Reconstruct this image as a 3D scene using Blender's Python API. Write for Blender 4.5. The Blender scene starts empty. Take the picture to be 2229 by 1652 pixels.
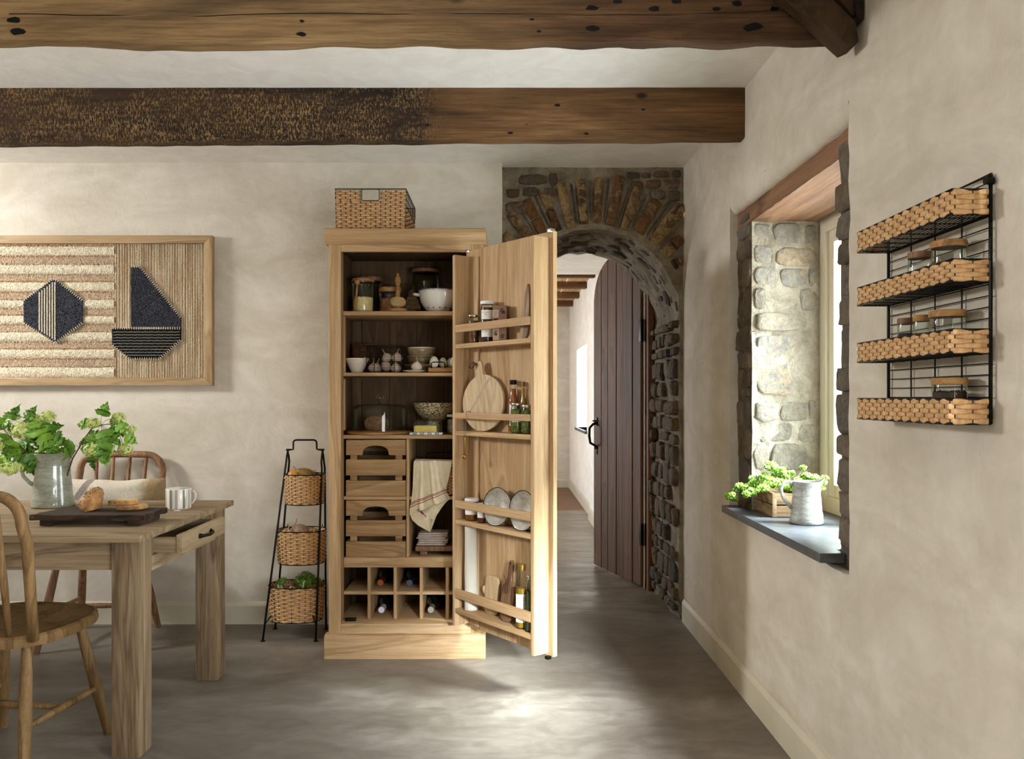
import bpy, bmesh, math, random
from mathutils import Vector, Matrix, noise
R = random.Random(7)
PI = math.pi
S = bpy.context.scene
C = S.collection
# ------------------------------------------------------------ camera
F, CX, CY, H = 1800.0, 1095.0, 865.0, 1.2      # focal length in px, vanishing point, eye height
cam = bpy.data.cameras.new('camera'); co = bpy.data.objects.new('camera', cam); C.objects.link(co)
cam.sensor_width = 36; cam.lens = F/2229*36
cam.shift_x = (1114.5-CX)/2229; cam.shift_y = (CY-826)/2229
cam.clip_start = .05
co.location = (0, 0, H); co.rotation_euler = (PI/2, 0, 0)
S.camera = co
# ------------------------------------------------------------ light
S.view_settings.view_transform = 'Standard'; S.view_settings.look = 'None'
S.view_settings.gamma = 1; S.view_settings.use_curve_mapping = False
S.view_settings.exposure = 0.3
w = bpy.data.worlds.new('world'); S.world = w; w.use_nodes = True
wn = w.node_tree.nodes; wl = w.node_tree.links
tc = wn.new('ShaderNodeTexCoord'); sp = wn.new('ShaderNodeSeparateXYZ'); rp = wn.new('ShaderNodeValToRGB')
wl.new(tc.outputs['Generated'], sp.inputs[0]); wl.new(sp.outputs['Z'], rp.inputs[0])
rp.color_ramp.elements[0].color = (.93, .96, 1, 1); rp.color_ramp.elements[1].color = (.70, .84, 1, 1)
wl.new(rp.outputs[0], wn['Background'].inputs[0]); wn['Background'].inputs[1].default_value = 17.0
def light(name, kind, loc, target, power, size=(1, 1), col=(1, 1, 1)):
    l = bpy.data.lights.new(name, kind); o = bpy.data.objects.new(name, l); C.objects.link(o)
    o.location = loc; o.rotation_euler = (Vector(target)-Vector(loc)).to_track_quat('-Z', 'Y').to_euler()
    l.energy = power; l.color = col
    if kind == 'AREA': l.shape = 'RECTANGLE'; l.size, l.size_y = size
    return o
sun = light('sun', 'SUN', (4, 2, 5), (4-.80, 2+.28, 5-1.0), 48.0, col=(.90, .95, 1)); sun.data.angle = math.radians(27)
# added lamps outside unseen openings: left key for the shadows, near-right floor fill
light('key_left', 'AREA', (-4.3, 3.2, 2.28), (-.1, 3.62, .95), 88, (.5, .5), (1, .97, .92))
light('fill_near_right', 'AREA', (1.9, -3.5, 2.3), (-.3, 3.0, .1), 1450, (.4, .4), (.87, .94, 1))
def portal(loc, target, size):
    o = light('opening_portal', 'AREA', loc, target, 1, size); o.data.cycles.is_portal = True
portal((1.395, 2.91, 1.34), (0, 2.91, 1.34), (.9, 1.16))
portal((1.02, -.03, 1.15), (0, -.03, 1.15), (2.9, .8))  # opening added for the near-right fill
portal((1.25, 9.3, 1.3), (0, 9.3, 1.3), (1.3, .95))
portal((-2.12, 7.85, 1.3), (0, 7.85, 1.3), (1.3, 1.0))  # unseen opening added to brighten the far room
try:
    S.cycles.use_denoising = True; S.cycles.max_bounces = 8; S.cycles.diffuse_bounces = 5
    S.cycles.transparent_max_bounces = 24; S.cycles.sample_clamp_indirect = 6; S.cycles.caustics_refractive = False; S.cycles.caustics_reflective = False
except Exception: pass
# ------------------------------------------------------------ helpers
def hexc(h):
    h = h.lstrip('#'); c = [int(h[i:i+2], 16)/255 for i in (0, 2, 4)]
    return tuple((x/12.92 if x <= .04045 else ((x+.055)/1.055)**2.4) for x in c) + (1,)
class MB:
    def __init__(s): s.v = []; s.f = []; s.m = []
    def add(s, vs, fs, mi=0):
        n = len(s.v); s.v += [tuple(p) for p in vs]
        s.f += [tuple(n+i for i in f) for f in fs]; s.m += [mi]*len(fs); return s
    def box(s, a, b, mi=0, M=None):
        (x0, y0, z0), (x1, y1, z1) = a, b
        vs = [Vector(p) for p in ((x0,y0,z0),(x1,y0,z0),(x1,y1,z0),(x0,y1,z0),(x0,y0,z1),(x1,y0,z1),(x1,y1,z1),(x0,y1,z1))]
        if M: vs = [M @ p for p in vs]
        return s.add(vs, [(0,3,2,1),(4,5,6,7),(0,1,5,4),(1,2,6,5),(2,3,7,6),(3,0,4,7)], mi)
    def tube(s, pts, r, n=8, closed=False, caps=True, flat=1.0, mi=0):
        pts = [Vector(p) for p in pts]; N = len(pts)
        rs = r if isinstance(r, (list, tuple)) else [r]*N
        vs = []; up = None
        for i, p in enumerate(pts):
            a = pts[(i-1) % N] if (closed or i) else p; b = pts[(i+1) % N] if (closed or i < N-1) else p
            t = (b-a).normalized() if (b-a).length > 1e-9 else Vector((0, 0, 1))
            if up is None:
                up = Vector((0, 0, 1)) if abs(t.z) < .9 else Vector((0, 1, 0))
            u = (up - t*up.dot(t))
            u = u.normalized() if u.length > 1e-6 else t.orthogonal().normalized()
            up = u; w_ = t.cross(u)
            for k in range(n):
                an = 2*PI*k/n
                vs.append(p + u*math.cos(an)*rs[i] + w_*math.sin(an)*rs[i]*flat)
        fs = []
        for i in range(N if closed else N-1):
            j = (i+1) % N
            for k in range(n):
                fs.append((i*n+k, i*n+(k+1) % n, j*n+(k+1) % n, j*n+k))
        if caps and not closed:
            fs.append(tuple(range(n-1, -1, -1))); fs.append(tuple((N-1)*n+k for k in range(n)))
        return s.add(vs, fs, mi)
    def lathe(s, prof, n=32, c=(0, 0, 0), fn=None, mi=0, mfn=None, close=False, cap0=True):
        vs = []; 
        for r, z in prof:
            for k in range(n):
                a = 2*PI*k/n; p = Vector((r*math.cos(a), r*math.sin(a), z))
                if fn: p = fn(p, a)
                vs.append(p+Vector(c))
        b = len(s.v); s.v += [tuple(p) for p in vs]
        m = len(prof)
        for i in range(m-1):
            for k in range(n):
                s.f.append((b+i*n+k, b+i*n+(k+1) % n, b+(i+1)*n+(k+1) % n, b+(i+1)*n+k))
                s.m.append(mfn(i, k) if mfn else mi)
        if cap0: s.f.append(tuple(b+k for k in range(n-1, -1, -1))); s.m.append(mi)
        if not close: s.f.append(tuple(b+(m-1)*n+k for k in range(n))); s.m.append(mi)
        return s
    def prism(s, poly, a, b, axes='xz', mi=0):
        """poly of 2-D points extruded along the third axis from a to b"""
        def pt(u, v, h):
            return {'xz': (u, h, v), 'xy': (u, v, h), 'yz': (h, u, v)}[axes]
        n = len(poly)
        vs = [pt(u, v, a) for u, v in poly] + [pt(u, v, b) for u, v in poly]
        fs = [tuple(range(n)), tuple(range(2*n-1, n-1, -1))] + [(i, i+n, (i+1) % n+n, (i+1) % n) for i in range(n)]
        return s.add(vs, fs, mi)
    def grid(s, nu, nv, fn, mi=0, mfn=None, flip=False):
        b = len(s.v)
        for j in range(nv+1):
            for i in range(nu+1): s.v.append(tuple(fn(i/nu, j/nv)))
        for j in range(nv):
            for i in range(nu):
                q = (b+j*(nu+1)+i, b+j*(nu+1)+i+1, b+(j+1)*(nu+1)+i+1, b+(j+1)*(nu+1)+i)
                s.f.append(q[::-1] if flip else q); s.m.append(mfn(i, j) if mfn else mi)
        return s
    def ball(s, c, r, n=10, m=6, sc=(1, 1, 1), mi=0, M=None):
        c = Vector(c); vs = []; 
        for i in range(1, m):
            th = PI*i/m
            for k in range(n):
                a = 2*PI*k/n; p = Vector((math.sin(th)*math.cos(a)*r*sc[0], math.sin(th)*math.sin(a)*r*sc[1], math.cos(th)*r*sc[2]))
                vs.append(c + (M @ p if M else p))
        p = Vector((0, 0, r*sc[2])); vs.append(c+(M @ p if M else p)); vs.append(c-(M @ p if M else p))
        T = (m-1)*n; fs = []
        for i in range(m-2):
            for k in range(n): fs.append((i*n+k, (i+1)*n+k, (i+1)*n+(k+1) % n, i*n+(k+1) % n))
        for k in range(n):
            fs.append((T, k, (k+1) % n)); fs.append((T+1, (m-2)*n+(k+1) % n, (m-2)*n+k))
        return s.add(vs, fs, mi)
    def bit(s, c, d, l, r, mi=0):
        """small spindle (octahedron) along d"""
        c = Vector(c); d = Vector(d).normalized(); u = d.orthogonal().normalized(); v = d.cross(u)
        return s.add([c-d*l, c+u*r, c+v*r, c-u*r, c-v*r, c+d*l], [(0,2,1),(0,3,2),(0,4,3),(0,1,4),(5,1,2),(5,2,3),(5,3,4),(5,4,1)], mi)
    def build(s, name, mat, parent=None, smooth=False, bevel=0, loc=None, rz=0, kind=None, seg=2, sub=0, solid=0, fixn=True):
        me = bpy.data.meshes.new(name); me.from_pydata(s.v, [], s.f)
        mats = mat if isinstance(mat, (list, tuple)) else [mat]
        for m in mats: me.materials.append(m)
        if len(mats) > 1: me.polygons.foreach_set('material_index', s.m)
        if fixn or bevel:
            bm = bmesh.new(); bm.from_mesh(me)
            if fixn: bmesh.ops.recalc_face_normals(bm, faces=bm.faces)
            if bevel: bmesh.ops.bevel(bm, geom=[e for e in bm.edges if e.calc_face_angle(0) > .6], offset=bevel, segments=seg, affect='EDGES', profile=.6, clamp_overlap=True)
            bm.to_mesh(me); bm.free()
        if smooth: me.polygons.foreach_set('use_smooth', [True]*len(me.polygons))
        if bevel or smooth == 'auto':
            me.polygons.foreach_set('use_smooth', [True]*len(me.polygons))
            try: me.set_sharp_from_angle(angle=math.radians(38))
            except Exception: pass
        me.update()
        o = bpy.data.objects.new(name, me); C.objects.link(o)
        if parent: o.parent = parent
        if loc is not None: o.location = loc
        if rz: o.rotation_euler.z = rz
        if kind: o['kind'] = kind
        if solid:
            md = o.modifiers.new('solid', 'SOLIDIFY'); md.thickness = solid; md.offset = 0
        if sub:
            md = o.modifiers.new('sub', 'SUBSURF'); md.levels = md.render_levels = sub
        return o
def tag(o, label=None, cat=None, group=None, kind=None):
    if label: o['label'] = label
    if cat: o['category'] = cat
    if group: o['group'] = group
    if kind: o['kind'] = kind
    return o
def thing(name, label, cat, loc=(0, 0, 0), rz=0, group=None):
    o = bpy.data.objects.new(name, None); C.objects.link(o); o.location = loc; o.rotation_euler.z = rz
    o.empty_display_size = .05
    return tag(o, label, cat, group)
KIDS = {}
def copy_tree(o, parent=None, kids=None):
    c = o.copy(); C.objects.link(c)
    if parent: c.parent = parent
    for ch in list(o.children): copy_tree(ch, c)
    return c
def struct(o, label=None):
    o['kind'] = 'structure'
    if label: o['label'] = label
    return o
def WX(px, Y): return (px-CX)/F*Y
def WZ(py, Y): return H-(py-CY)/F*Y
def P(px, py, Y): return Vector((WX(px, Y), Y, WZ(py, Y)))
def text(parent, s, size, M, mat, name='lettering', align='CENTER'):
    c = bpy.data.curves.new(name, 'FONT'); c.body = s; c.size = size; c.extrude = .0001; c.align_x = align
    o = bpy.data.objects.new(name, c); C.objects.link(o); o.parent = parent; o.matrix_local = M; c.materials.append(mat)
    return o
def arc(c, r, a0, a1, n, ax='xz', y=0):
    out = []
    for i in range(n+1):
        a = a0+(a1-a0)*i/n; u = c[0]+r*math.cos(a); v = c[1]+r*math.sin(a)
        out.append((u, y, v) if ax == 'xz' else (u, v, y) if ax == 'xy' else (y, u, v))
    return out
def rrect(x0, y0, x1, y1, r, n=5):
    p = []
    for cx, cy, a in ((x1-r, y0+r, -PI/2), (x1-r, y1-r, 0), (x0+r, y1-r, PI/2), (x0+r, y0+r, PI)):
        for i in range(n+1):
            t = a+PI/2*i/n; p.append((cx+r*math.cos(t), cy+r*math.sin(t)))
    return p
# ------------------------------------------------------------ materials
MATS = {}
def newmat(name):
    m = bpy.data.materials.new(name); m.use_nodes = True; nt = m.node_tree
    return m, nt, nt.nodes['Principled BSDF']
def N_(nt, t, **kw):
    n = nt.nodes.new(t)
    for k, v in kw.items():
        if k in n.inputs: n.inputs[k].default_value = v
        else: setattr(n, k, v)
    return n
def coords(nt, scale=(1, 1, 1), rnd=6.0, src='Object'):
    tc = N_(nt, 'ShaderNodeTexCoord'); mp = N_(nt, 'ShaderNodeMapping'); mp.inputs['Scale'].default_value = scale
    if rnd:
        oi = N_(nt, 'ShaderNodeObjectInfo'); ml = N_(nt, 'ShaderNodeVectorMath', operation='SCALE'); ml.inputs[0].default_value = (rnd, rnd*1.7, rnd*.6)
        nt.links.new(oi.outputs['Random'], ml.inputs['Scale'])
        ad = N_(nt, 'ShaderNodeVectorMath', operation='ADD'); nt.links.new(tc.outputs[src], ad.inputs[0]); nt.links.new(ml.outputs[0], ad.inputs[1])
        nt.links.new(ad.outputs[0], mp.inputs[0])
    else: nt.links.new(tc.outputs[src], mp.inputs[0])
    return mp.outputs[0]
def ramp(nt, fac, stops):
    r = N_(nt, 'ShaderNodeValToRGB'); cr = r.color_ramp
    while len(cr.elements) < len(stops): cr.elements.new(.5)
    for e, (p, c) in zip(cr.elements, stops):
        e.position = p; e.color = hexc(c) if isinstance(c, str) else c
    nt.links.new(fac, r.inputs[0]); return r.outputs[0]
def mixc(nt, fac, a, b, mode='MIX'):
    m = N_(nt, 'ShaderNodeMix', data_type='RGBA', blend_type=mode)
    if isinstance(fac, (int, float)): m.inputs[0].default_value = fac
    else: nt.links.new(fac, m.inputs[0])
    for k, x in ((6, a), (7, b)):
        if isinstance(x, (tuple, str)): m.inputs[k].default_value = hexc(x) if isinstance(x, str) else x
        else: nt.links.new(x, m.inputs[k])
    return m.outputs[2]
def noise_(nt, vec, scale, detail=5, rough=.6, dist=0):
    n = N_(nt, 'ShaderNodeTexNoise', Scale=scale, Detail=detail, Roughness=rough, Distortion=dist)
    nt.links.new(vec, n.inputs['Vector']); return n.outputs[0]
def bump(nt, bs, h, strength, dist=.01, prev=None):
    b = N_(nt, 'ShaderNodeBump', Strength=strength, Distance=dist); nt.links.new(h, b.inputs['Height'])
    if prev: nt.links.new(prev, b.inputs['Normal'])
    nt.links.new(b.outputs[0], bs.inputs['Normal']); return b.outputs[0]
def wood(name, light_, mid, dark, ax='z', ring=9.0, rough=.62, sc=1.0, bmp=.25, dirt=None, ringmix=.5, spec=.3, strk=.35):
    m, nt, bs = newmat(name)
    st = {'x': (.10, 1, 1), 'y': (1, .10, 1), 'z': (1, 1, .10)}[ax]
    st = tuple(s*sc for s in st)
    v = coords(nt, st)
    n1 = noise_(nt, v, 3.0, 4, .48, .5)
    mu = N_(nt, 'ShaderNodeMath', operation='MULTIPLY'); mu.inputs[1].default_value = ring*6; nt.links.new(n1, mu.inputs[0])
    sn = N_(nt, 'ShaderNodeMath', operation='SINE'); nt.links.new(mu.outputs[0], sn.inputs[0])
    sh = N_(nt, 'ShaderNodeMath', operation='MULTIPLY_ADD'); sh.inputs[1].default_value = .5; sh.inputs[2].default_value = .5; nt.links.new(sn.outputs[0], sh.inputs[0])
    st2 = {'x': (.03, 1, 1), 'y': (1, .03, 1), 'z': (1, 1, .03)}[ax]
    v2 = coords(nt, tuple(s*sc for s in st2))
    fine = noise_(nt, v2, 210, 5, .75)
    streak = noise_(nt, v2, 42, 6, .72, .15)
    big = noise_(nt, v, 5.5, 6, .68, .8)
    c1 = ramp(nt, big, [(.3, dark), (.5, mid), (.68, light_)])
    c2 = ramp(nt, sh.outputs[0], [(0, mid), (.75, light_), (.93, dark), (1, mid)])
    c = mixc(nt, ringmix, c1, c2)
    c3 = ramp(nt, fine, [(.35, (.55, .5, .45, 1)), (.6, (1, 1, 1, 1))])
    c = mixc(nt, .55, c, c3, 'MULTIPLY')
    c = mixc(nt, strk, c, ramp(nt, streak, [(.36, (.42, .36, .30, 1)), (.52, (1, 1, 1, 1))]), 'MULTIPLY')
    if dirt:
        dn = noise_(nt, coords(nt, (1, 1, 1)), 7, 6, .7, .6)
        dm = ramp(nt, dn, [(.5, (0, 0, 0, 1)), (.62, (1, 1, 1, 1))])
        c = mixc(nt, dm, c, mixc(nt, .75, c, dirt))
    nt.links.new(c, bs.inputs['Base Color']); bs.inputs['Roughness'].default_value = rough
    bs.inputs['Specular IOR Level'].default_value = spec
    bump(nt, bs, fine, bmp, .004)
    return m
def plain(name, col, rough=.6, metal=0, spec=.4, col2=None, scale=20, bmp=0, bscale=60, trans=0, mottled=.5, sub=0, coat=0):
    m, nt, bs = newmat(name)
    bs.inputs['Base Color'].default_value = hexc(col); bs.inputs['Roughness'].default_value = rough
    bs.inputs['Metallic'].default_value = metal; bs.inputs['Specular IOR Level'].default_value = spec
    bs.inputs['Coat Weight'].default_value = coat
    if sub: bs.inputs['Subsurface Weight'].default_value = sub; bs.inputs['Subsurface Radius'].default_value = (.01, .01, .005)
    v = coords(nt) if (col2 or bmp) else None
    if col2:
        n = noise_(nt, v, scale, 5, .65)
        c = ramp(nt, n, [(.5-mottled*.3, col), (.5+mottled*.3, col2)]); nt.links.new(c, bs.inputs['Base Color'])
    if bmp: bump(nt, bs, noise_(nt, v, bscale, 4, .6), bmp, .004)
    return m
def glass(name, tint='#f5f9f6', gloss=.10, rough=.02):
    m, nt, bs = newmat(name); nt.nodes.remove(bs)
    out = nt.nodes['Material Output']
    t = N_(nt, 'ShaderNodeBsdfTransparent'); t.inputs[0].default_value = hexc(tint)
    g = N_(nt, 'ShaderNodeBsdfGlossy', Roughness=rough)
    lw = N_(nt, 'ShaderNodeLayerWeight', Blend=.18); ad = N_(nt, 'ShaderNodeMath', operation='MULTIPLY_ADD'); ad.inputs[1].default_value = .6; ad.inputs[2].default_value = gloss*.25
    nt.links.new(lw.outputs['Fresnel'], ad.inputs[0])
    mx = N_(nt, 'ShaderNodeMixShader'); nt.links.new(ad.outputs[0], mx.inputs[0]); nt.links.new(t.outputs[0], mx.inputs[1]); nt.links.new(g.outputs[0], mx.inputs[2])
    nt.links.new(mx.outputs[0], out.inputs[0]); return m
def plaster(name, c1, c2, bmp=.35, fine=.3):
    m, nt, bs = newmat(name)
    v = coords(nt, rnd=0); v2 = coords(nt, (1, 1, 2.4), rnd=0)
    n = noise_(nt, v2, 1.6, 7, .62, 1.6); n2 = noise_(nt, v, 9, 5, .6, .8)
    c = ramp(nt, n, [(.30, c1), (.66, c2)]); c = mixc(nt, .12, c, ramp(nt, n2, [(.4, '#b9ad98'), (.6, '#ffffff')]), 'MULTIPLY')
    nt.links.new(c, bs.inputs['Base Color']); bs.inputs['Roughness'].default_value = .78; bs.inputs['Specular IOR Level'].default_value = .2
    b1 = bump(nt, bs, n2, bmp, .012)
    vw = N_(nt, 'ShaderNodeTexVoronoi', Scale=2.3, feature='F1'); nt.links.new(v2, vw.inputs['Vector'])
    b2 = bump(nt, bs, noise_(nt, coords(nt, (1, 1, .45), rnd=0), 70, 3, .6, 1.0), fine, .004, b1)
    return m
def stone_mat(name, stops, rough=.75, bmp=.8, sat=1):
    m, nt, bs = newmat(name)
    oi = N_(nt, 'ShaderNodeObjectInfo'); v = coords(nt)
    n = noise_(nt, v, 16, 8, .7, .8); 
    ad = N_(nt, 'ShaderNodeMath', operation='MULTIPLY_ADD'); ad.inputs[1].default_value = .62
    nt.links.new(oi.outputs['Random'], ad.inputs[0])
    ml = N_(nt, 'ShaderNodeMath', operation='MULTIPLY_ADD'); ml.inputs[1].default_value = .9; ml.inputs[2].default_value = -.25; nt.links.new(n, ml.inputs[0])
    nt.links.new(ml.outputs[0], ad.inputs[2])
    c = ramp(nt, ad.outputs[0], stops)
    f = noise_(nt, v, 60, 6, .7)
    c = mixc(nt, .5, c, ramp(nt, f, [(.35, (.45, .43, .4, 1)), (.6, (1, 1, 1, 1))]), 'MULTIPLY')
    nt.links.new(c, bs.inputs['Base Color']); bs.inputs['Roughness'].default_value = rough
    bs.inputs['Specular IOR Level'].default_value = .25
    b = bump(nt, bs, n, bmp, .03); bump(nt, bs, f, .6, .006, b)
    return m
def mortar_mat(name, c1, c2, c3):
    m, nt, bs = newmat(name); v = coords(nt, rnd=0)
    n = noise_(nt, v, 9, 7, .65, .6); f = noise_(nt, v, 70, 5, .7)
    c = ramp(nt, n, [(.32, c1), (.5, c2), (.68, c3)])
    c = mixc(nt, .4, c, ramp(nt, f, [(.35, (.55, .53, .5, 1)), (.6, (1, 1, 1, 1))]), 'MULTIPLY')
    nt.links.new(c, bs.inputs['Base Color']); bs.inputs['Roughness'].default_value = .9; bs.inputs['Specular IOR Level'].default_value = .1
    b = bump(nt, bs, n, .9, .03); bump(nt, bs, f, .7, .006, b)
    return m
M_wall = plaster('warm_plaster', '#c6bdac', '#dad3c6')
M_ceil = plaster('ceiling_plaster', '#efece5', '#f8f6f1', .15, .2)
M_white = plaster('white_plaster', '#e8e2d6', '#f4f0e8', .5, .3)
M_skirt = plain('skirting_paint', '#c5bda7', .5, col2='#d0c8b4', scale=6)
M_beam_dark = wood('beam_wood_dark', '#8a6234', '#4c3420', '#241810', 'x', 5, .8, .9, .9, dirt='#1c130c', ringmix=.35)
M_beam_pale = wood('beam_wood_pale', '#a98454', '#8c683c', '#5a4026', 'x', 6, .75, .8, .6, dirt='#3a2a1a', ringmix=.4)
M_oak_z = wood('cupboard_wood_upright', '#d4b68c', '#c09d72', '#9a784e', 'z', 6, .6)
M_oak_x = wood('cupboard_wood_level', '#d4b68c', '#c09d72', '#9a784e', 'x', 6, .6)
M_oak_y = wood('cupboard_wood_depth', '#d4b68c', '#c09d72', '#9a784e', 'y', 6, .6)
M_oak_shade = wood('cupboard_wood_shaded', '#765c3e', '#5c462e', '#3c2d1e', 'z', 7, .65)  # darker copy of the cupboard wood, recess shade put into its colour
M_crate = wood('crate_wood', '#c6a67c', '#ab885c', '#80603c', 'x', 8, .6, 1.2)
M_table_x = wood('table_wood_x', '#b8a283', '#9a8465', '#6c5943', 'x', 6, .62, 1.1, .5, strk=.55)
M_table_y = wood('table_wood_y', '#b8a283', '#9a8465', '#6c5943', 'y', 6, .62, 1.1, .5)
M_table_z = wood('table_wood_z', '#b8a283', '#927b5d', '#5c4a36', 'z', 7, .62, 1.3, .6, strk=.7)
M_chair = wood('chair_wood', '#a5845a', '#86683f', '#5c4426', 'z', 5, .55, 1.6, .3)
M_chair_r = wood('chair_wood_brown', '#a98260', '#8c6748', '#66472f', 'z', 5, .5, 1.6, .3)
M_darkwood = wood('dark_board_wood', '#5c4432', '#3a2a1e', '#1d140e', 'x', 5, .7, 1.5, .9, dirt='#120c08')
M_walnut = wood('walnut', '#a5805c', '#7c5a3e', '#553a26', 'z', 8, .5, 2, .2)
M_palewood = wood('pale_board_wood', '#ddc7a4', '#cdb48e', '#b39669', 'z', 6, .55, 1.6, .2)
M_door = wood('door_wood', '#80593a', '#62432a', '#40291a', 'z', 6, .6, 1.2, .4)
M_post = wood('door_post_wood', '#9c6c46', '#80563a', '#5c3c28', 'z', 5, .6, 1.2, .4)
M_lid = wood('acacia_lid', '#c79b66', '#a87c4a', '#80582f', 'x', 6, .5, 3, .2)
M_black = plain('black_iron', '#14120f', .45, .6)
M_steel = plain('steel', '#b9b6b0', .25, 1)
M_brass = plain('brass', '#b58a45', .28, 1)
M_mortar = mortar_mat('mortar', '#6a6152', '#948977', '#b0a48f')
M_mortar_l = mortar_mat('pale_mortar', '#9c917f', '#bcb2a0', '#d4ccbc')
M_vous = stone_mat('arch_stone', [(0, '#2c241d'), (.25, '#4c3a2b'), (.38, '#94683f'), (.50, '#6b503a'), (.66, '#b4976a'), (.80, '#4a382a'), (1, '#a98457')])
M_rub = stone_mat('rubble_stone', [(0, '#332d26'), (.3, '#5b5144'), (.5, '#766a58'), (.7, '#6c5138'), (.85, '#8b806c'), (1, '#504a42')])
M_rub_l = stone_mat('pale_rubble', [(0, '#8a8478'), (.3, '#b0a898'), (.5, '#c4b8a2'), (.7, '#a8a49c'), (.85, '#cdb89a'), (1, '#9a9a9c')])
M_rub_d = stone_mat('dark_rubble', [(0, '#4c443a'), (.3, '#746757'), (.5, '#8c7d6b'), (.75, '#6a655f'), (1, '#99876d')])
M_slate = plain('slate_sill', '#3f4145', .38, col2='#5a5c62', scale=9, bmp=.2, spec=.5)
M_wick = plain('wicker', '#a97a4a', .5, col2='#dfb987', scale=55, bmp=.3, bscale=200, mottled=.8)
M_wick_d = plain('dark_wicker', '#4a2f1c', .6, col2='#6b4628', scale=55, bmp=.3, bscale=200)
M_glass = glass('clear_glass'); M_glass_g = glass('green_glass', '#e2e7da', .10)
M_pane = glass('window_glass', '#f6faf8', .04)
M_cream = plain('cream_paint', '#ddd6c0', .4)
M_ceramic_w = plain('cream_ceramic', '#e4ddcc', .22, col2='#d6ccb8', scale=9, coat=.3)
M_paper = plain('label_paper', '#efece4', .7)
M_ink = plain('ink', '#24211e', .7)
M_whitelid = plain('white_enamel_lid', '#e9e6e4', .3)
# ============================================================ the room shell
XR = .975; ZC = 2.445; YB = 4.39
def ringgrid(outer, inner, nr, fn):
    """quads between two closed loops of equal length"""
    mb = MB(); n = len(outer)
    for j in range(nr+1):
        t = j/nr
        for (a, b) in zip(outer, inner): mb.v.append(tuple(fn(a[0]+(b[0]-a[0])*t, a[1]+(b[1]-a[1])*t, t)))
    for j in range(nr):
        for i in range(n):
            mb.f.append((j*n+i, j*n+(i+1) % n, (j+1)*n+(i+1) % n, (j+1)*n+i)); mb.m.append(0)
    return mb
def rect_loop(x0, y0, x1, y1, n, jit=0, seed=0):
    out = []; rr = random.Random(seed)
    for (a, b, c, d) in ((x0, y0, x1, y0), (x1, y0, x1, y1), (x1, y1, x0, y1), (x0, y1, x0, y0)):
        for i in range(n):
            t = i/n
            j = (jit*(noise.noise((a+(c-a)*t)*Vector((9, 0, 0))+(b+(d-b)*t)*Vector((0, 9, 0))+Vector((seed, 0, 0)))*1.2+rr.uniform(-.25, .25))) if jit and i else 0
            nx, ny = (0, 1) if b == d else (1, 0)
            out.append((a+(c-a)*t+nx*j, b+(d-b)*t+ny*j))
    return out
# floor: polished concrete, then boards in the far room
fl = MB(); fl.grid(60, 90, lambda u, v: (-4.3+6*u, -2.6+(8.74+2.6)*v, .0))
m, nt, bs = newmat('polished_concrete'); v = coords(nt, (1, 1.7, 1), rnd=0)
n = noise_(nt, v, 1.5, 8, .62, .7); n2 = noise_(nt, v, 6, 6, .65, 1.2)
c = ramp(nt, n, [(.3, '#6a6157'), (.5, '#80776d'), (.7, '#968e85')]); c = mixc(nt, .35, c, ramp(nt, n2, [(.4, '#8d7f6c'), (.62, '#ffffff')]), 'MULTIPLY')
nt.links.new(c, bs.inputs['Base Color'])
rr_ = N_(nt, 'ShaderNodeMapRange'); rr_.inputs['To Min'].default_value = .30; rr_.inputs['To Max'].default_value = .62; nt.links.new(n2, rr_.inputs['Value'])
nt.links.new(rr_.outputs[0], bs.inputs['Roughness']); bs.inputs['Specular IOR Level'].default_value = .4
b = bump(nt, bs, n2, .10, .02); M_floor = m
# relief of the old slabs beyond the arch grows with depth (true undulation of the surface)
floor = struct(fl.build('floor', M_floor, smooth=True))
m, nt, bs = newmat('old_slab'); v = coords(nt, (1, 2.6, 1), rnd=0)
n = noise_(nt, v, 2.2, 7, .6, .8)
c = ramp(nt, n, [(.3, '#6a5e4e'), (.7, '#938776')]); nt.links.new(c, bs.inputs['Base Color']); bs.inputs['Roughness'].default_value = .27
bump(nt, bs, n, .8, .03); M_slab = m
sl = MB(); sl.grid(40, 120, lambda u, v: (-.6+1.55*u, 4.5+4.24*v, min(.005, -.004+v*.12)+.006*noise.noise(Vector((u*4, v*24, 0)))))
sb = sl.build('floor_slab', M_slab, floor, smooth=True); 
M_fb = wood('floor_board_wood', '#9a6b40', '#7a5030', '#55351f', 'x', 5, .4, 1.2)
for i in range(14):
    y0 = 8.745+i*.16
    MB().box((-2.2, y0, -.01), (.9, y0+.154, .006)).build('plank', M_fb, floor, bevel=.003)
# ceiling
def ceil_z(x, y): return ZC+.004*noise.noise(Vector((x*1.3, y*1.3, 3)))
cl = MB(); cl.grid(40, 40, lambda u, v: (-4.3+5.3*u, -2.6+7.2*v, ceil_z(-4.3+5.3*u, -2.6+7.2*v)))
struct(cl.build('ceiling', M_ceil, smooth=True))
# wall_back (plaster, left of the arch), slightly uneven
wb = MB(); wb.grid(70, 40, lambda u, v: (-4.3+4.295*u, YB+.006*noise.noise(Vector((u*9, v*5, 1))), v*(ZC+.01)))
wb.grid(4, 30, lambda u, v: (-.005+.006*noise.noise(Vector((u, v*9, 4))), YB+.115*u, v*(ZC+.01)))
wall_back = struct(wb.build('wall_back', M_wall, smooth='auto'))
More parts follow.
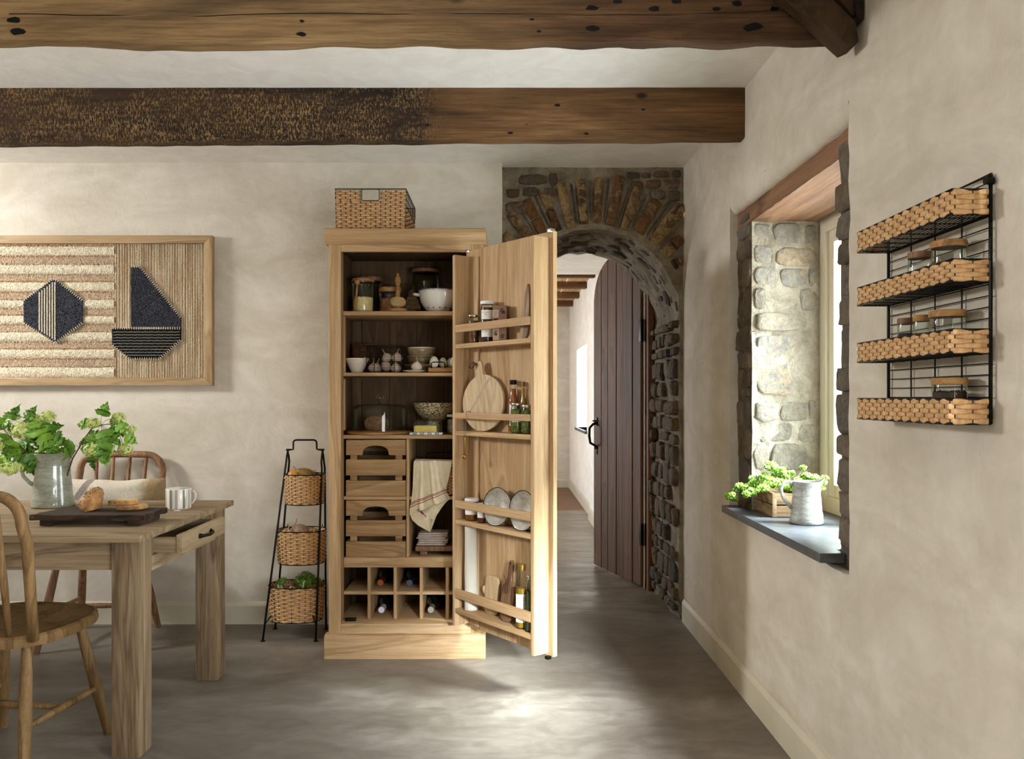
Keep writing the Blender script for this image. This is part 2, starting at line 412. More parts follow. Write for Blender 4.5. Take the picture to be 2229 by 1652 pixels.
# ------------- wall of the arch: rubble masonry
YA, YA2 = 4.475, 5.16; AX, AZ, AR = .48, 1.635, .475
wall_arch = MB()
def arch_profile(n=60, R_=AR, jit=0, seed=0):
    """from the floor on the right up over the crown and down to the floor on the left"""
    pts = []
    for i in range(14): pts.append((AX+R_, AZ*i/14))
    for i in range(n+1):
        a = PI*i/n; pts.append((AX+R_*math.cos(a), AZ+R_*math.sin(a)))
    for i in range(13, -1, -1): pts.append((AX-R_, AZ*i/14))
    if jit: pts = [(x+jit*noise.noise(Vector((x*14, z*14, seed))), z+jit*noise.noise(Vector((x*14, z*14, seed+5)))) for x, z in pts]
    return pts
def outer_for(p, x0, x1, zt):
    x, z = p
    if z < AZ-1e-6 or abs(z-AZ) < 1e-6 and abs(x-AX) > AR*.9: return (x1 if x > AX else x0, z)
    dx, dz = x-AX, z-AZ; ts = []
    if dz > 1e-6: ts.append((zt-AZ)/dz)
    if dx > 1e-6: ts.append((x1-AX)/dx)
    if dx < -1e-6: ts.append((x0-AX)/dx)
    t = min(ts); return (AX+dx*t, AZ+dz*t)
def arch_face(Y, x0, x1, zt, nr, amp, mb, jit=.012, seed=2, dr=0):
    inn = arch_profile(R_=AR-dr, jit=jit, seed=seed); base = arch_profile()
    b = len(mb.v); n = len(inn)
    for j in range(nr+1):
        t = j/nr
        for k in range(n):
            o = outer_for(base[k], x0, x1, zt); x = inn[k][0]+(o[0]-inn[k][0])*t; z = inn[k][1]+(o[1]-inn[k][1])*t
            mb.v.append((x, Y+amp*noise.noise(Vector((x*11, z*11, seed)))+amp*.5*noise.noise(Vector((x*30, z*30, seed))), z))
    for j in range(nr):
        for k in range(n-1): mb.f.append((b+j*n+k, b+j*n+k+1, b+(j+1)*n+k+1, b+(j+1)*n+k)); mb.m.append(0)
arch_face(YA, -.10, 1.12, ZC+.12, 18, .014, wall_arch)
inn = arch_profile(jit=.012, seed=2); n = len(inn); b0 = len(wall_arch.v)
for j in range(13):
    t = j/12
    for k, (x, z) in enumerate(inn):
        sx = -.02*t if x > AX+.3 else 0
        d = .016*noise.noise(Vector((x*10, z*10, t*7)))*(1 if 0 < j else 0); y0 = (.014*noise.noise(Vector((x*11, z*11, 2)))+.007*noise.noise(Vector((x*30, z*30, 2)))) if j == 0 else 0
        dx, dz = (x-AX, max(z-AZ, 0)); l = math.hypot(dx, dz) or 1
        wall_arch.v.append((x+sx+d*dx/l, YA+(YA2+.02-YA)*t+y0, z+d*dz/l))
for j in range(12):
    for k in range(n-1): wall_arch.f.append((b0+j*n+k, b0+j*n+k+1, b0+(j+1)*n+k+1, b0+(j+1)*n+k)); wall_arch.m.append(0)
arch_wall = struct(wall_arch.build('wall_arch', M_mortar, smooth=True))
mbw = MB(); arch_face(YA2+.01, -2.3, 2.0, ZC, 6, .004, mbw, .016, 9, .012)
struct(mbw.build('wall_arch_inner', M_white, smooth=True))
# stones
def stone(mb_poly, fr, h, name, mat, parent, seed=0, rnd=.5):
    """mb_poly: 2-D outline; fr(u, v, h) maps to the room; irregular dressed block of about 50 triangles"""
    rr = random.Random(seed); n = len(mb_poly)
    cu = sum(p[0] for p in mb_poly)/n; cv = sum(p[1] for p in mb_poly)/n
    mb = MB(); tl = (rr.uniform(-.3, .3), rr.uniform(-.3, .3))
    rows = [(1.02, -.015), (1.0, h*.45), (.86, h*.95), (.5, h*1.1)]
    for sc, hh in rows:
        for (u, v) in mb_poly:
            j = rr.uniform(-.18, .18)*h if hh > 0 else 0
            du, dv = (u-cu)*sc, (v-cv)*sc
            mb.v.append(tuple(fr(cu+du, cv+dv, hh+j+(tl[0]*du+tl[1]*dv)*.25)))
    for i in range(3):
        for k in range(n): mb.f.append((i*n+k, i*n+(k+1) % n, (i+1)*n+(k+1) % n, (i+1)*n+k)); mb.m.append(0)
    mb.v.append(tuple(fr(cu, cv, h*(1.1+rr.uniform(-.15, .15)))))
    for k in range(n): mb.f.append((3*n+k, 3*n+(k+1) % n, 4*n)); mb.m.append(0)
    return mb.build(name, mat, parent, smooth=(rr.random() < rnd))
def blob(u0, v0, u1, v1, rr, n=11, sq=.52):
    """rounded irregular quad outline"""
    cu, cv, ru, rv = (u0+u1)/2, (v0+v1)/2, (u1-u0)/2, (v1-v0)/2; out = []
    ph = rr.uniform(0, 1)
    for k in range(n):
        a = 2*PI*(k+ph)/n; c, s_ = math.cos(a), math.sin(a)
        e = sq
        x = math.copysign(abs(c)**e, c); y = math.copysign(abs(s_)**e, s_); j = rr.uniform(.86, 1.08)
        out.append((cu+ru*x*j, cv+rv*y*j))
    return out
def rubble(u0, v0, u1, v1, fr, mat, parent, seed, hrow=(.05, .10), wid=(.08, .2), gap=.014, h=(.008, .022), ok=None, keep=1.0, name='stone'):
    rr = random.Random(seed); v = v0; cnt = 0
    while v < v1-.02:
        rh = min(rr.uniform(*hrow), v1-v)
        u = u0-rr.uniform(0, wid[0]*.6)
        while u < u1-.02:
            ww = rr.uniform(*wid); a = max(u, u0); b = min(u+ww, u1); u += ww
            if b-a < .03: continue
            vv0 = v+gap/2+rr.uniform(-.008, .008); vv1 = v+rh-gap/2+rr.uniform(-.008, .008)
            if ok and not ok((a+b)/2, (vv0+vv1)/2, (b-a)/2, (vv1-vv0)/2): continue
            if rr.random() > keep: continue
            stone(blob(a+gap/2, vv0, b-gap/2, vv1, rr), fr, rr.uniform(*h), name, mat, parent, rr.random()); cnt += 1
        v += rh
    return cnt
frontA = lambda u, v, h: (u, YA-h, v)
rr = random.Random(3)
# voussoirs
a = math.radians(4)
while a < math.radians(176):
    wdt = rr.uniform(.062, .092)/.60; da = wdt
    am = a+da/2; L0 = AR+rr.uniform(.015, .045); L1 = L0+rr.uniform(.19, .27)
    if .0 < am < .25 or am > PI-.25: L1 = L0+.1
    # keep inside the wall strip
    lim = 9
    cx_, sx_ = math.cos(am), math.sin(am)
    if cx_ > .01: lim = min(lim, (.965-AX)/cx_)
    if cx_ < -.01: lim = min(lim, (AX-.01)/-cx_)
    if sx_ > .01: lim = min(lim, (2.425-AZ)/sx_)
    L1 = min(L1, lim)
    if L1-L0 > .05:
        parts = [(L0, L1)] if rr.random() < .55 else [(L0, L0+(L1-L0)*.5-.006), (L0+(L1-L0)*.5+.006, L1)]
        for (l0, l1) in parts:
            poly = []
            for (t, w_) in ((0, .5), (.5, .53), (1, .5)): poly.append((l0+(l1-l0)*t, -w_*(da*.74)*(1+rr.uniform(-.22, .16))))
            poly.append((l1+.006, 0))
            for (t, w_) in ((1, .5), (.5, .53), (0, .5)): poly.append((l0+(l1-l0)*t, w_*(da*.74)*(1+rr.uniform(-.12, .12))))
            poly = [(AX+l*math.cos(am+o*.6/ max(l, .1)), AZ+l*math.sin(am+o*.6/max(l, .1))) for l, o in poly]
            stone(poly, frontA, rr.uniform(.016, .03), 'stone', M_vous, arch_wall, rr.random(), .3)
        if rr.random() < .8:      # thin slate packing between two voussoirs
            ag = a+da+.012; poly = [(AX+l*math.cos(ag+o), AZ+l*math.sin(ag+o)) for l, o in ((L0, -.008), (L1*.97, -.010), (L1*.99, .006), (L0+.02, .008))]
            stone(poly, frontA, .014, 'stone', M_rub_d, arch_wall, rr.random(), 0)
    a += da*1.0+.028
def okA(u, v, du, dv):
    d = math.hypot(u-AX, v-AZ) if v > AZ else 0
    return (d > .76) or (v < AZ and u < .0)
rubble(.01, 1.66, .30, 2.43, frontA, M_rub, arch_wall, 11, ok=lambda u, v, a_, b_: math.hypot(u-AX, v-AZ) > .66, keep=.9)
rubble(.66, 1.66, .97, 2.43, frontA, M_rub, arch_wall, 12, (.05, .08), (.06, .11), ok=lambda u, v, a_, b_: math.hypot(u-AX, v-AZ) > .72, keep=.9)
# soffit of the arch: coordinates (angle * R, depth)
def sof(u, v, h):
    an = u/AR; r_ = AR-h; return (AX+r_*math.cos(an), v, AZ+r_*math.sin(an))
rubble(.02, YA+.02, PI*AR-.02, YA2-.03, sof, M_rub, arch_wall, 13, (.06, .12), (.06, .14), .03, (.004, .016), keep=.62)
jamb = lambda u, v, h: (AX+AR-.012-.02*(u-YA)/(YA2-YA)-h, u, v)
rubble(YA+.01, .02, YA2-.03, AZ-.01, jamb, M_rub, arch_wall, 14, (.06, .13), (.09, .2), .016, (.006, .024), keep=.88)
jl = lambda u, v, h: (AX-AR+h, u, v)
rubble(YA+.01, .02, YA2-.03, AZ-.01, jl, M_rub, arch_wall, 15, (.07, .14), (.1, .22), .03, (.008, .02), keep=.6)
# ------------- right wall with the deep window
HY0, HY1, HZ0, HZ1 = 2.33, 3.552, .70, 2.035
OY0, OY1, OZ0, OZ1 = 2.47, 3.36, .715, 1.922
nw = ringgrid(rect_loop(-4.0, -.01, 1.5, ZC+.01, 8), rect_loop(-1.5, .75, 1.15, 1.45, 8), 3, lambda y, z, t: (XR, y, z)); struct(nw.build('wall_right_near', M_wall))
w5 = bpy.data.objects.new('added_window_near', None); C.objects.link(w5); w5['kind'] = 'structure'  # unseen window added to let the near-right fill reach the floor
outer = rect_loop(1.5, -.01, YA+.14, ZC+.01, 36)
inner = rect_loop(HY0, HZ0, HY1, HZ1, 36, .012, 3)
inner = [((y if k else y), z) for k, (y, z) in enumerate(inner)]
wr = ringgrid(outer, inner, 14, lambda y, z, t: (XR+.004*noise.noise(Vector((y*2, z*2, 2)))*(1 if t < 1 else 0), y, z))
b = len(wr.v); n = len(inner)
for d in (0, .012, .040):
    for (y, z) in inner:
        cy, cz = 2.94, 1.37; k = d*.3/.022*.03
        wr.v.append((XR+d, y+(0 if d < .01 else 0), z))
for j in range(2):
    for i in range(n): wr.f.append((b+j*n+i, b+j*n+(i+1) % n, b+(j+1)*n+(i+1) % n, b+(j+1)*n+i)); wr.m.append(0)
wall_right = struct(wr.build('wall_right', M_wall, smooth='auto'))
M_mortar_d = mortar_mat('strip_mortar', '#5f5547', '#7c6f5e', '#91836f')
# stone core behind the plaster, and its reveals
XS = XR+.036
core_in = rect_loop(OY0, OZ0, OY1, OZ1, 14, .010, 6); core_out = rect_loop(HY0-.1, HZ0-.1, HY1+.1, HZ1+.1, 14)
cr = ringgrid(core_out, core_in, 6, lambda y, z, t: (XS+(.006*noise.noise(Vector((y*12, z*12, 2))) if t < 1 else 0), y, z)); cr.m = [1]*len(cr.f)
b = len(cr.v); n = len(core_in)
for j in range(11):
    t = j/10
    for (y, z) in core_in:
        a = .010*noise.noise(Vector((y*9+t*6, z*9, t*5))) if 0 < j < 10 else 0
        oy = a if abs(y-OY1) < .02 or abs(y-OY0) < .02 else 0
        cr.v.append((XS+(1.38-XS)*t, y+oy, z))
for j in range(10):
    for i in range(n): cr.f.append((b+j*n+i, b+j*n+(i+1) % n, b+(j+1)*n+(i+1) % n, b+(j+1)*n+i)); cr.m.append(0)
core = cr.build('rubble_core', [M_mortar_l, M_mortar_d], wall_right, smooth=True)
ow = ringgrid(rect_loop(1.5, -.1, YA+.9, 2.7, 10), rect_loop(OY0, OZ0, OY1, OZ1, 10), 3, lambda y, z, t: (1.38, y, z))
ow.build('outer_face', M_mortar, wall_right)
faceR = lambda u, v, h: (XS-h, u, v)
rubble(OY1+.004, .76, HY1-.012, HZ1-.07, faceR, M_rub_d, wall_right, 21, (.05, .13), (.10, .22), .003, (.003, .016))
# near strip: blocks proud and jagged toward the opening
rr = random.Random(31); z = HZ0-.0
while z < 1.93:
    hh = rr.uniform(.06, .13); z1 = min(z+hh, 1.96); y1 = OY0+rr.uniform(-.004, .03)
    stone(blob(HY0+.002, z+.0005, y1, z1-.0005, rr, 14, .38), faceR, rr.uniform(.006, .016), 'stone', M_rub_d, wall_right, rr.random(), .4)
    z = z1
revF = lambda u, v, h: (u, OY1-h, v)
rubble(XS+.005, .75, 1.275, 1.91, revF, M_rub_l, wall_right, 22, (.05, .15), (.08, .24), .008, (.002, .010), keep=.9)
# timber lintel and plaster roll above it
M_lint = wood('lintel_wood', '#b08663', '#8c6850', '#5c4434', 'y', 4, .7, 1.0, .5)
lt = MB(); lt.grid(40, 1, lambda u, v: (XS-.004+.004*noise.noise(Vector((u*20, v, 0))), HY0+.004+(HY1-HY0-.008)*u, 1.914+.073*v+.003*noise.noise(Vector((u*16, 5, 0)))))
lt.grid(40, 10, lambda u, v: (XS-.004+.27*v, HY0+.004+(HY1-HY0-.008)*u, 1.914+.004*noise.noise(Vector((u*16, v*6, 0)))+(.003*noise.noise(Vector((u*16, 5, 0))) if v == 0 else 0)))
lt.build('lintel', M_lint, wall_right, smooth='auto')
rl = MB(); rl.grid(50, 8, lambda u, v: (XR-.002+.036*(1-math.cos(v*PI/2)), HY0+(HY1-HY0)*u, 2.04-.056*math.sin(v*PI/2)+.004*noise.noise(Vector((u*12, v, 0)))))
rl.build('plaster_roll', M_wall, wall_right, smooth=True)
# window_1
w1 = bpy.data.objects.new('window_1', None); C.objects.link(w1); w1['kind'] = 'structure'
XW = 1.285
def wframe(y0, z0, y1, z1, wd, x0, x1, nm, parent, mat=M_cream):
    mb = MB(); mb.box((x0, y0, z0), (x1, y0+wd, z1)); mb.box((x0, y1-wd, z0), (x1, y1, z1)); mb.box((x0, y0+wd, z0), (x1, y1-wd, z0+wd)); mb.box((x0, y0+wd, z1-wd), (x1, y1-wd, z1))
    return mb.build(nm, mat, parent, bevel=.004)
wframe(-1.5, .75, 1.15, 1.45, .03, XR+.02, XR+.08, 'window_frame', w5)
wframe(OY0-.01, .745, OY1-.002, OZ1, .062, XW, XW+.09, 'window_frame', w1)
wframe(OY0+.054, .807, 2.915, OZ1-.062, .05, XW+.012, XW+.06, 'casement', w1)
wframe(2.915, .807, OY1-.066, OZ1-.062, .05, XW+.012, XW+.06, 'casement', w1)
MB().box((XW+.03, OY0+.1, .85), (XW+.036, 2.87, OZ1-.11)).build('pane', M_pane, w1)
MB().box((XW+.03, 2.96, .85), (XW+.036, OY1-.11, OZ1-.11)).build('pane', M_pane, w1)
ss = MB(); ss.box((.925, 2.415, .716), (XW+.02, 3.50, .745))
# rear corners are cut round the jambs
sill = MB(); sill.prism([(.925, 2.415), (XS-.012, 2.415), (XS-.012, OY0+.006), (XW+.02, OY0+.006), (XW+.02, OY1-.012), (XS-.012, OY1-.012), (XS-.012, 3.50), (.925, 3.50)], .716, .745, 'xy')
sill.build('sill', M_slate, w1, bevel=.003)
# side + rear walls (outside the picture, they close the room)
lw = ringgrid(rect_loop(-2.6, -.01, YB+.2, ZC+.02, 8), rect_loop(2.85, 1.85, 3.75, 2.38, 8), 3, lambda y, z, t: (-4.0, y, z)); struct(lw.build('wall_left', M_wall))
w2 = bpy.data.objects.new('added_window_left', None); C.objects.link(w2); w2['kind'] = 'structure'  # unseen window added for the left key to shine through
wframe(2.85, 1.85, 3.75, 2.38, .04, -4.06, -4.0, 'window_frame', w2)
rw = MB(); rw.grid(4, 4, lambda u, v: (-4.3+5.3*u, -2.4, ZC*v)); struct(rw.build('wall_rear', M_wall))
# skirtings
def skirt(name, p0, p1, nrm, h=.118, t=.016):
    """p0, p1 floor points; nrm into the room"""
    p0, p1, nrm = Vector(p0), Vector(p1), Vector(nrm)
    prof = [(0, 0), (t, 0), (t, h-.022), (t*.72, h-.012), (t*.45, h-.003), (0, h)]
    mb = MB(); n = len(prof)
    for p in (p0, p1):
        for a, z in prof: mb.v.append(tuple(p+nrm*a+Vector((0, 0, z))))
    mb.f = [(i, i+n, (i+1) % n+n, (i+1) % n) for i in range(n)]+[tuple(range(n)), tuple(range(2*n-1, n-1, -1))]; mb.m = [0]*len(mb.f)
    return struct(mb.build(name, M_skirt))
skirt('baseboard_back', (-4.0, YB, 0), (-.005, YB, 0), (0, -1, 0))
skirt('baseboard_right', (XR, YA-.05, 0), (XR, -2.4, 0), (-1, 0, 0), .125, .018)
# ------------- ceiling beams
def beam(x0, x1, y0, y1, z0, z1, mat, label, seed, tilt=0, wav=.004):
    mb = MB(); nx = 140
    prof = [(y0, z1), (y0-.001, z0+.5*(z1-z0)), (y0, z0+.007), (y0+.006, z0), (y1-.006, z0), (y1, z0+.007), (y1, z1)]
    for i in range(nx+1):
        x = x0+(x1-x0)*i/nx
        for k, (y, z) in enumerate(prof):
            low = 1 if z < z0+.02 else 0
            dy = wav*.6*noise.noise(Vector((x*5, k*.3, seed))); dz = low*(wav*noise.noise(Vector((x*2.3, seed, k*.1)))+wav*.9*noise.noise(Vector((x*9, seed, k*.4))))+tilt*(x-x1)
            mb.v.append((x, y+dy, z+dz))
    n = len(prof)
    for i in range(nx):
        for k in range(n-1): mb.f.append((i*n+k, i*n+k+1, (i+1)*n+k+1, (i+1)*n+k)); mb.m.append(0)
        mb.f.append((i*n+n-1, i*n, (i+1)*n, (i+1)*n+n-1)); mb.m.append(0)
    mb.f += [tuple(range(n)), tuple(nx*n+k for k in range(n))]; mb.m += [0, 0]
    return tag(mb.build('ceiling_beam', mat, smooth='auto'), label, 'beam', kind='thing')
def beam_mat(name, left, right, xs, wd, saw):
    """old timber: one finish to the left of xs, another to the right of it"""
    m, nt, bs = newmat(name)
    tcn = N_(nt, 'ShaderNodeTexCoord'); sx = N_(nt, 'ShaderNodeSeparateXYZ'); nt.links.new(tcn.outputs['Object'], sx.inputs[0])
    v = coords(nt, (.12, 1, 1), 0); vf = coords(nt, (.03, 1, 1), 0); vo = coords(nt, (1, 1, 1), 0)
    big = noise_(nt, v, 7, 6, .65, .5); fine = noise_(nt, vf, 120, 4, .7); bl = noise_(nt, coords(nt, (.5, 1, 1), 0), 4.5, 6, .75, .5)
    ringn = noise_(nt, v, 3, 3, .5, .3)
    mu = N_(nt, 'ShaderNodeMath', operation='MULTIPLY'); mu.inputs[1].default_value = 60; nt.links.new(ringn, mu.inputs[0])
    sn = N_(nt, 'ShaderNodeMath', operation='SINE'); nt.links.new(mu.outputs[0], sn.inputs[0])
    L = ramp(nt, big, [(.3, left[2]), (.5, left[1]), (.68, left[0])]); Rr = ramp(nt, big, [(.3, right[2]), (.5, right[1]), (.68, right[0])])
    if saw:
        sv = noise_(nt, coords(nt, (1, 1, .35), 0), 170, 5, .75); worn = ramp(nt, bl, [(.42, (0, 0, 0, 1)), (.55, (1, 1, 1, 1))])
        smk = ramp(nt, sv, [(.50, (0, 0, 0, 1)), (.57, (1, 1, 1, 1))]); wm = mixc(nt, 1.0, worn, smk, 'MULTIPLY'); L = mixc(nt, wm, L, '#a08254')
    mr = N_(nt, 'ShaderNodeMapRange'); mr.inputs['From Min'].default_value = xs-wd; mr.inputs['From Max'].default_value = xs+wd
    nx = N_(nt, 'ShaderNodeMath', operation='MULTIPLY_ADD'); nx.inputs[1].default_value = .35; nt.links.new(bl, nx.inputs[0]); nt.links.new(sx.outputs[0], nx.inputs[2]); nt.links.new(nx.outputs[0], mr.inputs['Value'])
    c = mixc(nt, mr.outputs[0], L, Rr)
    c = mixc(nt, .28, c, ramp(nt, sn.outputs[0], [(.2, (1, 1, 1, 1)), (.9, (.4, .33, .27, 1))]), 'MULTIPLY')
    c = mixc(nt, .6, c, ramp(nt, fine, [(.36, (.4, .34, .28, 1)), (.58, (1, 1, 1, 1))]), 'MULTIPLY')
    st = N_(nt, 'ShaderNodeTexVoronoi', Scale=5.5); nt.links.new(coords(nt, (.55, 1, 1), 0), st.inputs['Vector'])
    c = mixc(nt, ramp(nt, st.outputs['Distance'], [(.035, (.9, .9, .9, 1)), (.10, (0, 0, 0, 1))]), c, '#15100b')
    nt.links.new(c, bs.inputs['Base Color']); bs.inputs['Roughness'].default_value = .75; bs.inputs['Specular IOR Level'].default_value = .25
    b = bump(nt, bs, fine, .8, .006); bump(nt, bs, big, .5, .02, b); return m
M_b1 = beam_mat('near_beam_timber', ('#a98c64', '#8e724c', '#604c34'), ('#785a3c', '#563d28', '#30221a'), .12, .35, False)
M_b2 = beam_mat('far_beam_timber', ('#4a3624', '#30231a', '#1c140f'), ('#8f6c46', '#6e5032', '#40301f'), -.12, .06, True)
b1 = beam(-4.0, XR-.002, 2.318, 2.372, 2.196, ZC+.02, M_b1, 'long timber ceiling beam at the very top of the picture, nearest the camera', 1, .0, .009)
b2 = beam(-4.0, XR-.002, 3.325, 3.395, 2.244, ZC+.02, M_b2, 'second timber ceiling beam, blackened towards one end, in front of the cupboard wall', 2, .006, .005)
# nail holes, knots and splits in the beams
def nailholes(o, Y, spots):
    for px, py, r in spots:
        p = P(px, py, Y); mb = MB(); n = 9; rr = random.Random(px)
        out = [(p.x+r*1.6*math.cos(2*PI*k/n)*rr.uniform(.7, 1.2), Y-.0022-.0, p.z+r*.7*math.sin(2*PI*k/n)*rr.uniform(.7, 1.2)) for k in range(n)]
        mb.add(out+[(x, Y+.02, z) for x, y, z in out], [tuple(range(n))]+[(i, i+n, (i+1) % n+n, (i+1) % n) for i in range(n)])
        mb.build('nail_hole', M_black, o)
nailholes(b1, 2.318, [(32, 44, .012), (38, 68, .014), (400, 46, .006), (387, 64, .004), (344, 69, .006), (656, 74, .008), (657, 46, .004), (968, 57, .004), (971, 77, .005), (1158, 43, .005), (1290, 62, .012), (1288, 18, .012), (1345, 4, .010), (1173, 69, .005), (1424, 20, .011), (1558, 20, .008), (1605, 8, .010), (1640, 59, .016), (1686, 20, .010), (1735, 33, .014), (1775, 60, .018), (1474, 4, .010)])
nailholes(b2, 3.325, [(1213, 229, .008), (1111, 290, .008), (1146, 271, .003), (1400, 239, .006), (745, 296, .007), (473, 297, .005), (1277, 291, .005), (930, 272, .006)])
ck = MB()
for Y, pts in ((2.3165, [(20, 30), (160, 33), (420, 36), (640, 29), (840, 31), (1100, 30), (1280, 33), (1450, 33), (1620, 27), (1740, 22)]),):
    for i in range(len(pts)-1):
        a, b_ = P(*pts[i], Y), P(*pts[i+1], Y); ck.tube([a, (a+b_)/2+Vector((0, 0, .0015)), b_], .0012, 4)
ck.build('split', M_black, b1)
# corner brace and end post against the right wall
M_brace = wood('brace_wood', '#6e5436', '#4c3824', '#2c2014', 'z', 4, .8, 1, .8, dirt='#241a10')
br = thing('corner_brace', 'dark diagonal timber brace meeting the near beam at the right wall', 'brace', (.90, 2.27, 2.2))
M_ = Matrix.Rotation(math.radians(-49), 4, 'Y')
mb = MB(); a0, a1 = P(1862, 99, 2.25), P(1700, -48, 2.25)
dv = (a1-a0).normalized(); nv = Vector((dv.z, 0, -dv.x)); 
poly = [a0-nv*.0, a0+nv*.035+dv*.045, a1+nv*.04, a1-nv*.028, a0-nv*.028+dv*.012]
mb.prism([(p.x-.90, p.z-2.2) for p in poly], -.045, .035, 'xz'); mb.build('diagonal_timber', M_brace, br, bevel=.004)
mb = MB(); mb.prism([(XR-.90-.002, .02), (XR-.90-.002, .26), (-.115, .26), (XR-.90-.03, .045)], -.02, .0395, 'xz'); mb.build('end_board', M_brace, br, bevel=.003)
mb = MB(); rr = random.Random(4)
poly = [(.072+rr.uniform(-.004, .001), .035+.02*i) for i in range(11)]
mb.prism([(.0735, .02)]+[(.055+rr.uniform(-.003, .003), .03+.02*i) for i in range(11)]+[(.0735, .24)], -.04, .03, 'xz'); mb.build('batten', M_darkwood, br)
# ============================================================ the room beyond the arch
fr_ = MB(); FX = .884
fw = ringgrid(rect_loop(YA2+.01, -.01, 10.98, 2.45, 10), rect_loop(8.72, .845, 9.90, 1.765, 10), 3, lambda y, z, t: (FX, y, z))
b = len(fw.v); hl = rect_loop(8.72, .845, 9.90, 1.765, 10)
for d in (0, .33):
    for y, z in hl: fw.v.append((FX+d, y, z))
for i in range(40): fw.f.append((b+i, b+(i+1) % 40, b+40+(i+1) % 40, b+40+i)); fw.m.append(0)
# the jog where the first stretch of wall stands a little proud
struct(fw.build('wall_far_right', M_white, smooth='auto'))
jg = MB(); jg.box((FX-.035, 5.9, 0), (FX+.01, 8.1, 2.27)); struct(jg.build('wall_far_right_pier', M_white))
bwk = MB(); bwk.grid(1, 1, lambda u, v: (-2.2+3.2*u, 10.97, 2.45*v)); struct(bwk.build('wall_far_back', M_wall))
lk = ringgrid(rect_loop(YA2, -.01, 10.98, 2.45, 8), rect_loop(7.2, .8, 8.5, 1.8, 8), 2, lambda y, z, t: (-2.15, y, z)); struct(lk.build('wall_far_left', M_white))  # its unseen opening is added to let more sky light into this room
ce = MB(); ce.box((-2.2, YA2-.02, 2.285), (.9, 7.3, 2.45)); struct(ce.build('ceiling_far_plaster', M_white))
cb = thing('far_room_ceiling_boards', 'pale boarded ceiling of the far room above its brown joists', 'ceiling', (0, 9, 2.42))
M_cboard = wood('ceiling_board_wood', '#dcc096', '#c29f70', '#9c7c50', 'y', 5, .7, 1.1)
M_joist = wood('joist_wood', '#8a6038', '#66442a', '#442c1a', 'x', 5, .7, 1.1)
for i in range(13): MB().box((-2.15+i*.235, -1.7, 0), (-2.15+i*.235+.229, 1.98, .02)).build('plank', M_cboard, cb, bevel=.002)
proto = None
for i, yy in enumerate((7.95, 8.75, 9.6, 10.45)):
    if proto is None: j = proto = MB().box((-1.5, -.05, 0), (1.53, .05, .068)).build('far_room_joist', M_joist, bevel=.006, loc=(-.65, yy, 2.3512))
    else: j = proto.copy(); C.objects.link(j); j.location = (-.65, yy, 2.3512)
    tag(j, ('%s brown joist under the far room ceiling, counted from the arch' % ('first', 'second', 'third', 'fourth')[i]), 'joist', 'joists of the far room')
skirt('baseboard_far_back', (-2.15, 10.97, 0), (FX, 10.97, 0), (0, -1, 0), .12)
skirt('baseboard_far_right', (FX, 10.97, 0), (FX, 8.1, 0), (-1, 0, 0), .12)
skirt('baseboard_far_pier', (FX-.035, 8.1, 0), (FX-.035, 5.9, 0), (-1, 0, 0), .12)
w4 = bpy.data.objects.new('window_4', None); C.objects.link(w4); w4['kind'] = 'structure'
wframe(8.72, .86, 9.90, 1.765, .05, FX+.22, FX+.28, 'window_frame', w4)
MB().box((FX+.245, 8.77, .91), (FX+.25, 9.85, 1.71)).build('pane', M_pane, w4)
MB().box((FX-.025, 8.68, .815), (FX+.30, 9.94, .845)).build('sill', M_slate, w4, bevel=.002)
# door_1: boarded, with an arched head, standing open into the far room
d1 = bpy.data.objects.new('door_1', None); C.objects.link(d1); d1['kind'] = 'structure'; d1['label'] = 'dark boarded door with an arched head, open beyond the stone arch'
hx, hy = .892, 5.205; ex, ey = .672, 5.90
d1.location = (hx, hy, 0); dl = math.hypot(ex-hx, ey-hy); d1.rotation_euler.z = math.atan2(ey-hy, ex-hx)
def dtop(u):            # height of the door head along its width, from the hinge
    t = (u/dl-.5)/.5
    return 1.86+.30*math.sqrt(max(0, 1-abs(t)**2.3))
nb = 6; bw = dl/nb; gy = .0
rr = random.Random(8)
xs = [0, .14, .265, .375, .50, .635, dl]; xs = [0]+[dl*(i/nb)+rr.uniform(-.012, .012) for i in range(1, nb)]+[dl]
for i in range(nb):
    u0, u1 = xs[i]+.0015, xs[i+1]-.0015
    n = 8; poly = [(u0, .012), (u1, .012)]+[(u1+(u0-u1)*k/n, dtop(u1+(u0-u1)*k/n)) for k in range(n+1)]
    off = rr.uniform(-.002, .003)
    MB().prism(poly, off, .028+off, 'xz').build('plank', M_door, d1, bevel=.004, seg=1)
# reveal strip battens on the far side, hinge straps, handle on the side we see (local +y faces the camera side)
for zz in (.35, 1.05, 1.72): MB().box((.03, -.03, zz), (dl-.03, -.003, zz+.12)).build('batten', M_door, d1, bevel=.003)
hd = MB()
for s_ in (1, -1):
    yy = .028
    pts = [(dl-.055, yy+.004, 1.02), (dl-.055, yy+.03, 1.01), (dl-.055, yy+.055, .985), (dl-.055, yy+.058, .93), (dl-.055, yy+.05, .88), (dl-.055, yy+.012, .86), (dl-.055, yy+.003, .84)]
hd.tube(pts, [.012, .009, .009, .010, .009, .009, .013], 8)
hd.box((dl-.07, .028, 1.0), (dl-.04, .035, 1.06)); hd.box((dl-.068, .028, .80), (dl-.042, .034, .86)); hd.tube([(dl-.03, .03, 1.035), (dl-.075, .065, 1.035)], .005, 6)
hd.build('handle', M_black, d1, smooth='auto')
for zz in (.27, 1.55): MB().box((-.012, .0, zz), (.018, .034, zz+.14)).build('hinge', M_black, d1, bevel=.002)
struct(MB().box((.887, 5.237, 0), (1.02, 5.262, 2.0)).build('gap_board', M_darkwood, bevel=.003))  # dark board added behind the hinge gap to hide the bright slit
